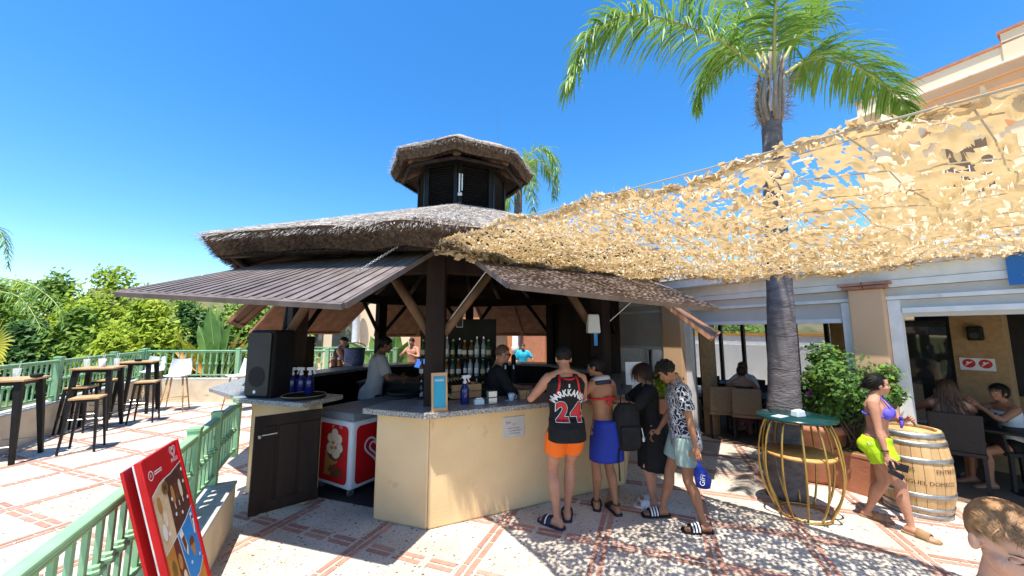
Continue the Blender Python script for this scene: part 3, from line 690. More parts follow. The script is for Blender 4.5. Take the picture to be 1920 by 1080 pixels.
# timber flaps propped open on every side
def flap(k, inA, inB, lowA, lowB, planks, zh=2.76, hinge_r=KR-.04, lowpoly=False):
    """lowA/lowB: (outward distance, height) of the lower corners; inA/inB insets along the face"""
    a, b = kc(k, hinge_r), kc(k+1, hinge_r); u = (b-a).normalized(); n = kn(k)
    HA, HB = a+u*inA+Vector((0, 0, zh)), b-u*inB+Vector((0, 0, zh))
    LA, LB = kc(k)+u*inA+n*lowA[0]+Vector((0, 0, lowA[1])), kc(k+1)-u*inB+n*lowB[0]+Vector((0, 0, lowB[1]))
    f = kp(MB().add([HA, HB, LB, LA], [(0, 1, 2, 3)]), 'flap', 'flapunder')
    up = (LB-HB).cross(HA-HB).normalized()
    if up.z < 0: up = -up
    f.data.transform(Matrix.Translation(up*-.008))
    mb = MB(); th = .045
    for p, q_ in ((LA, LB), (HA, LA), (HB, LB), (HA, HB)): mb.bar(p-up*.012, q_-up*.012, .055, th, up=up)
    mb.bar(HA.lerp(HB, .5)-up*.02, LA.lerp(LB, .5)-up*.02, .06, .03, up=up)
    mb.build('flap_frame', 'flapwood' if k in (0, 7) else 'flapunder', f)
    if lowpoly: return f
    W = (HB-HA).length/planks
    for i in range(planks):
        t = (i+.5)/planks; p0, p1 = HA.lerp(HB, t), LA.lerp(LB, t); ww = W*.91
        if planks > 10 and i == planks//2: ww *= .72
        MB().bar(p0+up*(.004+.003*random.random()), p1+up*(.004+.003*random.random()), ww, .014, up=up).build('plank', 'flapwood', f)
    return f
flap(7, .02, .0, (1.36, 2.26), (1.2, 2.10), 22)
flap(0, .36, .0, (1.12, 2.28), (1.38, 2.13), 20)
flap(1, .0, .4, (1.05, 1.83), (1.5, 1.90), 12)
flap(3, .15, .1, (1.0, 1.82), (1.0, 1.82), 8); flap(4, .1, .1, (1.0, 1.80), (1.0, 1.80), 8); flap(5, .1, .1, (1.0, 1.88), (1.0, 1.88), 8); flap(6, .1, .9, (.62, 2.0), (.5, 2.05), 8)
def chain(p, q_, n):
    mb = MB(); p = Vector(p); q_ = Vector(q_); d = (q_-p)/n; dn = d.normalized()
    for i in range(n):
        c_ = p+d*(i+.5); s = dn.cross(Vector((0, 0, 1))).normalized() if i % 2 else dn.cross(Vector((1, 0, 0))).normalized()
        mb.tube([c_+dn*(d.length*.7*math.cos(t))+s*(.011*math.sin(t)) for t in np.linspace(0, 2*PI, 8, endpoint=False)], .0035, 5, close=True)
    return mb
fa = kc(8)+(-d7.normalized())*.35+n7*.72; kp(chain((fa.x, fa.y, 2.42), kc(8, KR+.1, 2.93)-Vector((.1, 0, 0)), 40), 'chain', 'chain')
for k, e in ((0, .45), (1, .35)):
    a = kc(k)+(kc(k+1)-kc(k)).normalized()*e; kp(MB().tube([a+kn(k)*.35+Vector((0, 0, 2.5)), kc(k, PR-.1, 1.85)], .006, 5), 'stay', 'steel')
# hooks on flap edges
hk = [kc(7, KR-.04, 2.66).lerp(kc(7)+kn(7)*1.36+Vector((0, 0, 2.26)), .55)+Vector((.05, 0, .03)), kc(1, KR-.04, 2.66).lerp(kc(1)+kn(0)*1.38+Vector((0, 0, 2.13)), .4)+Vector((-.04, 0, .03))]
for p in hk: kp(MB().tube([p+Vector((.03*math.cos(t), 0, .03*math.sin(t))) for t in np.linspace(-1, 3.4, 8)], .005, 5), 'hook', 'steel')
# open service door
dh = Vector((-2.17, 4.34, 0)); de = Vector((-2.64, 3.93, 0)); du = (de-dh).normalized(); dn_ = Vector((du.y, -du.x, 0))
if dn_.x < 0: dn_ = -dn_
door = kp(MB().bar(dh+Vector((0, 0, .55)), de+Vector((0, 0, .55)), .03, .96), 'door', 'darkwood')
DL = (de-dh).length
for i in range(3):
    p0 = dh+du*(DL*(i+.06)/3); p1 = dh+du*(DL*(i+.94)/3); MB().bar(p0+dn_*.02+Vector((0, 0, .55)), p1+dn_*.02+Vector((0, 0, .55)), .014, .74).build('door_panel', 'darkwood', door, bevel=.006)
mb = MB(); mb.bar(dh+dn_*.022+Vector((0, 0, .98)), de+dn_*.022+Vector((0, 0, .98)), .02, .1); mb.bar(dh+dn_*.022+Vector((0, 0, .13)), de+dn_*.022+Vector((0, 0, .13)), .02, .11); mb.bar(de+dn_*.023+Vector((0, 0, .55)), de-du*.09+dn_*.023+Vector((0, 0, .55)), .021, .96); mb.build('door_rail', 'darkwood', door)
mb = MB(); mb.bar(de-du*.03+dn_*.04+Vector((0, 0, .84)), de-du*.2+dn_*.04+Vector((0, 0, .845)), .008, .01); mb.box(de-du*.05+dn_*.045+Vector((0, 0, .83)), (.025, .02, .03)); mb.build('bolt', 'hoop', door)

# ---------------------------------------------------------------- camouflage shade net
Lp = [(808, 464, 3.42), (876, 438, 3.08), (957, 412, 2.5), (1112, 373, 1.78), (1320, 318, 1.26), (1522, 264, .97), (1750, 204, .77), (1920, 158, .66)]
Rp = [(1170, 520, 4.45), (1278, 520, 3.96), (1463, 514, 3.40), (1630, 498, 2.94), (1882, 468, 2.42)]
Lw = [at(x, y, Y=Y) for x, y, Y in Lp]+[np.array([1.35, -.3, 2.32]), np.array([2.0, -1.6, 2.6])]
Rw = [at(x, y, Y=Y) for x, y, Y in Rp]+[np.array([3.65, 1.5, 2.4]), np.array([4.6, 0., 2.55])]
def poly_at(P, s):
    P = np.array(P); L_ = np.concatenate([[0], np.cumsum(np.linalg.norm(np.diff(P, axis=0), axis=1))]); x = s*L_[-1]
    return np.stack([np.interp(x, L_, P[:, i]) for i in range(3)], -1)
def netpt(s, t):
    a, b = poly_at(Lw, t), poly_at(Rw, t); p = a+(b-a)*s[:, None]
    p[:, 2] += -.05*np.sin(s*PI)*(.5+t)+.02*np.sin(t*40+s*9)+.015*np.sin(s*33+t*11); return p
net = thing('camouflage_net', 'tan camouflage shade net stretched from the bar roof over the plaza', 'net', (1.5, 2.2, 2.4))
def netleaves(n, size, seed, s=None, t=None, drop=0., hang=.3):
    g = np.random.default_rng(seed); s = g.random(n) if s is None else s; t = g.random(n) if t is None else t
    p = netpt(s, t); X = unit(netpt(np.clip(s+.01, 0, 1), t)-netpt(np.clip(s-.01, 0, 1), t)); Y = unit(netpt(s, np.clip(t+.01, 0, 1))-netpt(s, np.clip(t-.01, 0, 1))); Z = unit(np.cross(X, Y)); Z[Z[:, 2] < 0] *= -1
    a = g.random(n)*2*PI; U = X*np.cos(a)[:, None]+Y*np.sin(a)[:, None]; V = np.cross(Z, U)
    h = g.random(n) < hang; tl = np.where(h, g.normal(0, .9, n), g.normal(0, .16, n)); t2 = np.where(h, g.normal(0, .5, n), g.normal(0, .14, n)); U = unit(U+Z*tl[:, None]); V = unit(V+Z*t2[:, None])
    sz = size*(.5+1.0*g.random(n)); K = 8; out = np.zeros((n, K, 3)); p = p+Z*g.normal(0, .008, n)[:, None]; p[:, 2] -= drop*g.random(n); asp = .4+.45*g.random(n); bend = g.normal(0, .25, n); ph = g.random(n)*6.28
    for j in range(K):
        an = 2*PI*j/K; rr = sz*(1+.16*np.cos(3*an+ph)); x = rr*np.cos(an); y = rr*asp*np.sin(an)
        out[:, j] = p+U*x[:, None]+V*(y+bend*x*x/sz)[:, None]+Z*(.35*x*x*np.where(h, 1, .3)/size)[:, None]*.6
    return out
# the scrim: fine cells with worm-like openings cut out of them
def scrim():
    NS = 330; tv = np.concatenate([np.linspace(0, .66, 600, endpoint=False), np.linspace(.66, 1, 90)]); NT = len(tv)-1; S, T = np.meshgrid(np.linspace(0, 1, NS+1), tv); P = netpt(S.ravel(), T.ravel()); x, y = P[:, 0]*1., P[:, 1]*1.
    fl = .010*np.sin(x*61+2*np.sin(y*37))+.010*np.sin(y*57+2.3*np.sin(x*43))+.006*np.sin((x+y)*111); g = np.random.default_rng(4); P += g.normal(0, .0006, P.shape)
    f = np.sin(x*64+1.9*np.sin(y*43+1)+1.1*np.sin(x*15))*np.sin(y*73+1.9*np.sin(x*41)+1.3*np.sin(y*13))+.5*np.sin((x-y)*121+2.2*np.sin(y*49)+1.5*np.sin(x*19))+.18*np.sin(x*171+y*153)+.15*np.sin(x*7+y*5)
    e = np.clip((f+.55)/.75, 0, 1)**2; P[:, 2] += fl*.45+e*.016*np.sin(x*23+2*np.sin(y*17))+e*.012*np.sin(y*29+1.7*np.sin(x*31)); f = f.reshape(NT+1, NS+1)
    q_ = (f[:-1, :-1]+f[1:, :-1]+f[:-1, 1:]+f[1:, 1:])/4; keep = q_ < .26; i = np.arange((NT+1)*(NS+1)).reshape(NT+1, NS+1); F = np.stack([i[:-1, :-1], i[:-1, 1:], i[1:, 1:], i[1:, :-1]], -1)[keep]
    used = np.unique(F); mp = np.zeros(len(P), int); mp[used] = np.arange(len(used)); me = bpy.data.meshes.new('net_scrim'); me.from_pydata((P[used]-np.array([1.5, 2.2, 2.4])).tolist(), [], mp[F].tolist()); me.materials.append(MT['net']); me.polygons.foreach_set('use_smooth', [True]*len(me.polygons)); me.update(); return me
stuff(link('net_scrim', scrim(), net))
g_ = np.random.default_rng(3)
lv = [netleaves(4400, .015, 11, t=g_.random(4400)**1.2*.46, hang=.85), netleaves(300, .016, 12, hang=.5)]
ne = 900; te = g_.random(ne)
lv += [netleaves(ne, .017, 13, s=g_.random(ne)*.012, t=te, drop=.015, hang=.6), netleaves(ne, .024, 14, s=1-g_.random(ne)*.02, t=te, drop=.05, hang=.7), netleaves(600, .035, 15, t=g_.random(600)*.015, drop=.08, hang=.7)]
stuff(link('net_garnish', quads_mesh('net_garnish', np.concatenate(lv)-np.array([1.5, 2.2, 2.4]), 'net', 8), net))
mb = MB()
for P in (Lw, Rw): mb.tube([Vector(p.tolist()) for p in P], .003, 6)
for i in range(26):
    tt = np.full(12, (i+.5)/26); ss = np.linspace(0, 1, 12); mb.tube([Vector(p.tolist()) for p in netpt(ss, tt)], .0022, 4)
for i in range(12):
    ss = np.full(24, (i+.5)/12); tt = np.linspace(0, 1, 24); mb.tube([Vector(p.tolist()) for p in netpt(ss, tt)], .0022, 4)
mb.build('net_cord', 'rope', net)
# ---------------------------------------------------------------- palms
def spline(P, n):
    P = np.array([np.array(p, float) for p in P]); P = np.vstack([2*P[0]-P[1], P, 2*P[-1]-P[-2]]); out = []
    m_ = len(P)-3
    for x in np.linspace(0, m_-1e-6, n):
        i = int(x); t = x-i; a, b, c_, d = P[i:i+4]
        out.append(.5*((2*b)+(-a+c_)*t+(2*a-5*b+4*c_-d)*t*t+(-a+3*b-3*c_+d)*t**3))
    return np.array(out)
def frond(root, pts, n=64, ll=.55, lw=.022, droop=1., seed=0, t0=.14, rr=.022, mt='palmleaf', plumose=.5):
    g = np.random.default_rng(seed); C = spline(pts, 60); L0 = np.array(root.location)
    mb = MB(); rad = [rr*(1-.88*i/59)+.002 for i in range(60)]; mb.tube([Vector((p-L0).tolist()) for p in C], rad, 7, flat=.75)
    r_ = mb.build('rachis', 'rachis', root, True, world=False)
    T = np.gradient(C, axis=0); T = unit(T); up = np.array([0, 0, 1.]); S = unit(np.cross(T, up)+1e-6)
    V = []
    K = 6
    for sgn in (-1, 1):
        t = np.sort(t0+(1-t0)*g.random(n)); idx = np.clip((t*59).astype(int), 0, 59); f = t*59-idx
        p = C[idx]+(C[np.clip(idx+1, 0, 59)]-C[idx])*f[:, None]; tt = T[idx]; ss = S[idx]; uu = np.cross(ss, tt)
        el = g.normal(.15, plumose, n); d = unit(ss*sgn*np.cos(el)[:, None]+uu*np.sin(el)[:, None]*1.0+tt*(.45+.5*t)[:, None])
        le = ll*(.35+.65*np.sin(np.clip(t*1.05, 0, 1)**.8*PI*.86+.25))*(.8+.4*g.random(n))
        pos = p.copy(); wdir = unit(np.cross(d, up)+g.normal(0, .35, (n, 3))); seg = [pos.copy()]; dd = d.copy()
        for k in range(K-1):
            dd = unit(dd+np.array([0, 0, -1.])*(.20+.34*k/K)*droop*(.6+.8*g.random(n))[:, None]); pos = pos+dd*(le/(K-1))[:, None]; seg.append(pos.copy())
        wd = lw*(.7+.6*g.random(n))
        prof = [.45, 1., 1., .85, .55, .12]
        for k in range(K-1):
            a = wdir*(wd*prof[k]/2)[:, None]; b = wdir*(wd*prof[k+1]/2)[:, None]
            V.append(np.stack([seg[k]-a, seg[k]+a, seg[k+1]+b, seg[k+1]-b], 1))
    o = link('leaflets', quads_mesh('leaflets', np.concatenate(V)-L0, mt), r_); stuff(o); return r_
def px3(*P): return [at(x, y, Y=Y) for x, y, Y in P]
pb = np.array([3.2, 4.56, 0]); pc = at(1446, 215, Y=4.5); pt_ = at(1452, 118, Y=4.5)
palm = thing('palm_tree', 'tall feather palm with ringed grey trunk rising through the net', 'palm', tuple(pb))
C = spline([pb, pb*.6+pc*.4+[.02, 0, 0], pb*.3+pc*.7, pc], 80); mb = MB(); RR = []
for i, p in enumerate(C):
    f = i/79; r = .06*(1-f)**3+.142-.035*f; r *= 1+.008*math.sin(f*2*PI*13)
    RR.append([Vector(((p-pb)+np.array([r*math.cos(a)*(1+.02*math.sin(5*a+f*20)), r*math.sin(a), 0])).tolist()) for a in np.linspace(0, 2*PI, 20, endpoint=False)])
mb.rings(RR); mb.build('trunk', 'bark', palm, True, world=False)
mb = MB()
for i in range(13):      # ring scars
    f = (i+.4)/13; p = C[int(f*79)]-pb; r = .06*(1-f)**3+.1435-.035*f
    mb.tube([(p[0]+r*math.cos(a), p[1]+r*math.sin(a), p[2]+.012*math.sin(3*a+i)) for a in np.linspace(0, 2*PI, 20, endpoint=False)], .0045, 5, close=True)
stuff(mb.build('leaf_scars', 'bark', palm, True, world=False))
bases = [(-.13, -.08, .2), (.13, -.05, .24), (-.03, -.14, .38), (.05, .1, .4), (-.11, .08, .3), (.12, .1, .28), (.03, -.12, .12), (-.13, -.02, .05)]
for i, (x, y, h) in enumerate(bases):
    p0 = pc+np.array([x*.7, y*.7, -.12]); p1 = pc+np.array([x*1.02, y*1.02, .22]); p2 = pt_+np.array([x*.8, y*.8, h-.1])
    MB().tube([Vector((q_-pb).tolist()) for q_ in spline([p0, p1, p2], 9)], [.036, .046, .05, .048, .044, .038, .03, .024, .018], 8, flat=.6).build('leaf_base', 'sheath', palm, True, world=False)
g = np.random.default_rng(5); n = 500; th = g.random(n)*2*PI; z = g.random(n)
p = pc+(pt_-pc)*z[:, None]+np.stack([.15*np.cos(th), .15*np.sin(th), -.1+0*th], 1); d = unit(np.stack([np.cos(th), np.sin(th), g.normal(0, .8, n)], 1)); w_ = unit(np.cross(d, g.normal(0, 1, (n, 3))))*.004
l_ = (.05+.12*g.random(n))[:, None]; stuff(link('fibres', quads_mesh('fibres', np.stack([p-w_, p+w_, p+d*l_+w_*.3, p+d*l_-w_*.3], 1)-pb, 'sheath'), palm))
FR = [([(1440, 150, 4.45), (1375, 92, 4.2), (1285, 48, 4.0), (1190, 28, 3.85), (1110, 62, 3.75), (1068, 150, 3.72)], 120, .62),
      ([(1440, 140, 4.55), (1405, 85, 4.9), (1355, 95, 5.2), (1318, 150, 5.4), (1305, 205, 5.5)], 80, .5),
      ([(1470, 140, 4.5), (1525, 108, 4.6), (1600, 122, 4.75), (1665, 165, 4.85), (1705, 215, 4.9)], 120, .6),
      ([(1452, 150, 4.4), (1452, 60, 4.2), (1455, -60, 3.95), (1440, -220, 3.4), (1400, -330, 2.8)], 90, .6),
      ([(1462, 130, 4.5), (1500, 55, 4.6), (1545, -15, 4.7), (1620, -75, 4.8), (1720, -70, 4.9)], 90, .6),
      ([(1440, 130, 4.6), (1412, 40, 5.0), (1380, -20, 5.5), (1330, -40, 6.1), (1280, 10, 6.6)], 90, .6)]
for i, (P, n, ll) in enumerate(FR): frond(palm, px3(*P), int(n*1.8), ll, lw=.024, seed=20+i, rr=.034 if i == 3 else .024)
# palm behind the bar
b2 = at(968, 640, Y=13.2); b2[2] = 0; t2 = at(972, 330, Y=13.2)
palm2 = thing('palm_tree', 'bright green feather palm showing behind the little thatched cupola', 'palm', tuple(b2))
MB().tube([Vector((q_-b2).tolist()) for q_ in spline([b2, b2*.5+t2*.5, t2], 12)], .15, 10).build('trunk', 'bark', palm2, True, world=False)
for i, P in enumerate(([(972, 330, 13.2), (992, 290, 13), (1022, 280, 12.8), (1042, 310, 12.7), (1046, 352, 12.7)], [(972, 335, 13.2), (985, 318, 12.8), (997, 345, 12.5), (1000, 395, 12.4)],
                       [(972, 335, 13.2), (1000, 300, 13.6), (1030, 320, 14), (1040, 370, 14.2)], [(972, 335, 13.2), (960, 345, 12.8), (950, 370, 12.6), (945, 400, 12.5)], [(972, 330, 13.2), (930, 290, 13.5), (890, 310, 13.6), (870, 360, 13.7)], [(972, 330, 13.2), (980, 300, 14.5), (985, 320, 15.4), (990, 370, 15.8)])):
    frond(palm2, px3(*P), 70, .75, lw=.035, seed=50+i, rr=.03)
# palm at the left edge
b3 = np.array([-15.0, 9.5, -.3]); t3 = at(-60, 500, Y=9.6)
palm3 = thing('palm_tree', 'feather palm arching in from the left edge above the trees', 'palm', tuple(b3))
MB().tube([Vector((q_-b3).tolist()) for q_ in spline([b3, (b3+t3)/2+[.2, 0, 0], t3], 12)], .16, 10).build('trunk', 'bark', palm3, True, world=False)
for i, P in enumerate(([(-60, 510, 9.6), (0, 520, 9.4), (60, 535, 9.2), (105, 570, 9.1), (122, 612, 9.1)], [(-60, 500, 9.6), (-40, 440, 9.6), (-10, 425, 9.6), (10, 455, 9.6), (16, 500, 9.6)], [(-60, 510, 9.6), (-20, 540, 9.0), (40, 560, 8.8), (80, 620, 8.7)])):
    frond(palm3, px3(*P), 70, .4, lw=.022, seed=70+i, mt='palmleaf')
# yellow fan palm leaf bottom left
fb = at(-30, 720, Y=8.9); fan = thing('fan_palm', 'yellow fan palm leaves poking over the railing at left edge', 'plant', (float(fb[0]), float(fb[1]), -.2))
for j, (px, py) in enumerate(((-15, 645), (-30, 690))):
    c_ = Vector(at(px, py, Y=8.8).tolist()); MB().tube([Vector((fb[0], fb[1], -.2)), c_], .015, 6).build('stalk', 'rachis', fan)
    V = []
    for a in np.linspace(-1.3, 1.5, 22):
        d = np.array([math.cos(a), -.25, math.sin(a)]); d = d/np.linalg.norm(d); w_ = np.array([-math.sin(a), .3, math.cos(a)])*.035; c0 = np.array(c_); e = c0+d*(.75+.1*math.sin(a*7)); m_ = c0+d*.4
        V += [[c0-w_*.2, c0+w_*.2, m_+w_, m_-w_], [m_-w_, m_+w_, e+w_*.1+[0, 0, -.05], e-w_*.1+[0, 0, -.05]]]
    link('blade', quads_mesh('blade', np.array(V)-np.array(fan.location), 'palmyellow'), fan)

# ---------------------------------------------------------------- trees
def leafcloud(lobes, n, size, seed, elong=2.2, upb=.5):
    g = np.random.default_rng(seed); vol = np.array([r[0]*r[1]*r[2] for c_, r in lobes])**.7; ch = g.choice(len(lobes), n, p=vol/vol.sum())
    C = np.array([c_ for c_, r in lobes])[ch]; R = np.array([r for c_, r in lobes])[ch]
    d = unit(g.normal(0, 1, (n, 3))); rr = (.35+.65*g.random(n)**.45)*(1+.16*g.normal(0, 1, n)); P = C+d*R*rr[:, None]
    nn_ = unit(d*.5+np.array([-.15, -.45, .75])*.9+g.normal(0, .55, (n, 3))); fl = d*.6+g.normal(0, .7, (n, 3))+np.array([0, 0, upb]); fl = unit(fl-nn_*np.sum(fl*nn_, 1, keepdims=True)); sd = np.cross(fl, nn_); s = size*(.6+.8*g.random(n))
    a = fl*(s*elong/2)[:, None]; b = sd*(s/2)[:, None]
    return np.stack([P-a, P+b-a*.1, P+a, P-b-a*.1], 1)
def tree(name, label, px, pyt, wpx, Y, m, n=5200, seed=0, group=None, cat='tree'):
    b = at(px, 640, Y=Y); top = at(px, pyt, Y=Y)[2]; rw = wpx/2*Y/FPX; z0 = -.4; H = top-z0
    g = np.random.default_rng(seed); t = thing(name, label, cat, (float(b[0]), Y, z0), 0, group)
    lobes = [((0, 0, H*.45), (rw*.8, rw*.8, H*.4))]
    for i in range(15):
        a = g.random()*2*PI; h = g.random(); rr = rw*(1-h*.75)*(.45+.4*g.random()); q_ = rw*(.22+.2*g.random())*(1.1-.5*h)
        lobes.append(((rr*math.cos(a), rr*math.sin(a), H*(.12+.78*h)), (q_, q_, q_*1.25)))
    lobes.append(((0, 0, H*.86), (rw*.25, rw*.25, H*.13)))
    cr = link('crown', quads_mesh('crown', leafcloud(lobes, n, .10, seed), m), t); stuff(cr)
    mb = MB().tube([(0, 0, 0), (.05, .02, H*.3), (0, .05, H*.8)], [.16, .11, .03], 7)
    for i in range(6): c_, r = lobes[1+i]; mb.tube([(0, 0, H*.2), tuple(np.array(c_)*.95)], [.06, .015], 5)
    mb.build('trunk', 'trunk', t, True, world=False); return t
TR = [('bushy_tree', 'olive green tree at the far left of the tree line', -40, 520, 190, 15, 'leafmid'), ('bushy_tree', 'round bright tree left of the tallest one', 92, 502, 150, 17, 'leafmid'),
      ('conifer_tree', 'tallest bright yellow green tree with pointed top', 208, 494, 190, 15.5, 'leafbright'), ('bushy_tree', 'yellow green tree in front of the tallest one beside the bar flap', 268, 562, 160, 13.2, 'leafbright'),
      ('bushy_tree', 'dark low tree in the gap left of the tallest tree', 150, 575, 130, 13.4, 'leafmid'), ('bushy_tree', 'deep green tree just left of the big paddle leaves', 352, 566, 150, 15.5, 'leafdark'),
      ('bushy_tree', 'bright tree hidden behind the left timber flap', 330, 530, 150, 19, 'leafbright'), ('bushy_tree', 'shaded shrub tree at lower left behind the railing', 45, 600, 160, 12.6, 'leafdark'),
      ('bushy_tree', 'green tree behind the loudspeaker', 450, 545, 200, 18, 'leafmid'), ('bushy_tree', 'soft green tree between the far left ones', 30, 520, 150, 20, 'leafbright'),
      ('bushy_tree', 'low yellow green bush behind the drinks tables', 215, 622, 120, 11.9, 'leafbright'), ('bushy_tree', 'pale green tree in front of the peach villa', 548, 600, 90, 15.4, 'leafbright')]
for i, (nm, lb, px, py, wp, Y, m) in enumerate(TR): tree(nm, lb, px, py, wp, Y, m, seed=100+i, n=9000 if wp > 140 else 6000)
tree('bushy_tree', 'green trees seen over the white wall through the restaurant glazing', 1370, 560, 190, 19, 'leafmid', seed=140); tree('bushy_tree', 'small green tree behind glass at the far restaurant bay', 1215, 600, 120, 21, 'leafmid', seed=141)

# ---------------------------------------------------------------- big paddle-leaf plants
def paddle(t, base, tip, width, bend, m='bananaleaf', seed=0):
    base = Vector(base); tip = Vector(tip); d = tip-base; side = d.cross(Vector((bend[0], bend[1], .3))).normalized(); g = random.Random(seed)
    C = spline([base, base+d*.5+Vector((0, 0, .12)), tip], 16); mb = MB(); mb.tube([Vector(p.tolist()) for p in C], [.02*(1-i/18) for i in range(16)], 5)
    prev = None
    for i in range(5, 16):
        f = (i-5)/10; wv = width*math.sin(min(1, f*1.02)**.75*PI)**.7*.5+.004; p = Vector(C[i].tolist()); nrm = side.cross(d).normalized(); rip = nrm*(g.random()-.5)*.05
        row = [p-side*wv+nrm*wv*.35+rip, p-side*wv*.5+nrm*wv*.1, p, p+side*wv*.5+nrm*wv*.1, p+side*wv+nrm*wv*.35-rip]
        if prev: mb.add(prev+row, [(j, j+1, j+6, j+5) for j in range(4)], 1)
        prev = row
    return mb.build('leaf', ['rachis', m], t, True)
def strelitzia(label, px, pyb, Y, tips, flowers):
    b = at(px, pyb, Y=Y); t = thing('paddle_leaf_plant', label, 'plant', (float(b[0]), Y, 0))
    for i, (x, y, dy, w_, m) in enumerate(tips):
        e = at(x, y, Y=Y+dy); paddle(t, (b[0]+random.uniform(-.2, .2), Y+random.uniform(-.15, .15), .05), e, w_, (random.uniform(-1, 1), -1), m, i)
    for x, y in flowers:
        c_ = at(x, y, Y=Y-.5); mb = MB(); mb.tube([(b[0], Y, .1), tuple(c_)], .012, 5)
        for k in range(4): mb.add([c_, c_+[.16+.05*k, -.02, .05+.09*k], c_+[.2, .03, .02+.08*k]], [(0, 1, 2)], 1)
        mb.build('flower', ['rachis', 'printorange'], t)
strelitzia('tall paddle leaf plants with orange flowers behind the far railing', 410, 700, 11.8, [(392, 575, 0, .42, 'bananaleaf'), (408, 580, .4, .4, 'bananaleaf'), (435, 600, -.2, .42, 'bananaleaf'), (455, 615, -.3, .4, 'bananaleaf'), (372, 610, .2, .36, 'bananaleaf'), (330, 618, -.4, .30, 'palmyellow'), (325, 655, -.3, .26, 'printorange'), (470, 640, 0, .4, 'bananaleaf'), (350, 640, -.3, .3, 'palmyellow'), (448, 660, -.5, .3, 'bananaleaf'), (395, 640, -.5, .35, 'bananaleaf'), (420, 590, .5, .4, 'bananaleaf'), (380, 670, -.6, .25, 'bananaleaf')], [(430, 650), (445, 655)])
strelitzia('paddle leaf plants beyond the bar behind the barman in the pale shirt', 735, 715, 11.9, [(718, 640, 0, .4, 'bananaleaf'), (745, 622, .2, .45, 'bananaleaf'), (765, 640, 0, .4, 'bananaleaf'), (652, 640, -.2, .35, 'bananaleaf'), (695, 630, .2, .4, 'bananaleaf'), (775, 670, 0, .3, 'bananaleaf'), (730, 660, -.4, .35, 'bananaleaf'), (785, 655, .3, .35, 'bananaleaf')], [])
# ---------------------------------------------------------------- potted shrub by the restaurant
def pot_box(t, c, ang, L_, W, H):
    R = Matrix.Rotation(ang, 3, 'Z'); mb = MB(); mb.box((c[0], c[1], H/2), (L_*.94, W*.94, H), R); mb.build('trough', 'terracotta', t)
    for i in range(int(H/.022)): MB().box((c[0], c[1], .014+i*.022), (L_*.965, W*.965, .013), R).build('rib', 'terracotta', t)
    MB().box((c[0], c[1], H+.02), (L_, W, .045), R).build('rim', 'terracotta', t, bevel=.008); MB().box((c[0], c[1], H+.046), (L_*.88, W*.88, .006), R).build('soil', 'soil', t)
fa_ = math.atan2(fd[1], fd[0])
pcn = np.array([4.2, 4.72]); tr = thing('planter_trough', 'ribbed terracotta trough planter behind the walking woman', 'planter', (pcn[0], pcn[1], 0)); pot_box(tr, pcn, fa_, .8, .34, .42)
sb = thing('potted_shrub', 'leafy green shrub growing in the terracotta trough', 'shrub', (pcn[0], pcn[1], .46))
ce = at(1588, 735, Y=4.78)-np.array([pcn[0], pcn[1], .46]); g = np.random.default_rng(8)
lobes = [((ce[0], 0, ce[2]+.06), (.32, .3, .44))]
for i in range(22):
    a = g.random()*2*PI; h = g.random()*1.25-.45; rr = (.34+.12*g.random())*(1-max(0, h-.3)*.6)*(1 if h > -.05 else .62); q_ = .1+.1*g.random(); lobes.append(((ce[0]+rr*math.cos(a), rr*.8*math.sin(a), ce[2]+h*.55), (q_, q_, q_)))
stuff(link('foliage', quads_mesh('foliage', np.concatenate([leafcloud(lobes, 3600, .036, 9, 1.7, .1), leafcloud(lobes[1:9], 700, .036, 19, 1.7, .1)]), 'leafdark'), sb)); stuff(link('foliage_tips', quads_mesh('foliage_tips', leafcloud(lobes[1:], 1500, .036, 10, 1.7, .2), 'leafmid'), sb))
mb = MB()
for i in range(9): c_, r = lobes[1+i*2]; mb.tube([(g.normal(0, .06), g.normal(0, .04), 0), (c_[0]*.4, c_[1]*.4, c_[2]*.5), c_], [.016, .012, .004], 6)
mb.build('stems', 'trunk', sb, True, world=False)
rp = thing('terracotta_pot', 'large round terracotta pot behind the gold cage table', 'pot', (3.98, 5.12, 0)); MB().lathe([(.26, 0), (.31, .1), (.35, .5), (.36, .62), (.40, .63), (.40, .72), (.34, .72), (.33, .62), (.02, .6)], 28).build('pot_body', 'terracotta', rp, True, world=False)
sg_ = thing('climbing_plant', 'thin green plant beside the barrel and white frame', 'plant', (3.98, 5.12, .6)); stuff(link('foliage', quads_mesh('foliage', leafcloud([((0, 0, .25), (.22, .2, .25)), ((.1, -.1, .1), (.2, .15, .2))], 700, .04, 33, 1.7), 'leafdark'), sg_))
pp = at(1250, 760, Y=6.2); pl2 = thing('potted_plant', 'small bright plant in an orange planter beyond the queue', 'planter', (float(pp[0]), 6.2, 0))
MB().box((pp[0], 6.2, .42), (.34, .34, .84), None, 0, (1.1, 1.1)).build('pot_body', 'terracotta', pl2, bevel=.01); stuff(link('foliage', quads_mesh('foliage', leafcloud([((0, 0, 1.0), (.2, .2, .2)), ((.1, 0, 1.1), (.15, .12, .15))], 700, .045, 34, 1.7), 'leafbright'), pl2))
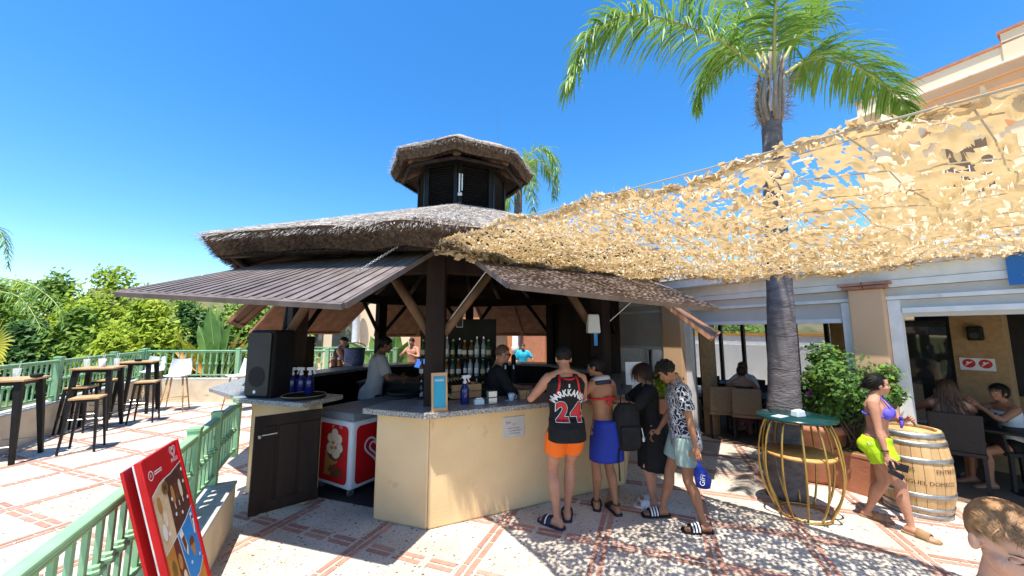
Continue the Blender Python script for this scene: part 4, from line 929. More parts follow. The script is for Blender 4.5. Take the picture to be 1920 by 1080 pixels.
# ---------------------------------------------------------------- terrace furniture
wang = math.atan2(.893, -.449)
def high_table(label, loc, rz, group):
    t = thing('high_table', label, 'table', loc, rz, group); H = 1.2
    MB().box((0, 0, H-.015), (.62, .62, .03)).build('table_top', 'oak', t, bevel=.004, world=False); MB().box((0, 0, H-.06), (.5, .5, .055)).build('apron', 'blackwood', t, world=False)
    for x in (-1, 1):
        for y in (-1, 1): MB().bar((x*.31, y*.31, 0), (x*.23, y*.23, H-.033), .05, .05, up=(0, 1, 0), w2=.085, h2=.085).build('leg', 'blackwood', t, bevel=.006, world=False)
    for x in (-1, 1): MB().tube([(x*.295, -.29, .25), (x*.295, .29, .25)], .008, 6).build('stretcher', 'steel', t, world=False)
    return t
def bar_stool(label, loc, rz, group):
    t = thing('bar_stool', label, 'stool', loc, rz, group); H = .85
    MB().box((0, 0, H-.015), (.37, .34, .03)).build('seat', 'oak', t, bevel=.004, world=False); MB().box((0, 0, H-.05), (.33, .3, .04)).build('seat_frame', 'blackwood', t, world=False)
    for x in (-1, 1):
        for y in (-1, 1): MB().bar((x*.215, y*.2, 0), (x*.16, y*.145, H-.033), .024, .024, up=(0, 1, 0), w2=.042, h2=.042).build('leg', 'blackwood', t, world=False)
    for y in (-1, 1): MB().tube([(-.197, y*.18, .29), (.197, y*.18, .29)], .007, 6).build('footrest', 'black', t, world=False)
    for x in (-1, 1): MB().tube([(x*.195, -.18, .33), (x*.195, .18, .33)], .007, 6).build('footrest', 'black', t, world=False)
    return t
def white_stool(label, loc, rz, group):
    t = thing('shell_stool', label, 'stool', loc, rz, group); H = .84
    mb = MB(); n = 14; RR = []
    prof = [(-.2, .0, .20), (-.18, -.015, .21), (0, -.02, .215), (.13, -.01, .22), (.18, .03, .22), (.205, .12, .22), (.225, .25, .2), (.235, .37, .17)]
    for j, (y, z, hw) in enumerate(prof):
        row = [(hw*x, y-.05*x*x*(1 if j > 3 else 0), H+z+.03*x*x+(.006*((i+j) % 2))) for i, x in enumerate(np.linspace(-1, 1, n))]; RR.append(row)
    for k in range(len(RR)-1):
        for i in range(n-1): mb.add([RR[k][i], RR[k][i+1], RR[k+1][i+1], RR[k+1][i]], [(0, 1, 2, 3)])
    o = mb.build('shell', 'white', t, world=False); sd = o.modifiers.new('solid', 'SOLIDIFY'); sd.thickness = .02
    for x in (-1, 1):
        for y in (-1, 1): MB().tube([(x*.23, y*.22, 0), (x*.14, y*.12, H-.04)], [.013, .02], 8).build('leg', 'oak', t, True, world=False)
    MB().tube([(-.19, -.175, .3), (.19, -.175, .3), (.19, .175, .3), (-.19, .175, .3)], .008, 6, close=True).build('footrest', 'oak', t, world=False)
    return t
g1 = 'high tables on the terrace'; tb = high_table('high wooden table with dark legs at left edge of the photo', (-7.6, 5.70, 0), wang, g1)
p2 = at(178, 688, 1.2); dup(tb, (p2[0]+.1, p2[1], 0), wang, 'high wooden table in the middle with four drinks glasses on it'); T2 = (p2[0]+.1, p2[1])
p3 = at(263, 677, 1.2); dup(tb, (p3[0], p3[1], 0), wang, 'high wooden table nearest the far corner beside the white stools'); T3 = (p3[0], p3[1])
g2 = 'dark bar stools with wooden seats'
def sp_(px, py, z=.85): q_ = at(px, py, z); return (float(q_[0]), float(q_[1]), 0)
stl = bar_stool('nearest dark bar stool with wooden seat in front of middle table', sp_(166, 743), wang+.1, g2)
dup(stl, sp_(153, 724), wang-.05, 'dark bar stool directly behind the nearest stool'); dup(stl, sp_(277, 714), wang+.05, 'dark bar stool standing beside the far corner table'); dup(stl, sp_(200, 711), wang, 'dark bar stool half hidden behind the middle table legs')
g3 = 'white shell bar stools'
ws = white_stool('white shell bar stool on wooden legs in open sun', sp_(333, 703), R_(25), g3); dup(ws, sp_(284, 695), R_(15), 'white shell bar stool tucked behind the corner table'); dup(ws, sp_(450, 703), R_(-20), 'white shell bar stool cut off by the loudspeaker')
def cup(name, m, label, loc, h, r, straw=0, cat='glass'):
    t = thing(name, label, cat, loc); mb = MB().lathe([(r*.75, 0), (r*.78, .004), (r, h), (r*.94, h), (r*.72, .01), (.002, .008)], 16); mb.build('cup_body', m, t, True, world=False)
    for k in range(straw): MB().tube([(0, 0, .01), (.03-.05*k, .01, h*1.7)], .004, 6).build('straw', 'whiteplastic', t, world=False)
    return t
def bowl(label, loc): return one(MB().lathe([(.04, 0), (.065, .01), (.07, .055), (.06, .055), (.05, .015), (.002, .012)], 18, loc), 'ashtray', 'black', label, 'ashtray', smooth=True)
Z1 = 1.2
def tpos(T, dx, dy): return (T[0]+dx, T[1]+dy, Z1+.001)
TT1 = (-7.6, 5.70)
cup('plastic_cup', 'clear', 'clear plastic cup on the left edge table', tpos(TT1, .14, -.02), .15, .045, 1); cup('paper_cup', 'white', 'small white paper cup on the left edge table', tpos(TT1, .05, -.18), .1, .035, 0, 'cup'); bowl('dark ashtray at the right corner of the left edge table', tpos(TT1, .27, .12)); bowl('dark ashtray at the left of the left edge table', tpos(TT1, -.02, -.2))
for i, (dx, dy, lb) in enumerate(((-.22, -.05, 'leftmost clear glass with straw on middle table'), (-.04, .05, 'second clear glass with straw on middle table'), (.1, -.05, 'milky white drink with straw on middle table'), (.2, .12, 'rightmost clear glass with straw on middle table'))):
    cup('drink_glass', 'white' if i == 2 else 'clear', lb, tpos(T2, dx, dy), .16, .05, 1 if i != 3 else 2)
bowl('dark ashtray on the far corner table', tpos(T3, .05, -.1))

# ---------------------------------------------------------------- folded price board leaning by the railing
TL, TR_ = Vector((-1.86, 1.93, 1.25)), Vector((-2.04, 2.34, 1.25)); bu = (TR_-TL).normalized(); BW = (TR_-TL).length; ou = Vector((bu.y, -bu.x, 0))
if ou.x < 0: ou = -ou
BL = TL+ou*.33+Vector((0, 0, -1.2)); bv = (TL-BL).normalized(); BH = (TL-BL).length
pbd = thing('price_board', 'red folded ice cream price board leaning beside the green railing', 'sign', tuple((BL+bu*BW/2).to_tuple()[:2])+(0.,))
M0 = frame(BL, bu, bv)     # x along the board, y up the board, z out
if (M0.col[2].to_3d()).dot(ou) < 0: M0 = frame(BL+bu*BW, -bu, bv)
flipx = M0.col[0].to_3d().dot(bu) < 0
def pbx(name, m, poly, z0, z1, parent=pbd): return MB().prism(poly, z0, z1, M0).build(name, m, parent)
rect = lambda x0, y0, x1, y1: [(x0, y0), (x1, y0), (x1, y1), (x0, y1)]
fp = pbx('front_panel', 'red', rect(0, 0, BW, BH), -.02, 0); pbx('back_panel', 'red', rect(.0, -.02, BW, BH-.02), -.075, -.062); pbx('panel_edge', 'white', rect(.012, .01, BW-.012, BH-.008), -.032, -.021); pbx('latch', 'white', rect(-.012, BH*.47, .004, BH*.475+.02), -.07, -.01)
for x in (0.0, BW-.022): pbx('frame_strip', 'red', rect(x, 0, x+.022, BH), .0005, .008)
W_, H_ = BW, BH; X = lambda u: u*W_; Yv = lambda v: (1-(1-v)*.8)*H_
def pblob(name, m, P, z, par): mb = MB(); blob2d(mb, [(X(u), Yv(v)) for u, v in P], M0, z); return mb.build(name, m, par)
wave = lambda v, a, u0=.08, u1=.93, n=10: [(u0+(u1-u0)*i/n, v+a*math.sin(i/n*2*PI)) for i in range(n+1)]
pblob('print_cream', 'printcream', [(.08, .5), (.42, .53)]+[(.44, .845), (.3, .835), (.08, .8)], .002, fp)
pblob('print_dark', 'printbrown', [(.42, .53), (.7, .56), (.93, .60), (.93, .87), (.8, .86), (.6, .845), (.44, .845)], .0022, fp)
pblob('print_blue', 'printblue', [(.5, .24), (.75, .235), (.93, .29), (.93, .60), (.7, .56), (.42, .53)], .0024, fp)
pblob('print_orange', 'printorange', [(.08, .0), (.5, .0), (.5, .24), (.42, .53), (.08, .5)], .0021, fp)
pblob('print_maroon', 'printmaroon', [(.3, .16), (.52, .16), (.5, .3), (.42, .525), (.3, .51)], .0026, fp)
pblob('print_amber', 'printorange', [(.5, .0), (.93, .0), (.93, .29), (.75, .235), (.5, .24)], .0023, fp)
for i, (u, c_) in enumerate(((.55, 'caramel'), (.66, 'choc'), (.77, 'vanilla'))):
    pblob('ice_bar', c_, [(u+.04*math.cos(a)*(1), .735+(.055 if math.sin(a) > 0 else .05)*np.sign(math.sin(a))*abs(math.sin(a))**.6) for a in np.linspace(0, 2*PI, 16, endpoint=False)], .003, fp)
    pblob('ice_stick', 'vanilla', [(u-.012, .655), (u+.012, .655), (u+.012, .685), (u-.012, .685)], .0029, fp)
pblob('gold_mark', 'gold', [(.40+.08*math.cos(a), .80+.035*math.sin(a)) for a in np.linspace(0, 2*PI, 20, endpoint=False)], .003, fp)
mb = MB(); put_text(mb, 'M', .05, M0 @ Matrix.Translation((X(.40), Yv(.80), .0034)), .001); mb.build('gold_mark_letter', 'choc', fp)
pblob('cone_bowl', 'choc', [(.74+.07*math.cos(a), .42+.035*math.sin(a)) for a in np.linspace(-.3, PI+.3, 12)], .0031, fp); pblob('cone_wafer', 'caramel', [(.67, .415), (.81, .415), (.76, .335), (.73, .335)], .003, fp)
pblob('white_flash', 'white', [(.47, .525), (.56, .54), (.62, .43), (.58, .38), (.52, .42)], .0029, fp); pblob('choc_cone', 'choc', [(.5, .49), (.58, .50), (.6, .44), (.54, .40)], .0032, fp)
for k in range(3): pblob('swirl', 'printbrown' if k % 2 else 'white', [(.84+.02*k, .57-.02*k), (.9+.01*k, .565-.02*k), (.88, .44), (.85, .45)], .003+.0003*k, fp)
for u, v, m in ((.18, .60, 'white'), (.26, .66, 'vanilla'), (.2, .74, 'caramel'), (.36, .40, 'caramel'), (.17, .30, 'choc'), (.4, .3, 'vanilla'), (.2, .4, 'gold'), (.65, .12, 'choc'), (.8, .15, 'vanilla'), (.14, .15, 'caramel'), (.35, .1, 'choc')):
    pblob('product', m, [(u+.05*math.cos(a), v+.045*math.sin(a)) for a in np.linspace(0, 2*PI, 12, endpoint=False)], .0033, fp)
for u, v in ((.5, .72), (.88, .76), (.52, .63), (.9, .66), (.68, .61), (.27, .575), (.62, .33), (.86, .32), (.45, .22), (.9, .83)): pblob('price_dot', 'white', [(u+.024*math.cos(a), v+.011*math.sin(a)) for a in np.linspace(0, 2*PI, 10, endpoint=False)], .0036, fp)
def heart_logo(mb, M, r, w1=.16):
    P = heart(r); ribbon2d(mb, P, r*w1, M); P2 = [(x*.55, y*.55-r*.02) for x, y in P]; ribbon2d(mb, P2[4:]+P2[:1], r*w1, M, close=False)
mb = MB(); heart_logo(mb, M0 @ Matrix.Translation((X(.80), Yv(.955), .002)), .036); put_text(mb, 'FRIGO', .03, M0 @ Matrix.Translation((X(.80), Yv(.905), .002)), .0006)
ribbon2d(mb, circ(X(.17), Yv(.905), .023), .006, M0, .002); put_text(mb, 'R', .026, M0 @ Matrix.Translation((X(.17), Yv(.905), .002)))
for k in range(2): ribbon2d(mb, [(X(.25), Yv(.912-.012*k)), (X(.44), Yv(.912-.012*k))], .006, M0, .002, close=False)
ribbon2d(mb, [(X(u), Yv(v)) for u, v in ((.08, .805), (.2, .825), (.3, .84), (.44, .848), (.6, .85), (.8, .866), (.93, .875))], .006, M0, .004, close=False)
ribbon2d(mb, [(X(u), Yv(v)) for u, v in ((.08, .5), (.42, .53), (.7, .56), (.93, .6))], .006, M0, .004, close=False); ribbon2d(mb, [(X(u), Yv(v)) for u, v in ((.42, .53), (.5, .24), (.75, .235), (.93, .29))], .006, M0, .004, close=False)
mb.build('lettering', 'white', fp)

# ---------------------------------------------------------------- ice cream freezer in the opening
K0 = Vector((-1.86, 4.47, 0)); e1 = Vector((-.865, .5, 0)); e2 = Vector((.5, .865, 0)); FW, FLn, FH = .66, 1.15, .95
fz_ = thing('ice_cream_freezer', 'white chest freezer with red printed panels inside the bar opening', 'freezer', tuple(K0+e1*FW/2+e2*FLn/2))
def fzx(name, m, a0, a1, b0, b1, z0, z1, bevel=0., par=None):
    mb = MB(); V = [K0+e1*a+e2*b+Vector((0, 0, z)) for z in (z0, z1) for a, b in ((a0, b0), (a1, b0), (a1, b1), (a0, b1))]; mb.add(V, [(0, 3, 2, 1), (4, 5, 6, 7), (0, 1, 5, 4), (1, 2, 6, 5), (2, 3, 7, 6), (3, 0, 4, 7)]); return mb.build(name, m, par or fz_, bevel=bevel)
fzx('cabinet', 'whiteplastic', 0, FW, 0, FLn, .08, FH-.1, .03); fzx('lid', 'lidgrey', -.012, FW+.012, -.012, FLn+.012, FH-.097, FH, .02)
for a, b in ((.06, .06), (FW-.06, .06), (.06, FLn-.06), (FW-.06, FLn-.06)): c_ = K0+e1*a+e2*b; MB().tube([c_+e1*.015+Vector((0, 0, .04)), c_-e1*.015+Vector((0, 0, .04))], .04, 12).build('caster', 'hoop', fz_)
Mf = frame(K0+e1*FW, -e1, (0, 0, 1)); Ms = frame(K0, e2, (0, 0, 1))
def rrect(x0, y0, x1, y1, r, n=5): return [(cx+r*math.cos(a), cy+r*math.sin(a)) for cx, cy, a0 in ((x1-r, y1-r, 0), (x0+r, y1-r, PI/2), (x0+r, y0+r, PI), (x1-r, y0+r, 1.5*PI)) for a in np.linspace(a0, a0+PI/2, n)]
mb = MB(); blob2d(mb, rrect(.05, .13, FW-.06, FH-.16, .06), Mf, .004); pf = mb.build('red_panel', 'red', fz_); mb = MB(); blob2d(mb, rrect(.06, .13, FLn-.06, FH-.16, .06), Ms, .004); ps_ = mb.build('red_panel', 'red', fz_)
cx, cy = .36, .50
mb = MB(); blob2d(mb, [(cx-.17, cy-.02), (cx+.13, cy-.02), (cx-.05, cy-.30), (cx-.19, cy-.30)], Mf, .006); mb.build('wafer_print', 'caramel', pf)
mb = MB()
for i in range(26): a = random.random()*6.28; r_ = random.random(); blob2d(mb, circ(cx+.02+.13*r_*math.cos(a), cy-.24+.06*r_*math.sin(a), .018+.02*random.random(), n=7), Mf, .0068+i*.0001)
mb.build('chocolate_print', 'choc', pf)
mb = MB(); blob2d(mb, circ(cx, cy+.02, .155, .15), Mf, .0075); mb.build('cone_rim_print', 'choc', pf)
mb = MB()
for i, (x, y, r_) in enumerate(((-.08, .1, .06), (.0, .16, .062), (.08, .1, .062), (-.075, -.02, .075), (.03, -.05, .085), (.1, .0, .06), (.0, .06, .06))): blob2d(mb, circ(cx+x, cy+.03+y, r_, r_*.9, n=12), Mf, .0105+i*.0004)
mb.build('cream_print', 'vanilla', pf); mb = MB()
for i, (x, y) in enumerate(((-.02, .08), (.03, .03), (-.04, .02))): blob2d(mb, circ(cx+x, cy+y, .03, .022, n=9), Mf, .0145+i*.0003)
mb.build('caramel_print', 'caramel', pf); mb = MB(); heart_logo(mb, Ms @ Matrix.Translation((.34, .50, .007)), .16, .14); mb.build('heart_logo', 'whiteplastic', ps_)
mb = MB(); ribbon2d(mb, circ(cx+.1, cy+.27, .025, .015, n=10), .006, Mf, .007); ribbon2d(mb, [(cx-.06, cy+.25), (cx-.03, cy+.28)], .008, Mf, .007, close=False); mb.build('splash_print', 'white', pf)

# ---------------------------------------------------------------- things on the counters
sp0 = Vector((-2.99, 4.60, CT+.001)); sa = R_(-12)
spk = thing('loudspeaker', 'black loudspeaker standing on the left granite counter', 'speaker', tuple(sp0), sa)
MB().box((0, .05, .4), (.38, .34, .80), None, 0, (.96, .92)).build('cabinet', 'black', spk, bevel=.03, world=False)
MB().prism(rrect(-.165, .03, .165, .77, .03), 0, .012, frame((0, -.128, 0), (1, 0, 0), (0, 0, 1))).build('grille', 'intdark', spk, bevel=.005, world=False)
MB().tube([Vector((x, -.135, z)) for x, z in circ(0, .25, .12, n=24)], .006, 6, close=True).build('woofer_ring', 'blackwood', spk, world=False)
mb = MB(); blob2d(mb, circ(0, .25, .115, n=24), frame((0, 0, 0), (1, 0, 0), (0, 0, 1)), .1415); mb.build('woofer', 'black', spk, world=False); mb = MB(); blob2d(mb, circ(-.02, .075, .02, n=14), frame((0, 0, 0), (1, 0, 0), (0, 0, 1)), .1418); mb.build('badge', 'whiteplastic', spk, world=False)
cab = thing('dark_cabinet', 'dark tall machine standing behind the loudspeaker', 'cabinet', (-3.2, 5.5, CT+.001)); MB().box((-3.2, 5.5, CT+.36), (.4, .4, .7)).build('casing', 'blackwood', cab, bevel=.02); MB().box((-3.08, 5.285, CT+.28), (.1, .03, .4)).build('front_plate', 'hoop', cab)
def spray(label, loc, rz, s=1.):
    t = thing('spray_bottle', label, 'bottle', loc, rz, 'blue spray bottles'); MB().lathe([(.038, 0), (.042, .01), (.042, .13), (.036, .155), (.016, .18), (.016, .19)], 16).build('bottle_body', 'bottleblue', t, True, world=False)
    mb = MB().lathe([(.019, .188), (.019, .21), (.012, .215), (.012, .235)], 12); mb.box((.012, 0, .25), (.085, .024, .03)); mb.bar((.05, 0, .25), (.065, 0, .25), .018, .018); mb.bar((.028, 0, .24), (.05, 0, .195), .012, .012, up=(0, 1, 0)); mb.build('spray_head', 'whiteplastic', t, bevel=.003, world=False)
    V = [(.0425*math.cos(a), .0425*math.sin(a), z) for z in (.05, .1) for a in np.linspace(-.4, .4, 6)]; MB().add(V, [(i, i+1, i+7, i+6) for i in range(5)]).build('label_print', 'tealblue', t, world=False); t.scale = (s,)*3; return t
for px, rz, lb in ((546, 2.6, 'leftmost blue spray bottle with white trigger on left counter'), (563, 2.9, 'middle blue spray bottle with white trigger on left counter'), (579, .5, 'rightmost blue spray bottle with white trigger on left counter')):
    q_ = at(px, 739, CT); spray(lb, (float(q_[0]), float(q_[1]), CT+.001), rz, 1.25)
def tray(label, px, py, r, rim, m):
    q_ = at(px, py, CT); t = thing('round_tray', label, 'tray', (float(q_[0]), float(q_[1]), CT+.001)); MB().lathe([(r*.96, 0), (r, .006), (r, .03), (r*.965, .03), (r*.95, .01), (.002, .009)], 32).build('tray_body', m, t, True, world=False); MB().tube([(r*.985*math.cos(a), r*.985*math.sin(a), .031) for a in np.linspace(0, 2*PI, 32, endpoint=False)], .004, 6, close=True).build('rim', rim, t, world=False); return t
tray('round tray with pale wooden rim on left counter edge', 570, 745, .24, 'oak', 'blackwood'); t_ = tray('round black tray lying on the front counter', 755, 744, .2, 'black', 'black'); q_ = dup(t_, tuple(t_.location+Vector((.01, .02, .034))), .4, 'upper black tray stacked on the front counter tray')
fb_ = lambda px, py: at(px, py, CT)
ax = (kc(1)-kc(0)).normalized(); an = kn(0)
def onslab(px, py): q_ = fb_(px, py); return Vector((float(q_[0]), float(q_[1]), CT+.001))
c_ = onslab(824, 771); ms = thing('menu_stand', 'wooden framed blue drinks menu standing on the counter', 'menu', tuple(c_)); Mm = frame(c_-ax*.08, ax, (-an*.12+Vector((0, 0, 1))))
for r4 in (rect(0, 0, .16, .03), rect(0, .34, .16, .37), rect(0, .03, .018, .34), rect(.142, .03, .16, .34)): MB().prism(r4, -.012, .012, Mm).build('wood_frame', 'oak', ms)
pn_ = MB().prism(rect(.018, .03, .142, .34), -.008, .002, Mm).build('menu_sheet', 'tealblue', ms); mb = MB(); put_text(mb, 'DRINKS', .026, Mm @ Matrix.Translation((.08, .295, .004)), .0006); mb.build('lettering', 'white', pn_); MB().prism(rect(-.01, -.004, .17, .0), -.05, .03, Mm).build('foot', 'oak', ms)
c_ = onslab(876, 748)-an*.12; cr = thing('wooden_crate', 'small slatted wooden crate holding menu cards on the counter', 'crate', tuple(c_)); CL, CD = .36, .2
for i, z in enumerate((.045, .125)):
    for s in (-1, 1):
        MB().bar(c_-ax*CL/2+an*s*CD/2+Vector((0, 0, z)), c_+ax*CL/2+an*s*CD/2+Vector((0, 0, z)), .012, .072).build('slat', 'oak', cr); MB().bar(c_+ax*s*(CL/2-.006)-an*(CD/2-.007)+Vector((0, 0, z)), c_+ax*s*(CL/2-.006)+an*(CD/2-.007)+Vector((0, 0, z)), .012, .072).build('slat', 'oak', cr)
MB().box(c_+Vector((0, 0, .012)), (CL*.9, CD*.9, .012), Matrix.Rotation(math.atan2(ax.y, ax.x), 3, 'Z')).build('crate_floor', 'oak', cr)
cd = thing('menu_cards', 'row of dark menu cards with wooden edges leaning in the crate', 'menu', tuple(c_+Vector((0, 0, .02))))
for i in range(7):
    p = c_-ax*(.16-.03*i)+Vector((0, 0, .03)); up = (Vector((0, 0, 1))-ax*(.75-.05*i)).normalized(); k_ = MB().prism(rect(-.07, 0, .07, .22), -.004, .004, frame(p, an, up)).build('card', 'blackwood', cd); MB().prism(rect(-.072, .205, .072, .224), -.006, .006, frame(p, an, up)).build('card_clip', 'oak', k_)
MB().prism(rect(-.05, 0, .05, .2), -.006, .006, frame(c_+ax*.12+Vector((0, 0, .06)), an, (Vector((0, 0, 1))-ax*.5))).build('red_packet', 'red', cd)
c_ = onslab(871, 757); spray('blue spray bottle with white trigger beside the wooden crate', tuple(c_), R_(40), 1.15)
c_ = onslab(898, 759); nh = thing('napkin_dispenser', 'white plastic napkin dispenser on the front counter', 'dispenser', tuple(c_)); MB().box(c_+Vector((0, 0, .032)), (.115, .08, .062), Matrix.Rotation(.42, 3, 'Z'), 0, (.9, .8)).build('casing', 'ceramic', nh, bevel=.014); MB().box(c_+Vector((0, 0, .066)), (.07, .03, .012), Matrix.Rotation(.42, 3, 'Z')).build('napkins', 'white', nh)
c_ = onslab(922, 757); nh = thing('napkin_dispenser', 'two silver napkin boxes stacked on the front counter', 'dispenser', tuple(c_)); MB().box(c_+Vector((0, 0, .035)), (.1, .08, .068), Matrix.Rotation(.45, 3, 'Z')).build('casing', 'silver', nh, bevel=.006); MB().box(c_+Vector((0, 0, .105)), (.1, .08, .066), Matrix.Rotation(.4, 3, 'Z')).build('casing', 'silver', nh, bevel=.006)
c_ = onslab(961, 753)-an*.03; cs = thing('coffee_cup', 'pale blue coffee cup on its saucer on the counter', 'cup', tuple(c_)); MB().lathe([(.03, 0), (.075, .012), (.077, .016), (.03, .006)], 22).build('saucer', 'ceramic', cs, True, world=False); MB().lathe([(.022, .008), (.028, .012), (.042, .085), (.039, .085), (.026, .02), (.002, .018)], 20).build('cup_body', 'ceramic', cs, True, world=False); MB().tube([(.036+.022*math.sin(t), 0, .05+.022*math.cos(t)) for t in np.linspace(.2, 2.9, 8)], .004, 6).build('handle', 'ceramic', cs, world=False)
for px, lb in ((988, 'left small wooden block sign on the counter'), (1002, 'right small wooden block sign by the man in jersey')): c_ = onslab(px, 751)-an*.1; one(MB().box(c_+Vector((0, 0, .05)), (.07, .05, .1), Matrix.Rotation(.45, 3, 'Z')), 'block_sign', 'oak', lb, 'sign', bevel=.004)
# plaque on the counter front
P0_, n0 = np.array(kc(0)), np.array(kn(0))
c_ = Vector(onplane(963, 800, P0_, n0).tolist())+kn(0)*.006; pq = thing('plaque', 'small square metal plaque with printed lines on the counter front', 'sign', tuple(c_)); Mq = frame(c_, ax, (0, 0, 1))
MB().prism(rect(-.13, -.11, .13, .11), -.004, .004, Mq).build('plate', 'blind', pq, bevel=.002)
mb = MB(); [ribbon2d(mb, [(-.08+.02*k, .0-.028*k-.01), (.09-.02*abs(k-1), .0-.028*k-.01)], .007, Mq, .0055, close=False) for k in range(3)]; mb.build('printed_lines', 'hoop', pq)
mb = MB(); ribbon2d(mb, circ(-.08, .05, .012, n=10), .005, Mq, .0055); ribbon2d(mb, [(-.06, .05), (-.04, .05)], .01, Mq, .0055, close=False); put_text(mb, 'Bar', .022, Mq @ Matrix.Translation((.0, .03, .0055))); mb.build('red_mark', 'red', pq)
# taps, monitor, bottles and fittings inside
for px, lb in ((948, 'left black beer tap column behind the counter'), (963, 'right black beer tap column behind the counter')):
    c_ = at(px, 712, Y=5.5); t = thing('beer_tap', lb, 'tap', (float(c_[0]), 5.5, CT+.0)); MB().lathe([(.05, 0), (.045, .03), (.035, .06), (.035, .42), (.02, .45)], 14).build('column', 'black', t, True, world=False); mb = MB().tube([(0, -.03, .3), (0, -.1, .3), (0, -.11, .25)], .01, 6); mb.build('spout', 'steel', t, world=False); MB().box((0, -.05, .38), (.02, .02, .1)).build('lever', 'black', t, world=False)
bs = thing('tap_counter', 'dark inner counter carrying the beer taps', 'counter', (-.1, 5.55, 0)); MB().box((.1, 5.55, .55), (1.5, .5, 1.1)).build('cabinet', 'blackwood', bs); MB().box((.1, 5.55, CT-.014), (1.56, .56, .025)).build('worktop', 'intdark', bs)
mb = MB(); [ribbon2d(mb, [(-.3+.0*k, .02-.03*k), (.05, .02-.03*k)], .008, frame((.25, 5.295, .98), (1, 0, 0), (0, 0, 1)), .004, close=False) for k in range(2)]; mb.build('lettering', 'hoop', bs)
sh = thing('bottle_shelf', 'dark back bar shelves full of spirit bottles', 'shelf', (-.95, 5.75, 0)); 
for z in (.9, 1.24, 1.52): MB().box((-.85, 5.75, z-.012), (1.15, .3, .02)).build('shelf_board', 'blackwood', sh)
MB().box((-.85, 5.93, 1.1), (1.2, .03, 2.0)).build('shelf_back', 'blackwood', sh); MB().box((-.85, 5.75, .42), (1.15, .3, .84)).build('cupboard', 'blackwood', sh)
mm('bot1', (.02, .03, .02), rough=.08, spec=.7); mm('bot2', (.16, .08, .02), rough=.08, spec=.7); mm('bot3', (.35, .38, .36), rough=.06, spec=.8); mm('bot4', (.02, .09, .04), rough=.08, spec=.7); mm('botcap', (.5, .4, .08), rough=.4)
protos = []; ORD = 'first second third fourth fifth sixth seventh eighth ninth tenth eleventh twelfth'.split()
BLB = ['dark', 'amber', 'clear', 'green']
for i in range(4):
    h = (.27, .24, .29, .25)[i]; r = (.034, .042, .036, .038)[i]; t = thing('spirit_bottle', BLB[i]+' spirit bottle on the back bar shelves', 'bottle', (0, 0, 0), 0, BLB[i]+' spirit bottles on the back bar')
    MB().lathe([(r*.95, 0), (r, .01), (r, h*.58), (r*.45, h*.75), (r*.36, h*.95)], 12).build('bottle_body', 'bot%d' % (i+1), t, True, world=False); MB().lathe([(r*.42, h*.94), (r*.42, h*1.06)], 10).build('cap', 'botcap' if i % 2 else 'silver', t, world=False)
    V = [((r+.001)*math.cos(a), (r+.001)*math.sin(a), z*h) for z in (.16, .42) for a in np.linspace(-2.6, -.5, 8)]; MB().add(V, [(j, j+1, j+9, j+8) for j in range(7)]).build('paper_label', 'white' if i != 3 else 'printcream', t, world=False); protos.append([t, False])
for z in (.9, 1.24, 1.52):
    for j in range(12):
        k = random.randrange(4); loc = (-1.36+j*.092+random.uniform(-.01, .01), 5.68+random.uniform(-.05, .05), z)
        lb = BLB[k]+' spirit bottle, %s from the left on the %s back bar shelf' % (ORD[j], {.9: 'lower', 1.24: 'middle', 1.52: 'upper'}[z])
        if not protos[k][1]: protos[k][0].location = loc; protos[k][1] = True; protos[k][0]['label'] = lb
        else: dup(protos[k][0], loc, random.uniform(-.5, .5), lb)
c_ = at(790, 676, Y=5.9); mo = thing('till_monitor', 'tilted till screen glowing blue on the inner counter', 'monitor', (float(c_[0]), 5.9, 1.12)); Mo = frame(Vector(c_.tolist()), (.55, -.8, 0), (.45, .2, 1)); MB().prism(rect(-.19, -.14, .19, .14), -.03, -.004, Mo).build('casing', 'black', mo, bevel=.006); MB().prism(rect(-.17, -.12, .17, .12), -.0035, .0, Mo).build('screen', 'screen', mo); MB().tube([(c_[0], 5.93, 1.12), (c_[0], 5.93, c_[2])], .03, 8).build('stand', 'black', mo)
ic = thing('till_counter', 'dark work counter under the till screen', 'counter', (-2.0, 6.4, 0)); MB().box((-1.85, 6.2, .55), (1.1, .55, 1.1)).build('cabinet', 'blackwood', ic); MB().box((-1.85, 6.2, 1.113), (1.16, .6, .022)).build('worktop', 'intdark', ic)
wb = at(1112, 607, Y=4.9); ds = thing('towel_dispenser', 'white paper towel dispenser hanging on the dark post', 'dispenser', tuple(wb)); MB().box(tuple(wb), (.17, .14, .25), None, 0, (.85, .8)).build('casing', 'whiteplastic', ds, bevel=.02); MB().box((wb[0]+.03, wb[1], wb[2]-.2), (.045, .015, .17)).build('blue_paper', 'printblue', ds)
pa = at(1188, 700, Y=4.72); no = thing('paper_notices', 'white paper notices pinned to the right hand post', 'notice', tuple(pa)); MB().box(tuple(pa), (.2, .006, .28)).build('sheet', 'white', no); MB().box((pa[0]+.08, pa[1]+.02, pa[2]-.12), (.2, .006, .24)).build('sheet', 'ceramic', no)
bk = at(664, 685, Y=8.9); wv = thing('woven_bag', 'dark blue and white woven bag on the rear counter', 'bag', (float(bk[0]), 8.9, 1.12)); MB().lathe([(.2, 0), (.22, .08), (.23, .36), (.22, .4), (.2, .4), (.19, .1)], 18).build('bag_body', 'weave', wv, True, world=False); MB().tube([(.25*math.cos(t), 0, .42+.1*math.sin(t)) for t in np.linspace(0, PI, 10)], .012, 6).build('handle', 'weave', wv, world=False)
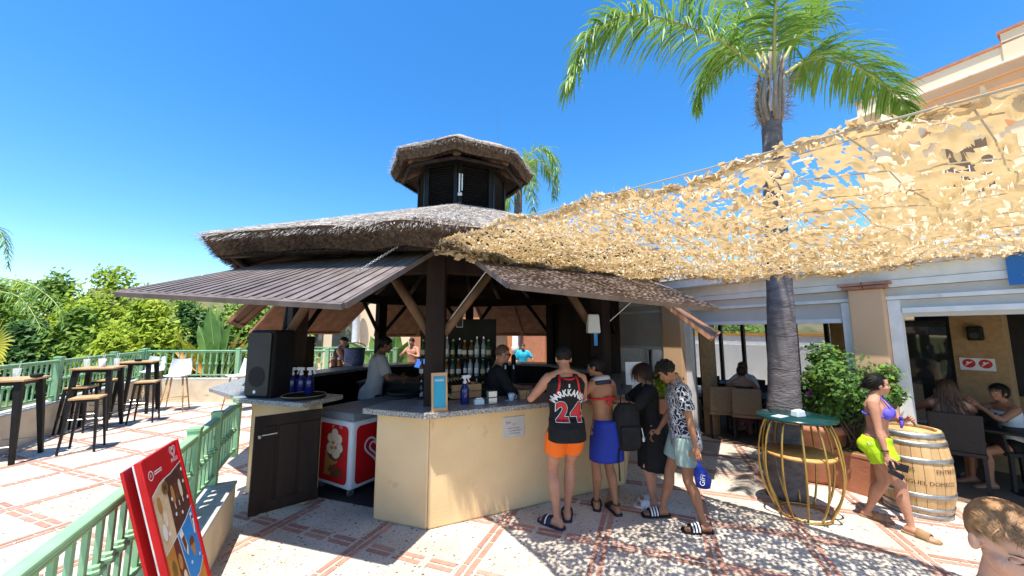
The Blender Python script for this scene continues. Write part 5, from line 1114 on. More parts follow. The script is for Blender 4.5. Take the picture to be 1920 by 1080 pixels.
for px, lb in ((623, 'left beer glass on the rear bar counter'), (636, 'right beer glass on the rear bar counter'), (716, 'beer glass in front of the pale shirted barman')):
    q_ = at(px, 690, Y=8.6 if px < 700 else 7.6); t = thing('beer_glass', lb, 'glass', (float(q_[0]), float(q_[1]), CT+.001)); MB().lathe([(.035, 0), (.045, .15), (.002, .15)], 14).build('beer', 'caramel', t, True, world=False); MB().lathe([(.046, .15), (.048, .2), (.002, .205)], 14).build('foam', 'white', t, True, world=False)
bd = at(862, 598, Y=5.6); nb = thing('framed_notice', 'small dark framed notice hanging inside near the front post', 'notice', tuple(bd)); MB().box(tuple(bd), (.1, .02, .26)).build('wood_frame', 'hoop', nb); MB().box((bd[0], bd[1]-.011, bd[2]), (.08, .004, .23)).build('sheet', 'intdark', nb)

# ---------------------------------------------------------------- gold cage table, barrel
cg = thing('cage_table', 'round gold wire cage table with dark green glass top', 'table', (3.06, 4.12, 0)); TH_ = 1.0
MB().lathe([(.335, TH_-.025), (.355, TH_-.02), (.355, TH_), (.002, TH_)], 40).build('glass_top', 'glassgreen', cg, True, world=False); MB().lathe([(.30, .60), (.315, .605), (.315, .63), (.002, .63)], 36).build('cork_shelf', 'cork', cg, True, world=False)
for i in range(12):
    a = 2*PI*i/12; P = spline([(.23, 0, .02), (.33, 0, .25), (.365, 0, .5), (.335, 0, .78), (.27, 0, TH_-.026)], 12); MB().tube([(p[0]*math.cos(a), p[0]*math.sin(a), p[2]) for p in P], .0105, 7).build('rod', 'gold', cg, True, world=False)
for r, z in ((.23, .02), (.27, TH_-.035)): MB().tube([(r*math.cos(a), r*math.sin(a), z) for a in np.linspace(0, 2*PI, 32, endpoint=False)], .011, 7, close=True).build('ring', 'gold', cg, True, world=False)
q_ = at(1497, 782, TH_); nh = thing('napkin_dispenser', 'white napkin dispenser on the gold cage table', 'dispenser', (float(q_[0]), float(q_[1]), TH_+.001), .3); MB().box((0, 0, .036), (.125, .085, .07), None, 0, (.93, .85)).build('casing', 'ceramic', nh, bevel=.013, world=False); MB().box((0, 0, .072), (.07, .03, .01)).build('napkins', 'white', nh, world=False)
q_ = at(1462, 781, TH_); one(MB().box((q_[0], q_[1], TH_+.004), (.16, .1, .005), Matrix.Rotation(.5, 3, 'Z')), 'folded_leaflet', 'ceramic', 'pale leaflet lying at left of the gold table top', 'leaflet')
BX, BY = 4.35, 4.22; brl = thing('wine_barrel', 'upright oak wine barrel with grey hoops beside the walking woman', 'barrel', (BX, BY, 0)); BHt = .86
def br(z): f = (z/BHt-.5)*2; return .305-.055*abs(f)**2.1
NSV = 24
zs = np.linspace(0, BHt, 11)
for i in range(NSV):
    a0, a1 = 2*PI*i/NSV+.006, 2*PI*(i+1)/NSV-.006; mb = MB(); V = []; dr = random.uniform(-.0012, .0012)
    for z in zs:
        r = br(z)+dr
        for a, rr in ((a0, r-.03), (a0, r-.002), ((a0+a1)/2, r), (a1, r-.002), (a1, r-.03)): V.append((rr*math.cos(a), rr*math.sin(a), z))
    F = [(k*5+j, k*5+(j+1) % 5, k*5+5+(j+1) % 5, k*5+5+j) for k in range(10) for j in range(5)]+[(4, 3, 2, 1, 0), (50, 51, 52, 53, 54)]
    mb.add(V, F); mb.build('stave', 'stave', brl, world=False)
MB().lathe([(.002, BHt-.05), (br(BHt)-.03, BHt-.05), (br(BHt)-.03, BHt-.03), (.002, BHt-.03)], 28).build('barrel_head', 'stave', brl, world=False)
for z, h in ((.026, .05), (.1, .04), (.24, .045), (.585, .045), (.745, .04), (.825, .05)): MB().lathe([(br(z-h/2)+.001, z-h/2), (br(z-h/2)+.006, z-h/2), (br(z+h/2)+.006, z+h/2), (br(z+h/2)+.001, z+h/2)], 40, cap=False).build('hoop', 'hoop', brl, True, world=False)
bang = math.atan2(-BY, -BX)
def ctext(s, size, z, a, sx=1.):
    V, F = text_mesh(s, size); return [((br(z+y)+.0035)*math.cos(a+x*sx/.305), (br(z+y)+.0035)*math.sin(a+x*sx/.305), z+y) for x, y, _ in V], F
for s, sz, z, a in (('MIGUEL DOMECQ', .056, .37, bang+.42), ('ENTRECHUELOS', .056, .49, bang-.62), ('ENTRECHUELOS', .056, .49, bang+1.25)): mb = MB(); mb.add(*ctext(s, sz, z, a)); mb.build('branded_word', 'printbrown', brl, world=False)

# ---------------------------------------------------------------- restaurant chairs and tables
def chair(label, loc, rz, m, group, arms=False):
    t = thing('dining_chair', label, 'chair', loc, rz, group); MB().box((0, 0, .44), (.46, .46, .05)).build('seat', m, t, bevel=.01, world=False)
    MB().bar((0, .22, .47), (0, .29, .92), .44, .03, up=(0, 1, 0)).build('backrest', m, t, bevel=.01, world=False)
    for x in (-1, 1):
        for y in (-1, 1): MB().bar((x*.2, y*.21, 0), (x*.2, y*.2, .42), .035, .035, up=(0, 1, 0)).build('leg', m if m == 'rattandark' else 'blackwood', t, world=False)
        if arms: MB().bar((x*.24, -.2, .66), (x*.24, .25, .66), .05, .03).build('armrest', m, t, world=False); MB().bar((x*.24, -.19, .42), (x*.24, -.19, .65), .04, .04, up=(0, 1, 0)).build('arm_post', m, t, world=False)
    return t
gch = 'woven brown dining chairs'
q_ = at(1357, 820, 0); c1_ = chair('left woven brown dining chair with its back to the plaza', (float(q_[0]), float(q_[1])+.1, 0), R_(168), 'rattan', gch)
q_ = at(1408, 828, 0); CH2 = (float(q_[0]), float(q_[1])+.1, 0); dup(c1_, CH2, R_(155), 'right woven brown dining chair with the dark haired woman in it')
q_ = at(1822, 922, 0); CHR = (float(q_[0])+.05, float(q_[1])+.15); chair('dark woven armchair behind the barrel with a woman sitting in it', (CHR[0], CHR[1], 0), math.atan2(fn[1], fn[0])+R_(105), 'rattandark', 'dark woven chairs', False)
def dtable(label, s, d, sz=.8):
    p = fw(s, 0, d); t = thing('dining_table', label, 'table', tuple(p), fa_, 'dark restaurant tables'); MB().box((0, 0, .735), (sz, sz, .03)).build('table_top', 'blackwood', t, bevel=.004, world=False); MB().lathe([(.22, 0), (.2, .02), (.035, .04), (.035, .72)], 14).build('pedestal', 'black', t, True, world=False); return t
dtable('dark restaurant table in the left bay with two women', c1b+1.45, .95); dtable('dark restaurant table deeper in the left bay', c1b+2.9, 2.2); dtable('dark restaurant table behind the pink shirt', c1b+.4, 1.2); dtable('dark restaurant table between the seated pair at right', fs(1850, 700)-.1, 1.05)
dtable('dark restaurant table far inside the left bay', c1b+1.9, 3.2)
for i, (s, d) in enumerate(((c1b+2.3, 2.0), (c1b+3.3, 1.6), (c1b+2.6, 3.2), (c1b+1.2, 2.9))):
    p = fw(s, 0, d); chair('empty dark chair %s in the restaurant' % ('behind the brown chairs', 'at the far left of the bay', 'close to the rear glazing', 'in the middle of the room')[i], tuple(p), fa_+i*1.3, 'rattandark', 'dark restaurant chairs')
# small hanging blue shirt stall figure beyond the bar
# ---------------------------------------------------------------- people
mm('skin_tan', (.40, .185, .10), (.34, .15, .08), scale=9, rough=.55, spec=.3, bump=.06, bscale=90); mm('skin_light', (.52, .26, .165), (.45, .21, .13), scale=9, rough=.55, spec=.3, bump=.06, bscale=90)
mm('skin_pale', (.60, .34, .24), (.54, .29, .20), scale=9, rough=.55, spec=.3, bump=.06, bscale=90); mm('skin_brown', (.27, .12, .065), (.22, .095, .05), scale=9, rough=.55, spec=.3, bump=.06, bscale=90)
mm('hair_black', (.008, .006, .005), (.016, .012, .010), scale=30, rough=.55, spec=.25); mm('hair_brown', (.07, .032, .018), (.04, .018, .011), scale=30, rough=.5); mm('hair_fair', (.42, .24, .115), (.27, .145, .065), scale=40, rough=.55); mm('hair_mid', (.16, .085, .045), (.09, .045, .025), scale=40, rough=.5)
mm('cloth_black', (.006, .006, .007), (.011, .011, .012), scale=20, rough=.85, bump=.2, bscale=60); mm('cloth_orange', (.95, .17, .012), rough=.8, bump=.15, bscale=40); mm('cloth_blue', (.012, .035, .33), (.010, .028, .26), scale=6, rough=.75, bump=.25, bscale=30)
mm('cloth_red', (.55, .02, .02), rough=.8); mm('cloth_sage', (.33, .44, .39), (.28, .38, .34), scale=8, rough=.85, bump=.2, bscale=30); mm('cloth_lime', (.48, .72, .01), (.40, .62, .01), scale=6, rough=.7, bump=.25, bscale=25)
mm('cloth_violet', (.12, .09, .58), (.10, .07, .5), scale=9, rough=.7); mm('cloth_white', (.75, .74, .72), (.66, .65, .63), scale=9, rough=.85, bump=.2, bscale=40); mm('cloth_grey', (.45, .43, .42), (.38, .36, .35), scale=9, rough=.85, bump=.2, bscale=40)
mm('cloth_pink', (.80, .05, .30), rough=.8, bump=.15, bscale=40); mm('cloth_teal', (.02, .42, .62), rough=.8); mm('sole_navy', (.015, .02, .05), rough=.6); mm('suede', (.34, .20, .10), (.28, .16, .08), scale=20, rough=.9); mm('eyewhite', (.6, .58, .55), rough=.3)
mm('lip', (.36, .11, .09), rough=.5); mm('maroon', (.05, .01, .012), rough=.8)
def leafprint():
    m = mat('cloth_leafprint', (.012, .015, .035), rough=.85); t = m.node_tree; N = t.nodes; L = t.links; b = N['Principled BSDF']; tc = N.new('ShaderNodeTexCoord')
    nz = N.new('ShaderNodeTexNoise'); nz.inputs['Scale'].default_value = 9; mxv = N.new('ShaderNodeMixRGB'); mxv.inputs[0].default_value = .16; L.new(tc.outputs['Object'], nz.inputs['Vector']); L.new(tc.outputs['Object'], mxv.inputs[1]); L.new(nz.outputs['Color'], mxv.inputs[2])
    v = N.new('ShaderNodeTexVoronoi'); v.feature = 'DISTANCE_TO_EDGE'; v.inputs['Scale'].default_value = 19; L.new(mxv.outputs[0], v.inputs['Vector'])
    wv = N.new('ShaderNodeTexWave'); wv.inputs['Scale'].default_value = 14; wv.inputs['Distortion'].default_value = 9; wv.inputs['Detail'].default_value = 1; L.new(tc.outputs['Object'], wv.inputs['Vector'])
    a = N.new('ShaderNodeMath'); a.operation = 'LESS_THAN'; a.inputs[1].default_value = .045; L.new(v.outputs['Distance'], a.inputs[0]); c_ = N.new('ShaderNodeMath'); c_.operation = 'GREATER_THAN'; c_.inputs[1].default_value = .86; L.new(wv.outputs['Fac'], c_.inputs[0])
    mx_ = N.new('ShaderNodeMath'); mx_.operation = 'MAXIMUM'; L.new(a.outputs[0], mx_.inputs[0]); L.new(c_.outputs[0], mx_.inputs[1]); x = N.new('ShaderNodeMix'); x.data_type = 'RGBA'; x.inputs[6].default_value = (.012, .015, .035, 1); x.inputs[7].default_value = (.62, .62, .64, 1); L.new(mx_.outputs[0], x.inputs[0]); L.new(x.outputs[2], b.inputs['Base Color']); return m
MT['cloth_leafprint'] = leafprint()

def remesh(mb, voxel, it=3):
    me = bpy.data.meshes.new('tmp'); me.from_pydata(mb.v, [], mb.f); me.update(); bm = bmesh.new(); bm.from_mesh(me); bmesh.ops.recalc_face_normals(bm, faces=bm.faces); bm.to_mesh(me); bm.free()
    o = bpy.data.objects.new('tmp', me); COL.objects.link(o); r = o.modifiers.new('r', 'REMESH'); r.mode = 'VOXEL'; r.voxel_size = voxel
    s = o.modifiers.new('s', 'SMOOTH'); s.iterations = it; s.factor = .5
    e = o.evaluated_get(bpy.context.evaluated_depsgraph_get()); m2 = bpy.data.meshes.new_from_object(e); n = len(m2.vertices); V = np.empty(n*3, np.float32); m2.vertices.foreach_get('co', V)
    F = [tuple(p.vertices) for p in m2.polygons]; bpy.data.objects.remove(o); bpy.data.meshes.remove(me); bpy.data.meshes.remove(m2); return V.reshape(-1, 3), F
def folds(V, amp, fr=18., seed=0, stretch=(1, 1, .45)):
    p = V*np.array(stretch)*fr+seed; d = np.sin(p[:, 0]+1.7*np.sin(p[:, 2]*.8))*np.cos(p[:, 1]*1.1+p[:, 2]*.6)+.5*np.sin(p[:, 2]*1.7+p[:, 0]*.7+p[:, 1]); return d*amp
def vnormals(V, F):
    N = np.zeros_like(V); Fq = np.array([f[:4] if len(f) >= 4 else (*f, f[-1]) for f in F]); n = np.cross(V[Fq[:, 2]]-V[Fq[:, 0]], V[Fq[:, 3]]-V[Fq[:, 1]])
    for k in range(4): np.add.at(N, Fq[:, k], n)
    return unit(N)
def ik(a, b, l1, l2, pole):
    d = b-a; D = min(d.length, (l1+l2)*.999); u = d.normalized(); x = (l1*l1-l2*l2+D*D)/(2*D); h = math.sqrt(max(0, l1*l1-x*x)); pl = pole-u*pole.dot(u)
    if pl.length < 1e-4: pl = u.orthogonal()
    return a+u*x+pl.normalized()*h, a+u*D
V3 = Vector
class Person:
    def __init__(s, name, label, loc, rz, H, skin, female=False, pelvis=None, lean=(0, .02, 1), feet=None, hands=None, poles=None, hpole=None, head=(0, 0), bulk=1., voxel=.009, twist=0., curl=(.6, .6), group=None, headtilt=0., cat='person', fdir=None, hsc=1., closed=False, brow='hair_black', neck=0.):
        s.t = thing(name, label, cat, loc, R_(rz), group); s.H = H; s.f = female; s.skin = skin; s.voxel = voxel; h = H
        s.pel = V3(pelvis) if pelvis else V3((0, 0, .525*h)); s.sp = V3(lean).normalized(); tw = R_(twist)
        s.side = V3((math.cos(tw), math.sin(tw), 0)); s.side = (s.side-s.sp*s.side.dot(s.sp)).normalized(); s.fw = s.sp.cross(s.side); s.hside = V3((1, 0, 0)); s.hfw = V3((0, 1, 0))
        s.fw = s.fw if s.fw.y*math.cos(tw)-s.fw.x*math.sin(tw) > 0 else -s.fw
        sw = (.098 if not female else .086)*h; s.sh = s.pel+s.sp*.285*h; s.shL, s.shR = s.sh-s.side*sw-s.sp*.012*h, s.sh+s.side*sw-s.sp*.012*h
        s.hipL, s.hipR = s.pel-s.hside*.05*h-V3((0, 0, .01*h)), s.pel+s.hside*.05*h-V3((0, 0, .01*h))
        feet = feet or ((-.1, 0), (.1, 0)); s.ank = []; s.knee = []; pol = poles or ((0, 1, 0), (0, 1, 0))
        for hip, f_, p_ in zip((s.hipL, s.hipR), feet, pol):
            a = V3((f_[0], f_[1], f_[2] if len(f_) > 2 else .045*h)); k, a = ik(hip, a, .247*h, .235*h, V3(p_)); s.knee.append(k); s.ank.append(a)
        hands = hands or ((-.24, .05, .46*h), (.24, .05, .46*h)); hp = hpole or ((-.3, -1, -.2), (.3, -1, -.2)); s.elb = []; s.wri = []
        for sh_, ha, p_ in zip((s.shL, s.shR), hands, hp):
            e, w_ = ik(sh_, V3(ha), .172*h, .148*h, V3(p_)); s.elb.append(e); s.wri.append(w_)
        s.curl = curl; s.fdir = fdir or (None, None)
        yaw, pit = R_(head[0]), R_(head[1]); s.nb = s.pel+s.sp*.30*h; hup = V3((0, 0, 1))*.6+s.sp*.4; hup.normalize()
        s.hR = (Matrix.Rotation(yaw, 3, 'Z') @ Matrix.Rotation(pit, 3, 'X') @ Matrix.Rotation(R_(headtilt), 3, 'Y')); s.hs = .133*h*hsc
        s.hc = s.nb+s.sp*.022*h+s.sp*neck+(s.hR @ V3((0, .03*h, .0)))
        s.bulk = bulk; s.closed = closed; s.brow = brow; s.body()
    def hp(s, x, y, z): return s.hc+s.hR @ V3((x*s.hs, y*s.hs, z*s.hs))
    def tors(s):
        h = s.H; b = s.bulk
        if s.f: S = [(-.055, .05, .05, -.004), (-.03, .088, .062, -.008), (.0, .098, .067, -.008), (.04, .088, .06, -.002), (.10, .068, .048, .004), (.15, .072, .052, .004), (.20, .083, .058, .006), (.245, .085, .054, .0), (.275, .074, .042, -.004), (.30, .036, .034, -.002)]
        else: S = [(-.055, .05, .05, -.002), (-.03, .082, .058, -.006), (.0, .088, .062, -.006), (.04, .084, .058, .0), (.10, .08, .054, .004), (.15, .087, .058, .004), (.20, .098, .064, .004), (.245, .104, .062, -.002), (.275, .088, .046, -.006), (.30, .042, .038, -.002)]
        return [(t*h, w*h*b, d*h*b, o*h) for t, w, d, o in S]
    def torso(s, mb, t0=-1, t1=9, inf=0., n=22, flare=0.):
        S = s.tors(); RR = []; h = s.H; T = [x[0] for x in S]; t0 = max(t0*h, T[0]); t1 = min(t1*h, T[-1])
        ts = sorted({t0, t1, *[t for t in T if t0 < t < t1]})
        for t in ts:
            w, d, o = [float(np.interp(t, T, [x[i] for x in S])) for i in (1, 2, 3)]; fl = flare*max(0, 1-(t-t0)/(.1*h)); w += inf+fl; d += inf+fl
            f = min(1, max(0, t/(.2*h))); sd = (s.hside*(1-f)+s.side*f).normalized(); fwv = (s.hfw*(1-f)+s.fw*f).normalized(); c_ = s.pel+s.sp*t+fwv*o
            RR.append([c_+sd*(w*np.sign(math.cos(a))*abs(math.cos(a))**.85)+fwv*(d*np.sign(math.sin(a))*abs(math.sin(a))**.85) for a in np.linspace(0, 2*PI, n, endpoint=False)])
        mb.rings(RR)
    def limb(s, mb, P, R, inf=0., n=12):
        mb.tube(P, [r+inf for r in R], n)
    def leg(s, mb, i, f1=1., inf=0., flare=0., n=12, top=0.):
        h = s.H; b = s.bulk; hip = (s.hipL, s.hipR)[i]; k = s.knee[i]; a = s.ank[i]; bk = -(s.hfw); q = .94 if not s.f else .97
        pts = [(0, .057), (.12, .058), (.3, .052), (.5, .045), (.75, .036), (1, .032)]; P = []; R = []
        for f, r in pts:
            if f > f1: f = f1
            P.append(hip.lerp(k, f)); R.append(r*h*b*q+inf+flare*f/max(f1, .01))
            if f >= f1: break
        if f1 >= 1:
            fw_ = (k-hip).cross(s.hside)
            for f, r, o in ((.12, .033, .004), (.28, .036, .010), (.45, .032, .008), (.7, .023, .002), (.9, .0185, 0), (1, .019, 0)): P.append(k.lerp(a, f)+bk*o*h); R.append(r*h*b*.95+inf)
        mb.tube(P, R, n)
    def arm(s, mb, i, f1=2., inf=0., flare=0., n=10):
        h = s.H; b = s.bulk*(1. if not s.f else .9); S = (s.shL, s.shR)[i]; e = s.elb[i]; w_ = s.wri[i]; inn = (s.sh-S)*.25; P = [S+inn]; R = [.033*h*b+inf]
        for f, r in ((0, .034), (.15, .034), (.4, .030), (.7, .026), (1, .022), (1.12, .0235), (1.3, .024), (1.6, .019), (1.9, .0145), (2, .0145)):
            if f > f1: f = f1
            P.append(S.lerp(e, f) if f <= 1 else e.lerp(w_, f-1)); R.append(r*h*b+inf+flare*min(1, f/max(f1, .01)))
            if f >= f1: break
        mb.tube(P, R, n)
    def foot(s, mb, i, inf=0.):
        h = s.H; a = s.ank[i]; k = s.knee[i]; d = s.footdir(i); up = V3((0, 0, 1)); sd = d.cross(up).normalized(); z0 = a.z-.045*h
        RR = []
        for t, w, hh in ((-.038, .012, .03), (-.03, .02, .045), (-.01, .023, .055), (.03, .026, .045), (.07, .030, .030), (.095, .028, .021), (.113, .02, .016)):
            c_ = V3((a.x, a.y, z0+.003))+d*t*h; RR.append([c_+sd*((w*h+inf)*math.cos(q))+up*(hh*h*.5+hh*h*.5*math.sin(q)) for q in np.linspace(0, 2*PI, 10, endpoint=False)])
        mb.rings(RR)
    def footdir(s, i):
        d = s.fdir[i]
        return V3((*d, 0)).normalized() if d else V3((0, 1, 0))
    def body(s):
        h = s.H; mb = MB(); s.torso(mb); b = s.bulk
        for i in (0, 1):
            s.leg(mb, i); s.arm(mb, i); s.foot(mb, i); S = (s.shL, s.shR)[i]; mb.tube([s.nb+s.sp*.012*h, s.nb.lerp(S, .5)+s.sp*.004*h, S], [.03*h*b, .03*h*b, .03*h*b], 10)
            mb.ell((s.hipL, s.hipR)[i]-s.hfw*.03*h+V3((0, 0, .005*h)), (.045*h*b, .045*h*b, .05*h*b))
            if s.f: c_ = s.pel+s.sp*.205*h+s.fw*.05*h+s.side*(.04*h*(2*i-1)); mb.ell(c_, (.034*h, .034*h, .034*h))
            e, w_ = s.elb[i], s.wri[i]; d = (w_-e).normalized(); nn = s.palm_n(i, d); sd = d.cross(nn).normalized(); R = Matrix((sd, nn, d)).transposed(); mb.ell(w_+d*.026*h, (.023*h, .0105*h, .032*h), R)
        mb.tube([s.nb-s.sp*.03*h, s.nb+s.sp*.02*h, s.hp(0, -.06, .25)], [.036*h*b, .031*h*b, .031*h*b], 12)
        R = s.hR; hs = s.hs; E = lambda c_, r: mb.ell(s.hp(*c_), tuple(x*hs for x in r), R)
        E((0, -.04, .63), (.325, .40, .37)); E((0, .08, .36), (.255, .29, .33)); E((0, .2, .12), (.14, .12, .09)); E((0, .345, .42), (.045, .075, .09)); E((0, .375, .375), (.06, .07, .05)); E((0, .27, .575), (.22, .085, .05))
        E((0, .315, .235), (.105, .045, .04)); E((-.17, .2, .36), (.1, .12, .11)); E((.17, .2, .36), (.1, .12, .11))
        for x in (-1, 1): E((x*.325, -.02, .45), (.045, .09, .14))
        V, F = remesh(mb, s.voxel, 3); m = MB(); m.v = [tuple(p) for p in V.tolist()]; m.f = F; m.m = [0]*len(F)
        for i in (0, 1): s.fingers(m, i)
        s.bo = m.build('body', s.skin, s.t, True, world=False)
        mb = MB(); mw = MB()
        for x in (-1, 1):
            if s.closed: mb.tube([s.hp(x*(.065+.03*k), .335-.006*k*k*.6, .462+.006*abs(k-2)) for k in range(5)], .0055*hs*2, 6); mw.ell(s.hp(x*.125, .295, .485), (.06*hs, .042*hs, .035*hs), R, 12, 8); mb.tube([s.hp(x*.06, .345, .572), s.hp(x*.13, .345, .59), s.hp(x*.21, .29, .57)], [.005*hs, .008*hs, .004*hs], 6); continue
            mw.ell(s.hp(x*.125, .305, .49), (.05*hs, .03*hs, .022*hs), R, 8, 5); mb.ell(s.hp(x*.125, .328, .49), (.02*hs, .016*hs, .02*hs), R, 8, 5); mb.tube([s.hp(x*.06, .352, .565), s.hp(x*.13, .352, .59), s.hp(x*.21, .30, .565)], [.012*hs, .016*hs, .008*hs], 6)
        s.eyes = mb.build('eyes', s.brow, s.t, True, world=False); mw.build('eye_whites' if not s.closed else 'eyelids', 'eyewhite' if not s.closed else s.skin, s.eyes, True, world=False); mb = MB(); mb.ell(s.hp(0, .352, .235), (.085*hs, .02*hs, .022*hs), R, 10, 5); mb.build('lips', 'lip', s.t, True, world=False)
    def palm_n(s, i, d):
        n = s.side*(1 if i == 0 else -1); n = n-d*n.dot(d); return n.normalized() if n.length > .05 else d.orthogonal().normalized()
    def fingers(s, m, i):
        h = s.H; e, w_ = s.elb[i], s.wri[i]; d = (w_-e).normalized(); nn = s.palm_n(i, d); sd = d.cross(nn).normalized(); c = s.curl[i]
        fwd = s.fw; sgn = 1 if sd.dot(fwd) > 0 else -1; pe = w_+d*.05*h
        for j, (o, L_) in enumerate(((.017, .040), (.006, .046), (-.005, .043), (-.016, .034))):
            p = pe+sd*(sgn*o*h); pts = [p-d*.012*h]; dd = d.copy(); ax_ = sd*sgn
            for k in range(3): 
                pts.append(pts[-1]+dd*(L_*h*(.45, .32, .25)[k]+(.012*h if k == 0 else 0))); dd = (dd*math.cos(c*.9)+nn*math.sin(c*.9)).normalized(); 
            m.tube(pts, [.0058*h, .0055*h, .005*h, .0038*h], 6)
        p = w_+d*.018*h+sd*(sgn*.016*h); t1 = p+(d*.6+sd*sgn*.75+nn*.3).normalized()*.026*h; t2 = t1+(d*.9+sd*sgn*.2+nn*.4*c).normalized()*.022*h; m.tube([p-sd*sgn*.008*h, p, t1, t2], [.008*h, .008*h, .0062*h, .0045*h], 6)
    # --- clothing
    def cloth(s, name, mat_, mb, amp=.004, fr=18, voxel=None, it=3, cut=None, seed=0., stretch=(1, 1, .45)):
        V, F = remesh(mb, voxel or s.voxel*1.1, it); N = vnormals(V, F); V = V+N*folds(V, amp, fr, seed, stretch)[:, None]
        m = MB(); m.v = [tuple(p) for p in V.tolist()]; m.f = F; m.m = [0]*len(F); return m.build(name, mat_, s.t, True, world=False)
    def top(s, name, mat_, hem=-.03, neck=.288, sleeve=.55, inf=.014, flare=.012, amp=.004, sflare=.012):
        mb = MB(); s.torso(mb, hem, neck, inf, flare=flare)
        if hem < .02:
            h = s.H; RR = []
            for t in (.06, .02, -.02, min(-.05, hem)):
                w_ = (.088 if not s.f else .096)*h*s.bulk+inf+.004+(.012 if t < 0 else 0); d_ = (.080 if t < .04 else .066)*h*s.bulk+inf; c_ = s.pel+s.sp*t*h-s.hfw*(.014*h if t < .04 else .004*h); RR.append([c_+s.hside*(w_*math.cos(a))+s.hfw*(d_*math.sin(a)) for a in np.linspace(0, 2*PI, 24, endpoint=False)])
            mb.rings(RR)
        if s.f and sleeve is not None:
            for x in (-1, 1): mb.ell(s.pel+s.sp*.205*s.H+s.fw*.052*s.H+s.side*(.04*s.H*x), (.04*s.H,)*3)
        if sleeve:
            for i in (0, 1): s.arm(mb, i, sleeve, inf*.9, sflare); S = (s.shL, s.shR)[i]; mb.tube([s.nb.lerp(S, .25), s.nb.lerp(S, .6), S], [.03*s.H+inf*.5]*3, 10)
        elif sleeve == 0:
            for i in (0, 1): S = (s.shL, s.shR)[i]; [mb.tube([s.nb.lerp(S, .42)-s.sp*.09*s.H+s.fw*y*s.H, s.nb.lerp(S, .46)-s.sp*.03*s.H+s.fw*y*.8*s.H, s.nb.lerp(S, .45)+s.sp*.001*s.H+s.fw*y*.3*s.H], [.034*s.H, .032*s.H, .032*s.H], 10) for y in (-.022, .022)]
        return s.cloth(name, mat_, mb, amp)
    def shorts(s, name, mat_, waist=.045, f1=.5, inf=.014, flare=.018, amp=.004, glute=True):
        mb = MB(); s.torso(mb, -.055, waist, inf)
        for i in (0, 1): s.leg(mb, i, f1, inf, flare); glute and mb.ell((s.hipL, s.hipR)[i]-s.hfw*.03*s.H, (.05*s.H*s.bulk+inf*.7, .056*s.H*s.bulk+inf*.8, .058*s.H*s.bulk))
        return s.cloth(name, mat_, mb, amp)
    def skirt(s, name, mat_, waist=.05, hem=-.2, w0=.085, w1=.11, d1=.085, amp=.008, off=(0, 0), wn=14):
        h = s.H; RR = []; n = 40
        for j in range(13):
            f = j/12; z = waist+(hem-waist)*f; g = min(1, f*2.4); w_ = w0+(max(w1*.9, .098)-w0)*g+(w1-max(w1*.9, .098))*max(0, f-.4)/.6; d = w_*.98 if f < .4 else w_*.98+(d1-w1*.98)*(f-.4)/.6
            c_ = s.pel+V3((off[0]*f, off[1]*f, z*h))-s.hfw*.016*h
            RR.append([c_+s.hside*((w_*h+amp*f*math.sin(wn*a+2*f)+.01)*math.cos(a))+s.hfw*((d*h+amp*f*math.sin(wn*a+1)+.01)*math.sin(a)) for a in np.linspace(0, 2*PI, n, endpoint=False)])
        m = MB().rings(RR, True); return m.build(name, mat_, s.t, True, world=False)
    def strap(s, name, mat_, P, r=.006, n=6, flat=.4): return MB().tube(P, r, n, flat=flat).build(name, mat_, s.t, True, world=False)
    def slide(s, i, m1='sole_navy', m2='white', stripes=3, open_heel=True):
        h = s.H; a = s.ank[i]; d = s.footdir(i); up = V3((0, 0, 1)); sd = d.cross(up).normalized(); z0 = a.z-.045*h; mb = MB(); P = []
        for t, w in ((-.048, .015), (-.038, .026), (0, .028), (.05, .031), (.085, .036), (.115, .03), (.128, .014)): P.append((t*h, w*h))
        poly = P+[(t, -w) for t, w in reversed(P)]; c_ = V3((a.x, a.y, z0)); M_ = frame(c_, d, up.cross(d)); z = max(-z0*0, 0)
        o = MB().prism(poly, -.012, .008, M_ @ Matrix.Translation((0, 0, .012))).build('sandal', m1, s.t, bevel=.004, world=False)
        mb = MB(); V = []
        for t in (.025, .085):
            for q_ in np.linspace(-.15, PI+.15, 11): V.append(c_+d*t*h+sd*(.035*h*math.cos(q_))+up*(.012+(.045 if t < .05 else .034)*h*max(0, math.sin(q_))))
        mb.add(V, [(j, j+1, j+12, j+11) for j in range(10)]); b_ = mb.build('sandal_strap', m1, o, True, world=False); sm = b_.modifiers.new('s', 'SOLIDIFY'); sm.thickness = .006; sm.offset = 1
        for k in range(stripes):
            f = (k+.8)/(stripes+.6); V = []; 
            for tt in (f-.07, f+.07):
                t = .025+.06*tt
                for q_ in np.linspace(.1, PI-.1, 9): V.append(c_+d*t*h+sd*((.036*h+.008)*math.cos(q_))+up*(.02+(.045*(1-tt)+.034*tt)*h*math.sin(q_)))
            MB().add(V, [(j, j+1, j+10, j+9) for j in range(8)]).build('sandal_stripe', m2, o, True, world=False)
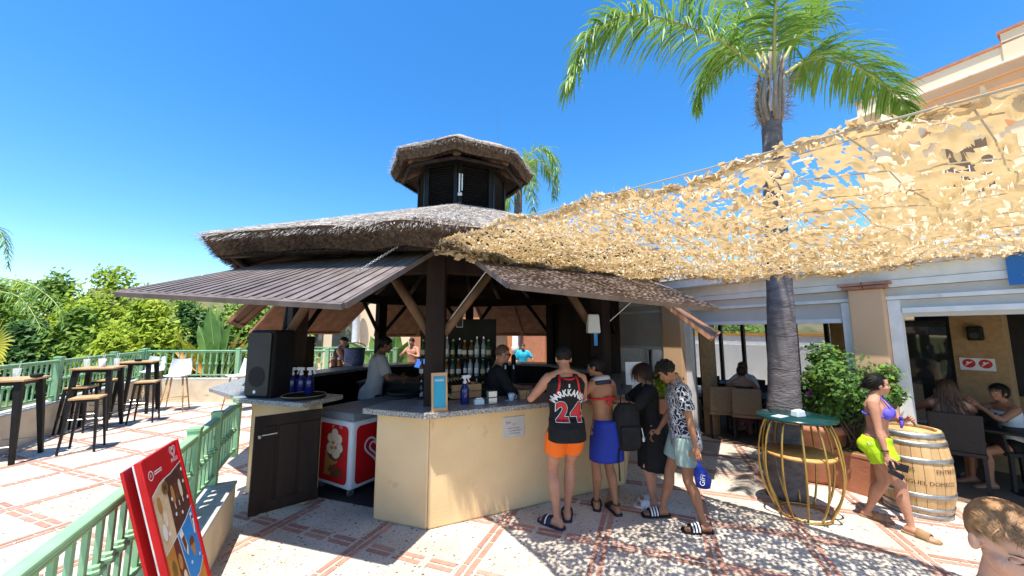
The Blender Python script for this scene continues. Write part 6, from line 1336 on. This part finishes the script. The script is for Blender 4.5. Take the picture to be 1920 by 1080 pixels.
    # --- hair
    def hair(s, mat_, n=900, length=.10, hl=None, puff=1.04, flow=(0, -.5, -1), jit=.35, seed=0, wd=.0045, base=True, name='hair', zlim=.36, lift=.12):
        """cap that follows the skull plus fine strands; hl(azimuth) is the hairline height in head units"""
        hs = s.hs; hl = hl or (lambda a: .74 if math.sin(a) > .55 else (.52 if math.sin(a) > 0 else zlim)); g = np.random.default_rng(seed); mb = MB(); c0 = (0, -.04, .63); r = (.325*puff+.012, .40*puff+.012, .37*puff+.02)
        na, nz = 28, 14; grid = []
        for j in range(nz+1):
            row = []
            for i in range(na):
                a = 2*PI*i/na; lo = max(-.9, min(.9, (hl(a)-c0[2])/r[2])); e0 = math.asin(lo); el = e0+(PI/2-.02-e0)*j/nz
                row.append(s.hp(c0[0]+r[0]*math.cos(el)*math.cos(a), c0[1]+r[1]*math.cos(el)*math.sin(a), c0[2]+r[2]*math.sin(el)+.012*math.sin(5*a+3*el)))
            grid.append(row)
        mb.rings(grid, True); o = mb.build(name, mat_, s.t, True, world=False)
        if n:
            a = g.random(n)*2*PI; lo = np.array([math.asin(max(-.9, min(.9, (hl(x)-c0[2])/r[2]))) for x in a]); el = lo+(PI/2-lo)*g.random(n)**1.2
            d = np.stack([np.cos(el)*np.cos(a), np.cos(el)*np.sin(a), np.sin(el)], 1); P = np.array(c0)+d*np.array(r); nr = unit(d/np.array(r)); fl = np.array(flow)[None]+g.normal(0, jit, (n, 3)); fl = unit(fl-nr*(np.sum(fl*nr, 1, keepdims=True))*.85+nr*lift)
            L_ = length*(.5+g.random(n)); sd = unit(np.cross(fl, nr))*(wd/hs/2); Q = []; p0 = P; 
            for k in range(3):
                p1 = p0+fl*(L_/3/hs)[:, None]; w0, w1 = (1, .9, .6)[k], (.9, .6, .1)[k]; Q.append(np.stack([p0-sd*w0, p0+sd*w0, p1+sd*w1, p1-sd*w1], 1)); p0 = p1; fl = unit(fl+np.array([0, 0, -.3])*(.6 if length > .06 else 0)-nr*.25)
            Q = np.concatenate(Q); Rm = np.array(s.hR); Q = (Q.reshape(-1, 3)*hs) @ Rm.T+np.array(s.hc); stuff(link('strands', quads_mesh('strands', Q.reshape(-1, 4, 3), mat_), o))
        return o
    def curls(s, mat_, n=150, seed=0, r0=.065, front=True):
        o = s.hair(mat_, 0, hl=lambda a: .78 if math.sin(a) > .5 else .42, puff=1.06); g = random.Random(seed); mb = MB()
        for i in range(n):
            a = g.random()*2*PI; el = math.asin(g.uniform(-.25 if math.sin(a) < .3 else .25, 1)); q_ = (.35*math.cos(el)*math.cos(a), -.03+.43*math.cos(el)*math.sin(a), .66+.40*math.sin(el)); r = r0*g.uniform(.6, 1.3)*s.hs
            mb.ell(s.hp(*q_), (r, r*.8, r), Matrix.Rotation(g.random()*3, 3, 'X'), 7, 5)
        mb.build('curls', mat_, o, False, world=False); return o
    def longhair(s, mat_, n=600, length=.5, seed=0, back=True):
        o = s.hair(mat_, 500, .12, hl=lambda a: .78 if math.sin(a) > .6 else .3, puff=1.06, seed=seed); g = np.random.default_rng(seed+9); hs = s.hs; Q = []
        a = PI+g.random(n)*PI; a = np.where(g.random(n) < .25, np.where(g.random(n) < .5, PI*.95, PI*2.05), a); P = np.stack([.345*np.cos(a), -.05+.42*np.sin(a), .35+.4*g.random(n)], 1); P = (P*hs) @ np.array(s.hR).T+np.array(s.hc)
        bk = -np.array(s.fw); d = np.tile(np.array([0, 0, -1.])+bk*.18, (n, 1))+g.normal(0, .1, (n, 3)); L_ = length*(.6+.5*g.random(n)); wv = np.array([.008]); sd = unit(np.cross(d, np.array(s.fw)[None]+g.normal(0, .4, (n, 3))))*.007; p0 = P
        for k in range(5):
            p1 = p0+unit(d)*(L_/5)[:, None]; t0, t1 = 1-.15*k, 1-.15*(k+1); Q.append(np.stack([p0-sd*t0, p0+sd*t0, p1+sd*t1, p1-sd*t1], 1)); p0 = p1; d = d+g.normal(0, .12, (n, 3))+bk*(-.04)
        stuff(link('strands', quads_mesh('strands', np.concatenate(Q), mat_), o)); return o
    def cap(s, mat_, brim_dir=0.):
        hs = s.hs; mb = MB(); RR = []
        for j in range(9):
            el = .05+(PI/2-.08)*j/8; RR.append([s.hp(.36*math.cos(el)*math.cos(a), -.04+.44*math.cos(el)*math.sin(a), .62+.42*math.sin(el)) for a in np.linspace(0, 2*PI, 24, endpoint=False)])
        mb.rings(RR, True); o = mb.build('cap', mat_, s.t, True, world=False); mb = MB(); V = []
        for t in (0, 1):
            for a in np.linspace(.25*PI, .75*PI, 9): rr = .43+.3*t*math.sin((a-.25*PI)*2); V.append(s.hp(rr*.85*math.cos(a), -.04+rr*math.sin(a), .66-.07*t))
        mb.add(V, [(j, j+1, j+10, j+9) for j in range(8)]); b_ = mb.build('brim', mat_, o, True, world=False); sm = b_.modifiers.new('s', 'SOLIDIFY'); sm.thickness = .006
        return o
def tow(o, p): return V3(p)

# man in the basketball vest, back to the camera
def W2L(loc, rz, p):
    q_ = V3(p)-V3(loc); return Matrix.Rotation(-R_(rz), 3, 'Z') @ q_
L1 = (.54, 3.88, 0.); z1 = 10
P1 = Person('person', 'person in black basketball vest and orange shorts leaning on the counter', L1, z1, 1.80, 'skin_light', lean=(.03, .10, 1), pelvis=(.0, -.02, .93), feet=((-.1, .0), (.05, .14)), fdir=((-.6, .8), (.3, 1)), poles=((-.1, 1, 0), (.2, 1, 0)),
            hands=((-.26, .44, 1.19), (.20, .46, 1.18)), hpole=((-.9, -.2, -1), (.7, -.5, -1)), head=(-6, -8), voxel=.0085, bulk=1.02, curl=(.3, .3))
P1.shorts('shorts', 'cloth_orange', .0, .52, .012, .022, glute=False); vest = P1.top('vest', 'cloth_black', -.052, .282, 0, .018, .016)
P1.hair('hair_black', 500, .012, hl=lambda a: .74 if math.sin(a) > .3 else .42, puff=1.0); P1.cap('cloth_black'); P1.slide(0, 'sole_navy', 'white', 1); P1.slide(1, 'sole_navy', 'white', 1)
# lettering laid on the back of the vest
dg = bpy.context.evaluated_depsgraph_get(); vv = [v.co.copy() for v in vest.data.vertices]; bvh = BVHTree.FromPolygons(vv, [tuple(p.vertices) for p in vest.data.polygons])
def on_back(V2, off):
    out = []
    for x, y in V2:
        o_ = P1.pel+P1.sp*(y)+P1.side*x-P1.fw*.6; hit = bvh.ray_cast(o_, P1.fw, 1.2)
        out.append(hit[0]-P1.fw*off if hit[0] else o_+P1.fw*.5)
    return out
def sub2d(V, F, mx_=.018):
    V = [(x, y) for x, y, *_ in V]; bm = bmesh.new(); vs = [bm.verts.new((x, y, 0)) for x, y in V]
    for f in F:
        try: bm.faces.new([vs[i] for i in f])
        except ValueError: pass
    bmesh.ops.triangulate(bm, faces=bm.faces[:])
    for _ in range(4):
        es = [e for e in bm.edges if e.calc_length() > mx_]
        if not es: break
        bmesh.ops.subdivide_edges(bm, edges=es, cuts=1); bmesh.ops.triangulate(bm, faces=[f for f in bm.faces if len(f.verts) > 3])
    bm.verts.index_update(); V = [(v.co.x, v.co.y) for v in bm.verts]; F = [tuple(v.index for v in f.verts) for f in bm.faces]; bm.free(); return V, F
mb = MB()
for sg in (-1, 1):
    for dx, wd_ in ((0, .02),):
        C2 = spline([(sg*.088, .515), (sg*.098, .44), (sg*.112, .37), (sg*.145, .305), (sg*.185, .275)], 24); V2 = []
        for k in range(24):
            d_ = C2[min(k+1, 23)]-C2[max(k-1, 0)]; d_ = d_/np.linalg.norm(d_); n_ = np.array([-d_[1], d_[0]])*wd_/2; V2 += [C2[k]+n_, C2[k]-n_]
        mb.add(on_back([tuple(v) for v in V2], .005), [(2*k, 2*k+1, 2*k+3, 2*k+2) for k in range(23)])
C2 = spline([(-.085, .515), (-.05, .492), (0, .484), (.05, .492), (.085, .515)], 20); V2 = []
for k in range(20): V2 += [C2[k]+[0, .009], C2[k]-[0, .009]]
mb.add(on_back([tuple(v) for v in V2], .005), [(2*k, 2*k+1, 2*k+3, 2*k+2) for k in range(19)]); mb.build('vest_trim', 'red', vest, True, world=False)
mb = MB(); word = 'MARKKANEN'
for i, ch in enumerate(word):
    a = R_(62-i*15.5); V, F = text_mesh(ch, .088, .0035); V = [(x*.72, y, 0) for x, y, _ in V]; rr = .172; cx, cy = rr*math.sin(-a)*1.0, .285+rr*math.cos(a)*.72-.055
    V = [(cx+x*math.cos(a)-y*math.sin(a), cy+x*math.sin(a)+y*math.cos(a), 0) for x, y, _ in V]; V, F = sub2d(V, F); mb.add(on_back(V, .006), F)
mb.build('name_lettering', 'white', vest, world=False)
for bold, m, off in ((.020, 'white', .005), (.014, 'cloth_black', .007), (.008, 'red', .009)):
    mb = MB()
    for ch, cx in (('2', -.072), ('4', .078)):
        V, F = text_mesh(ch, .27, bold); V = [(cx+x*.85, .165+y*.88, 0) for x, y, _ in V]; V, F = sub2d(V, F); mb.add(on_back(V, off), F)
    mb.build('number', m, vest, world=False)
mb = MB(); V, F = sub2d([(-.008, .405, 0), (.008, .405, 0), (.008, .44, 0), (-.008, .44, 0)], [(0, 1, 2, 3)]); mb.add(on_back(V, .006), F); mb.build('small_logo', 'white', vest, world=False)

# woman in red bikini top and blue wrap
L2 = (1.0, 4.12, 0.); P2 = Person('person', 'person in red bikini top and blue wrap skirt at the counter', L2, 26, 1.66, 'skin_tan', True, lean=(-.02, .09, 1), feet=((-.02, .15), (.1, -.02)), fdir=((.6, .8), (.3, 1)), poles=((.1, 1, 0), (.1, 1, 0)),
            hands=((-.14, .34, 1.12), (.16, .36, 1.1)), hpole=((-1, -.4, -.6), (1, -.6, -.8)), head=(34, -2), curl=(.4, .4))
P2.skirt('wrap_skirt', 'cloth_blue', .06, -.185, .08, .112, .09, .004, (.0, .01), 5); P2.hair('hair_black', 700, .05, zlim=.3, seed=2); P2.cap('hair_black')
mb = MB()
for t in [P2.pel+P2.sp*.19*1.66]: mb.tube([t+P2.side*(.098*1.66*.93*math.cos(a))+P2.fw*(.066*1.66*math.sin(a)-.002) for a in np.linspace(0, 2*PI, 28, endpoint=False)], .011, 6, close=True)
k_ = P2.pel+P2.sp*.19*1.66-P2.fw*.105
for dx, dz in ((-.03, -.06), (.02, -.09), (.035, .02), (-.03, .025)): mb.tube([k_, k_+P2.side*dx*.7+P2.sp*dz*.6-P2.fw*.012, k_+P2.side*dx+P2.sp*dz], [.01, .012, .006], 6)
mb.build('bikini_tie', 'cloth_red', P2.t, True, world=False)
mb = MB(); mb.tube([P2.nb+P2.sp*.0+P2.side*(.085*math.cos(a))+P2.fw*(.08*math.sin(a))+P2.sp*(.01-.02*math.sin(a)) for a in np.linspace(0, 2*PI, 22, endpoint=False)], .03, 8, close=True); mb.build('neck_towel', 'cloth_grey', P2.t, True, world=False)
mb = MB(); mb.tube([P2.nb-P2.sp*.03+P2.side*(.1*math.cos(a))+P2.fw*(.085*math.sin(a))+P2.sp*(.0-.02*math.sin(a)) for a in np.linspace(0, 2*PI, 22, endpoint=False)], .026, 8, close=True); mb.build('neck_towel_edge', 'sole_navy', P2.t, True, world=False)
for i in (0, 1):
    P2.slide(i, 'rattandark', 'rattandark', 0); mb = MB(); a = P2.ank[i]; mb.tube([a+V3((.037*math.cos(t), .037*math.sin(t)-.005, .02)) for t in np.linspace(0, 2*PI, 14, endpoint=False)], .005, 5, close=True); mb.build('ankle_strap', 'rattandark', P2.t, world=False)

# girl in black dress
L3 = (1.57, 4.32, 0.); P3 = Person('person', 'person in black dress with brown bobbed hair at the end of the counter', L3, 84, 1.57, 'skin_light', True, lean=(0, .06, 1), feet=((-.06, .03), (.08, -.04)), fdir=((.1, 1), (.2, 1)), hands=((-.16, .42, 1.14), (.14, .40, 1.12)), hpole=((-1, -.5, -.6), (1, -.6, -.8)), head=(6, -6), bulk=1.03)
P3.skirt('dress_skirt', 'cloth_black', .09, -.265, .075, .128, .115, .012, (0, -.01), 13); P3.top('dress_top', 'cloth_black', .04, .288, 1.05, .02, .01, .005, .02); P3.hair('hair_brown', 1300, .14, hl=lambda a: .80 if math.sin(a) > .5 else (.55 if math.sin(a) > .15 else .14), puff=1.07, seed=3, flow=(0, -.25, -1), jit=.12)
for i in (0, 1): P3.slide(i, 'white', 'white', 0)

# boy in leaf print shirt
L4 = (1.74, 3.92, 0.); P4 = Person('person', 'person in navy leaf print shirt and sage shorts looking down', L4, 76, 1.67, 'skin_tan', lean=(0, .05, 1), feet=((-.12, -.13), (.10, .22)), fdir=((-.15, 1), (-.2, 1)), poles=((0, 1, 0), (0, 1, 0)), hands=((-.24, -.08, .74), (.2, .2, .85)), hpole=((-.5, -1, 0), (.8, -.8, -.6)), head=(8, -32), curl=(1.1, .6), bulk=.97)
P4.shorts('shorts', 'cloth_sage', .0, .66, .014, .03, glute=False); P4.top('leaf_print_shirt', 'cloth_leafprint', -.085, .285, .72, .018, .02, .005, .02); P4.curls('hair_black', 210, 4)
for i in (0, 1): P4.slide(i, 'black', 'white', 3)
# woman walking past the barrel
L5 = (3.72, 3.92, 0.); P5 = Person('person', 'person in violet bikini top and lime shorts walking past the barrel', L5, -142, 1.50, 'skin_light', True, lean=(0, .04, 1), pelvis=(0, 0, .775), feet=((-.05, -.14), (.07, .18)), fdir=((-.1, 1), (.25, 1)), poles=((0, 1, 0), (0, 1, 0)), hands=((-.02, .24, 1.05), (.2, .09, .66)), hpole=((-1, .0, -.7), (.4, -1, 0)), head=(16, 2), curl=(1.0, .9), bulk=1.08)
P5.shorts('shorts', 'cloth_lime', .05, .40, .018, .03, .004); mb = MB()
for x in (-1, 1): mb.ell(P5.pel+P5.sp*.21*1.5+P5.fw*.058*1.5+P5.side*(.041*1.5*x), (.042*1.5, .038*1.5, .042*1.5))
top_ = P5.cloth('bikini_top', 'cloth_violet', mb, .001)
mb = MB(); t = P5.pel+P5.sp*.195*1.5; mb.tube([t+P5.side*(.093*1.5*1.05*math.cos(a))+P5.fw*(.066*1.5*1.05*math.sin(a)+.005) for a in np.linspace(0, 2*PI, 28, endpoint=False)], .009, 6, close=True)
for x in (-1, 1): mb.tube([P5.pel+P5.sp*.24*1.5+P5.fw*.08*1.5+P5.side*(.045*1.5*x), P5.nb+P5.side*(.05*x)+P5.fw*.055+P5.sp*.01, P5.nb+P5.side*(.02*x)-P5.fw*.06+P5.sp*.03], .006, 6)
c_ = P5.pel+P5.sp*.19*1.5+P5.fw*.115*1.5
for dx, dz in ((.03, -.09), (-.02, -.1), (.03, .02)): mb.tube([c_, c_+P5.side*dx*.5+V3((0, 0, dz*.5))+P5.fw*.01, c_+P5.side*dx+V3((0, 0, dz))], [.014, .014, .006], 6)
mb.build('bikini_tie', 'cloth_violet', top_, True, world=False)
P5.hair('hair_black', 900, .10, hl=lambda a: .84 if math.sin(a) > .6 else .34, puff=1.02, seed=5, flow=(0, -1, -.3), jit=.08); MB().ell(P5.hp(0, -.5, .48), (.12*P5.hs, .14*P5.hs, .16*P5.hs)).build('hair_bun', 'hair_black', P5.t, True, world=False)
for i in (0, 1): P5.slide(i, 'suede', 'suede', 0)
mb = MB(); a = P5.elb[1].lerp(P5.wri[1], .82); dd = (P5.wri[1]-P5.elb[1]).normalized(); o1 = dd.orthogonal().normalized(); o2 = dd.cross(o1); mb.tube([a+o1*(.028*math.cos(t))+o2*(.028*math.sin(t)) for t in np.linspace(0, 2*PI, 14, endpoint=False)], .005, 5, close=True); mb.build('wristband', 'black', P5.t, world=False)
mb = MB(); q_ = P5.pel+P5.hside*.155+V3((0, .0, -.02)); mb.bar(q_+V3((0, -.05, .05)), q_+V3((0, -.0, -.05)), .006, .022, up=(1, 0, 0)); mb.bar(q_+V3((0.002, -.02, .055)), q_+V3((.002, .03, -.045)), .006, .02, up=(1, 0, 0)); mb.build('shorts_stripe', 'white', P5.t, world=False)
# boy's head close to the camera at bottom right
L6 = (1.47, 1.22, 0.); P6 = Person('person', 'close up person with short fair hair looking down at bottom right', L6, 168, 1.35, 'skin_pale', neck=.055, bulk=.76, hsc=1.2, closed=True, brow='hair_mid', lean=(0, -.02, 1), head=(-6, -18), voxel=.006, hands=((-.18, .15, .7), (.18, .15, .7)))
P6.hair('hair_fair', 6500, .03, hl=lambda a: .84+.02*math.sin(9*a) if math.sin(a) > .45 else (.66 if math.sin(a) > .0 else .36), puff=1.03, seed=6, flow=(.3, .9, .25), jit=.22, wd=.0026, lift=.06)

# staff and guests inside the bar
q_ = at(926, 690, Y=4.8); P7 = Person('person', 'person in black shirt and glasses serving behind the counter', (float(q_[0]), 4.8, .012), -82, 1.76, 'skin_light', lean=(0, .1, 1), hands=((-.12, .40, 1.16), (.16, .42, 1.15)), hpole=((-1, -.4, -.6), (1, -.6, -.8)), head=(4, -4), voxel=.011, feet=((-.1, 0), (.1, .05)))
P7.top('shirt', 'cloth_black', -.04, .288, 1.2, .016); P7.shorts('trousers', 'cloth_black', .04, .98, .014, .01); P7.hair('hair_mid', 500, .008, hl=lambda a: .76 if math.sin(a) > .4 else .44, puff=1.0)
mb = MB()
for x in (-1, 1): mb.tube([P7.hp(x*.13+.085*math.cos(t), .40, .49+.06*math.sin(t)) for t in np.linspace(0, 2*PI, 14, endpoint=False)], .0035, 5, close=True); mb.tube([P7.hp(x*.21, .40, .5), P7.hp(x*.34, .0, .5)], .003, 5)
mb.build('glasses', 'black', P7.t, world=False)
q_ = at(700, 690, Y=5.75); P8 = Person('person', 'person in pale short sleeved shirt working at the till', (float(q_[0]), 5.75, .012), -62, 1.86, 'skin_brown', lean=(0, .16, 1), hands=((-.1, .42, 1.17), (.2, .40, 1.17)), hpole=((-1, -.4, -.6), (1, -.6, -.8)), head=(-8, -8), voxel=.012)
P8.top('shirt', 'cloth_grey', -.05, .288, .85, .022, .02, .006, .02); P8.shorts('trousers', 'cloth_black', .0, .98, .006, .01, glute=False); P8.hair('hair_black', 500, .03, puff=1.04)
q_ = at(748, 690, Y=9.9); P9 = Person('person', 'bare chested person holding a drink beyond the rear counter', (float(q_[0]), 11.2, 0), 160, 1.75, 'skin_light', hands=((-.1, .25, 1.25), (.1, .3, 1.3)), hpole=((-1, -.2, -.8), (1, -.2, -.8)), voxel=.016); P9.shorts('shorts', 'cloth_blue', .03, .5); P9.hair('hair_black', 200, .03)
q_ = at(598, 690, Y=8.5); P10 = Person('person', 'person in dark cap standing at the rear left counter', (float(q_[0]), 9.35, 0), -75, 1.82, 'skin_light', lean=(0, .12, 1), hands=((-.1, .45, 1.16), (.15, .42, 1.16)), hpole=((-1, -.4, -.6), (1, -.6, -.8)), voxel=.014, head=(0, -10)); P10.shorts('shorts', 'cloth_blue', .03, .5); P10.cap('cloth_black'); P10.top('vest', 'maroon', -.03, .28, 0)
q_ = at(627, 690, Y=9.6); P11 = Person('person', 'person with long dark hair and dark swimsuit facing the rear counter', (float(q_[0])+.08, 10.0, 0), 150, 1.7, 'skin_light', True, hands=((-.18, .28, 1.05), (.16, .32, 1.12)), hpole=((-1, -.3, -.8), (1, -.3, -.8)), voxel=.014); P11.top('swimsuit', 'cloth_black', -.05, .25, None, .01); P11.longhair('hair_black', 300, .42)
q_ = at(980, 700, Y=12.4); P12 = Person('person', 'small distant person in turquoise shirt by the orange house', (float(q_[0]), 12.2, 0), 185, 1.55, 'skin_light', voxel=.016, hands=((-.3, .25, 1.0), (.2, .2, .85))); P12.top('shirt', 'cloth_teal', -.06, .285, .8, .025); P12.shorts('shorts', 'cloth_teal', .03, .6); P12.hair('hair_brown', 200, .03)
# seated restaurant guests
def seated(label, s, d, rz, H, skin, female, **k):
    p = fw(s, 0, d); h = H; return Person('person', label, (p.x, p.y, 0), rz, H, skin, female, pelvis=(0, 0, .53), lean=k.pop('lean', (0, .12, 1)), feet=k.pop('feet', ((-.09, .42), (.09, .40))), poles=((0, .4, 1), (0, .4, 1)), hands=k.pop('hands', ((-.14, .36, .80), (.14, .36, .80))), hpole=((-1, -.3, -.6), (1, -.3, -.6)), voxel=.012, **k)
def loc_sd(px, py, d): p = onplane(px, py, FP+fn*d, fn); return float(np.dot(p-FP, fd))
ch2 = np.array(CH2)-FP; PA = seated('dark haired person seated in the right woven chair', float(np.dot(ch2, fd)), float(np.dot(ch2, fn)), -22, 1.64, 'skin_tan', True, feet=((-.12, .40), (.12, .40))); PA.top('dress', 'maroon', -.05, .24, None, .012); PA.skirt('skirt', 'maroon', .04, -.12, .085, .12, .12); PA.hair('hair_brown', 500, .06, hl=lambda a: .8 if math.sin(a) > .6 else .3)
sB = loc_sd(1398, 735, 1.5); PB = seated('person in white blouse seated across the table in the left bay', sB, 1.55, 120, 1.66, 'skin_light', True); PB.top('blouse', 'cloth_white', -.05, .28, .9, .016); PB.hair('hair_mid', 500, .07, hl=lambda a: .8 if math.sin(a) > .6 else .34)
sC = loc_sd(1548, 770, .7); PC = seated('person in bright pink top seated behind the palm and shrub', sC, .7, 30, 1.65, 'skin_tan', True); PC.top('pink_top', 'cloth_pink', -.05, .285, .5, .016); PC.hair('hair_brown', 400, .06)
CH = V3((CHR[0], CHR[1], 0)); PD = Person('person', 'person with long fair brown hair seated in the dark armchair', (CH.x+.02, CH.y+.02, 0), math.degrees(math.atan2(fn[1], fn[0]))-90+18, 1.66, 'skin_light', True, pelvis=(0, 0, .53), lean=(0, .2, 1), feet=((-.05, .20), (.12, .30)), poles=((0, 1, .6), (0.3, 1, .6)), hands=((-.1, .42, 1.0), (.1, .44, 1.0)), hpole=((-1, -.3, -.8), (1, -.3, -.8)), voxel=.010, head=(-20, 0)); PD.shorts('shorts', 'cloth_black', .03, .3); PD.longhair('hair_mid', 700, .42, 4)
mb = MB(); t = PD.pel+PD.sp*.19*1.66; mb.tube([t+PD.side*(.157*math.cos(a))+PD.fw*(.108*math.sin(a)) for a in np.linspace(0, 2*PI, 24, endpoint=False)], .012, 6, close=True); mb.build('bikini_band', 'cloth_black', PD.t, True, world=False)
for i in (0, 1): PD.slide(i, 'hoop', 'white', 0)
q_ = onplane(1882, 800, FP+fn*1.15, fn); PE = Person('person', 'dark haired person in white vest sitting at right edge table', (float(q_[0])+.12, float(q_[1]), 0), 75, 1.58, 'skin_tan', True, pelvis=(0, 0, .53), lean=(0, .12, 1), feet=((-.09, .35), (.09, .4)), poles=((0, .4, 1), (0, .4, 1)), hands=((-.05, .34, .98), (.1, .36, 1.0)), hpole=((-1, -.3, -.8), (1, -.3, -.8)), voxel=.011, head=(12, 4)); PE.top('white_vest', 'cloth_white', -.05, .255, None, .014); PE.shorts('shorts', 'cloth_black', .03, .4); PE.hair('hair_black', 700, .06, hl=lambda a: .8 if math.sin(a) > .55 else .32, puff=1.08)
# empty chair under guest right, carried things
chair('dark woven chair under the person in white vest', (float(q_[0])+.12, float(q_[1])+.02, 0), R_(75), 'rattandark', 'dark woven chairs'); chair('dark chair under the pink top guest', tuple(fw(sC, 0, .7)), R_(30+180), 'rattandark', 'dark restaurant chairs'); chair('dark chair under the white blouse guest', tuple(fw(sB, 0, 1.55)), R_(120+180), 'rattandark', 'dark restaurant chairs')
wrs = P4.t; Mw = Matrix.LocRotScale(wrs.location, wrs.rotation_euler, (1, 1, 1)); hp_ = Mw @ (P4.wri[0]+(P4.wri[0]-P4.elb[0]).normalized()*.085*1.67)
bag = thing('carrier_bag', 'blue plastic carrier bag with white letters hanging from the hand', 'bag', tuple(hp_+V3((.03, 0, -.30))))
bx = V3((.93, -.36, 0)); RR = []
for z, w_, d in ((-.23, .03, .015), (-.22, .06, .035), (-.15, .072, .04), (-.08, .058, .03), (-.025, .022, .014), (0, .01, .01)): RR.append([hp_+V3((.03*min(1, -z*6), 0, z))+bx*(w_*math.cos(a)*(1+.08*math.sin(3*a+z*30)))+V3((.36, .93, 0))*(d*math.sin(a)*(1+.1*math.sin(5*a+z*20))) for a in np.linspace(0, 2*PI, 20, endpoint=False)])
MB().rings(RR).build('bag_body', 'cloth_blue', bag, True); mb = MB(); put_text(mb, 'GIFI', .06, frame(hp_+V3((.025, 0, -.14))-V3((.36, .93, 0))*.047, V3((0.15, 0, 1)), -bx)); mb.build('lettering', 'white', bag)
MB().tube([hp_+V3((0, 0, .02)), hp_+V3((0, 0, -.02))], .012, 6).build('handle', 'cloth_blue', bag)
# phone in the walking woman's hand
Mw = Matrix.LocRotScale(P5.t.location, P5.t.rotation_euler, (1, 1, 1)); hp5 = Mw @ (P5.wri[1]+(P5.wri[1]-P5.elb[1]).normalized()*.075); ph = thing('mobile_phone', 'black phone held in the walking woman hand', 'phone', tuple(hp5)); MB().box(hp5+V3((.055, -.03, -.015)), (.15, .012, .07), Matrix.Rotation(.25, 3, 'Y') @ Matrix.Rotation(-.3, 3, 'Z')).build('casing', 'black', ph, bevel=.005); MB().box(hp5+V3((.02, -.035, -.08)), (.12, .012, .05), Matrix.Rotation(.55, 3, 'Y') @ Matrix.Rotation(-.3, 3, 'Z')).build('flip_cover', 'black', ph, bevel=.005)
# backpack between the two women
bp = V3((1.20, 4.02, .92)); bpk = thing('backpack', 'black backpack hanging between the blue skirt and the black dress', 'bag', tuple(bp-V3((0, 0, .3)))); mb = MB()
mb.rings([[bp+V3((w_*math.cos(a)*abs(math.cos(a))**-.3 if abs(math.cos(a)) > .01 else 0, d*math.sin(a), z)) for a in np.linspace(.05, 2*PI+.05, 20, endpoint=False)] for z, w_, d in ((-.24, .09, .06), (-.22, .13, .085), (0, .145, .1), (.16, .13, .085), (.23, .08, .05))]); V, F = remesh(mb, .012, 2); m_ = MB(); m_.add(V, F); m_.build('bag_body', 'cloth_black', bpk, True); MB().box(bp+V3((.01, -.1, -.08)), (.2, .05, .2)).build('front_pocket', 'cloth_black', bpk, bevel=.02); mb = MB(); mb.tube([bp+V3((-.1, -.06, -.2)), bp+V3((-.11, -.07, -.35)), bp+V3((-.105, -.07, -.52))], [.012, .012, .016], 6, flat=.4); mb.build('strap', 'cloth_black', bpk, True); mb = MB(); mb.tube([bp+V3((.13, -.09, .0)), bp+V3((.14, -.1, -.08))], .006, 6); mb.lathe([(.015, -.13), (.018, -.1), (.01, -.08)], 8, tuple(bp+V3((.14, -.1, 0)))); mb.build('key_ring', 'silver', bpk); MB().tube([bp+V3((-.06, 0, .2)), bp+V3((-.02, .05, .42)), bp+V3((.06, .02, .2))], .014, 6, flat=.5).build('shoulder_strap', 'cloth_black', bpk, True)
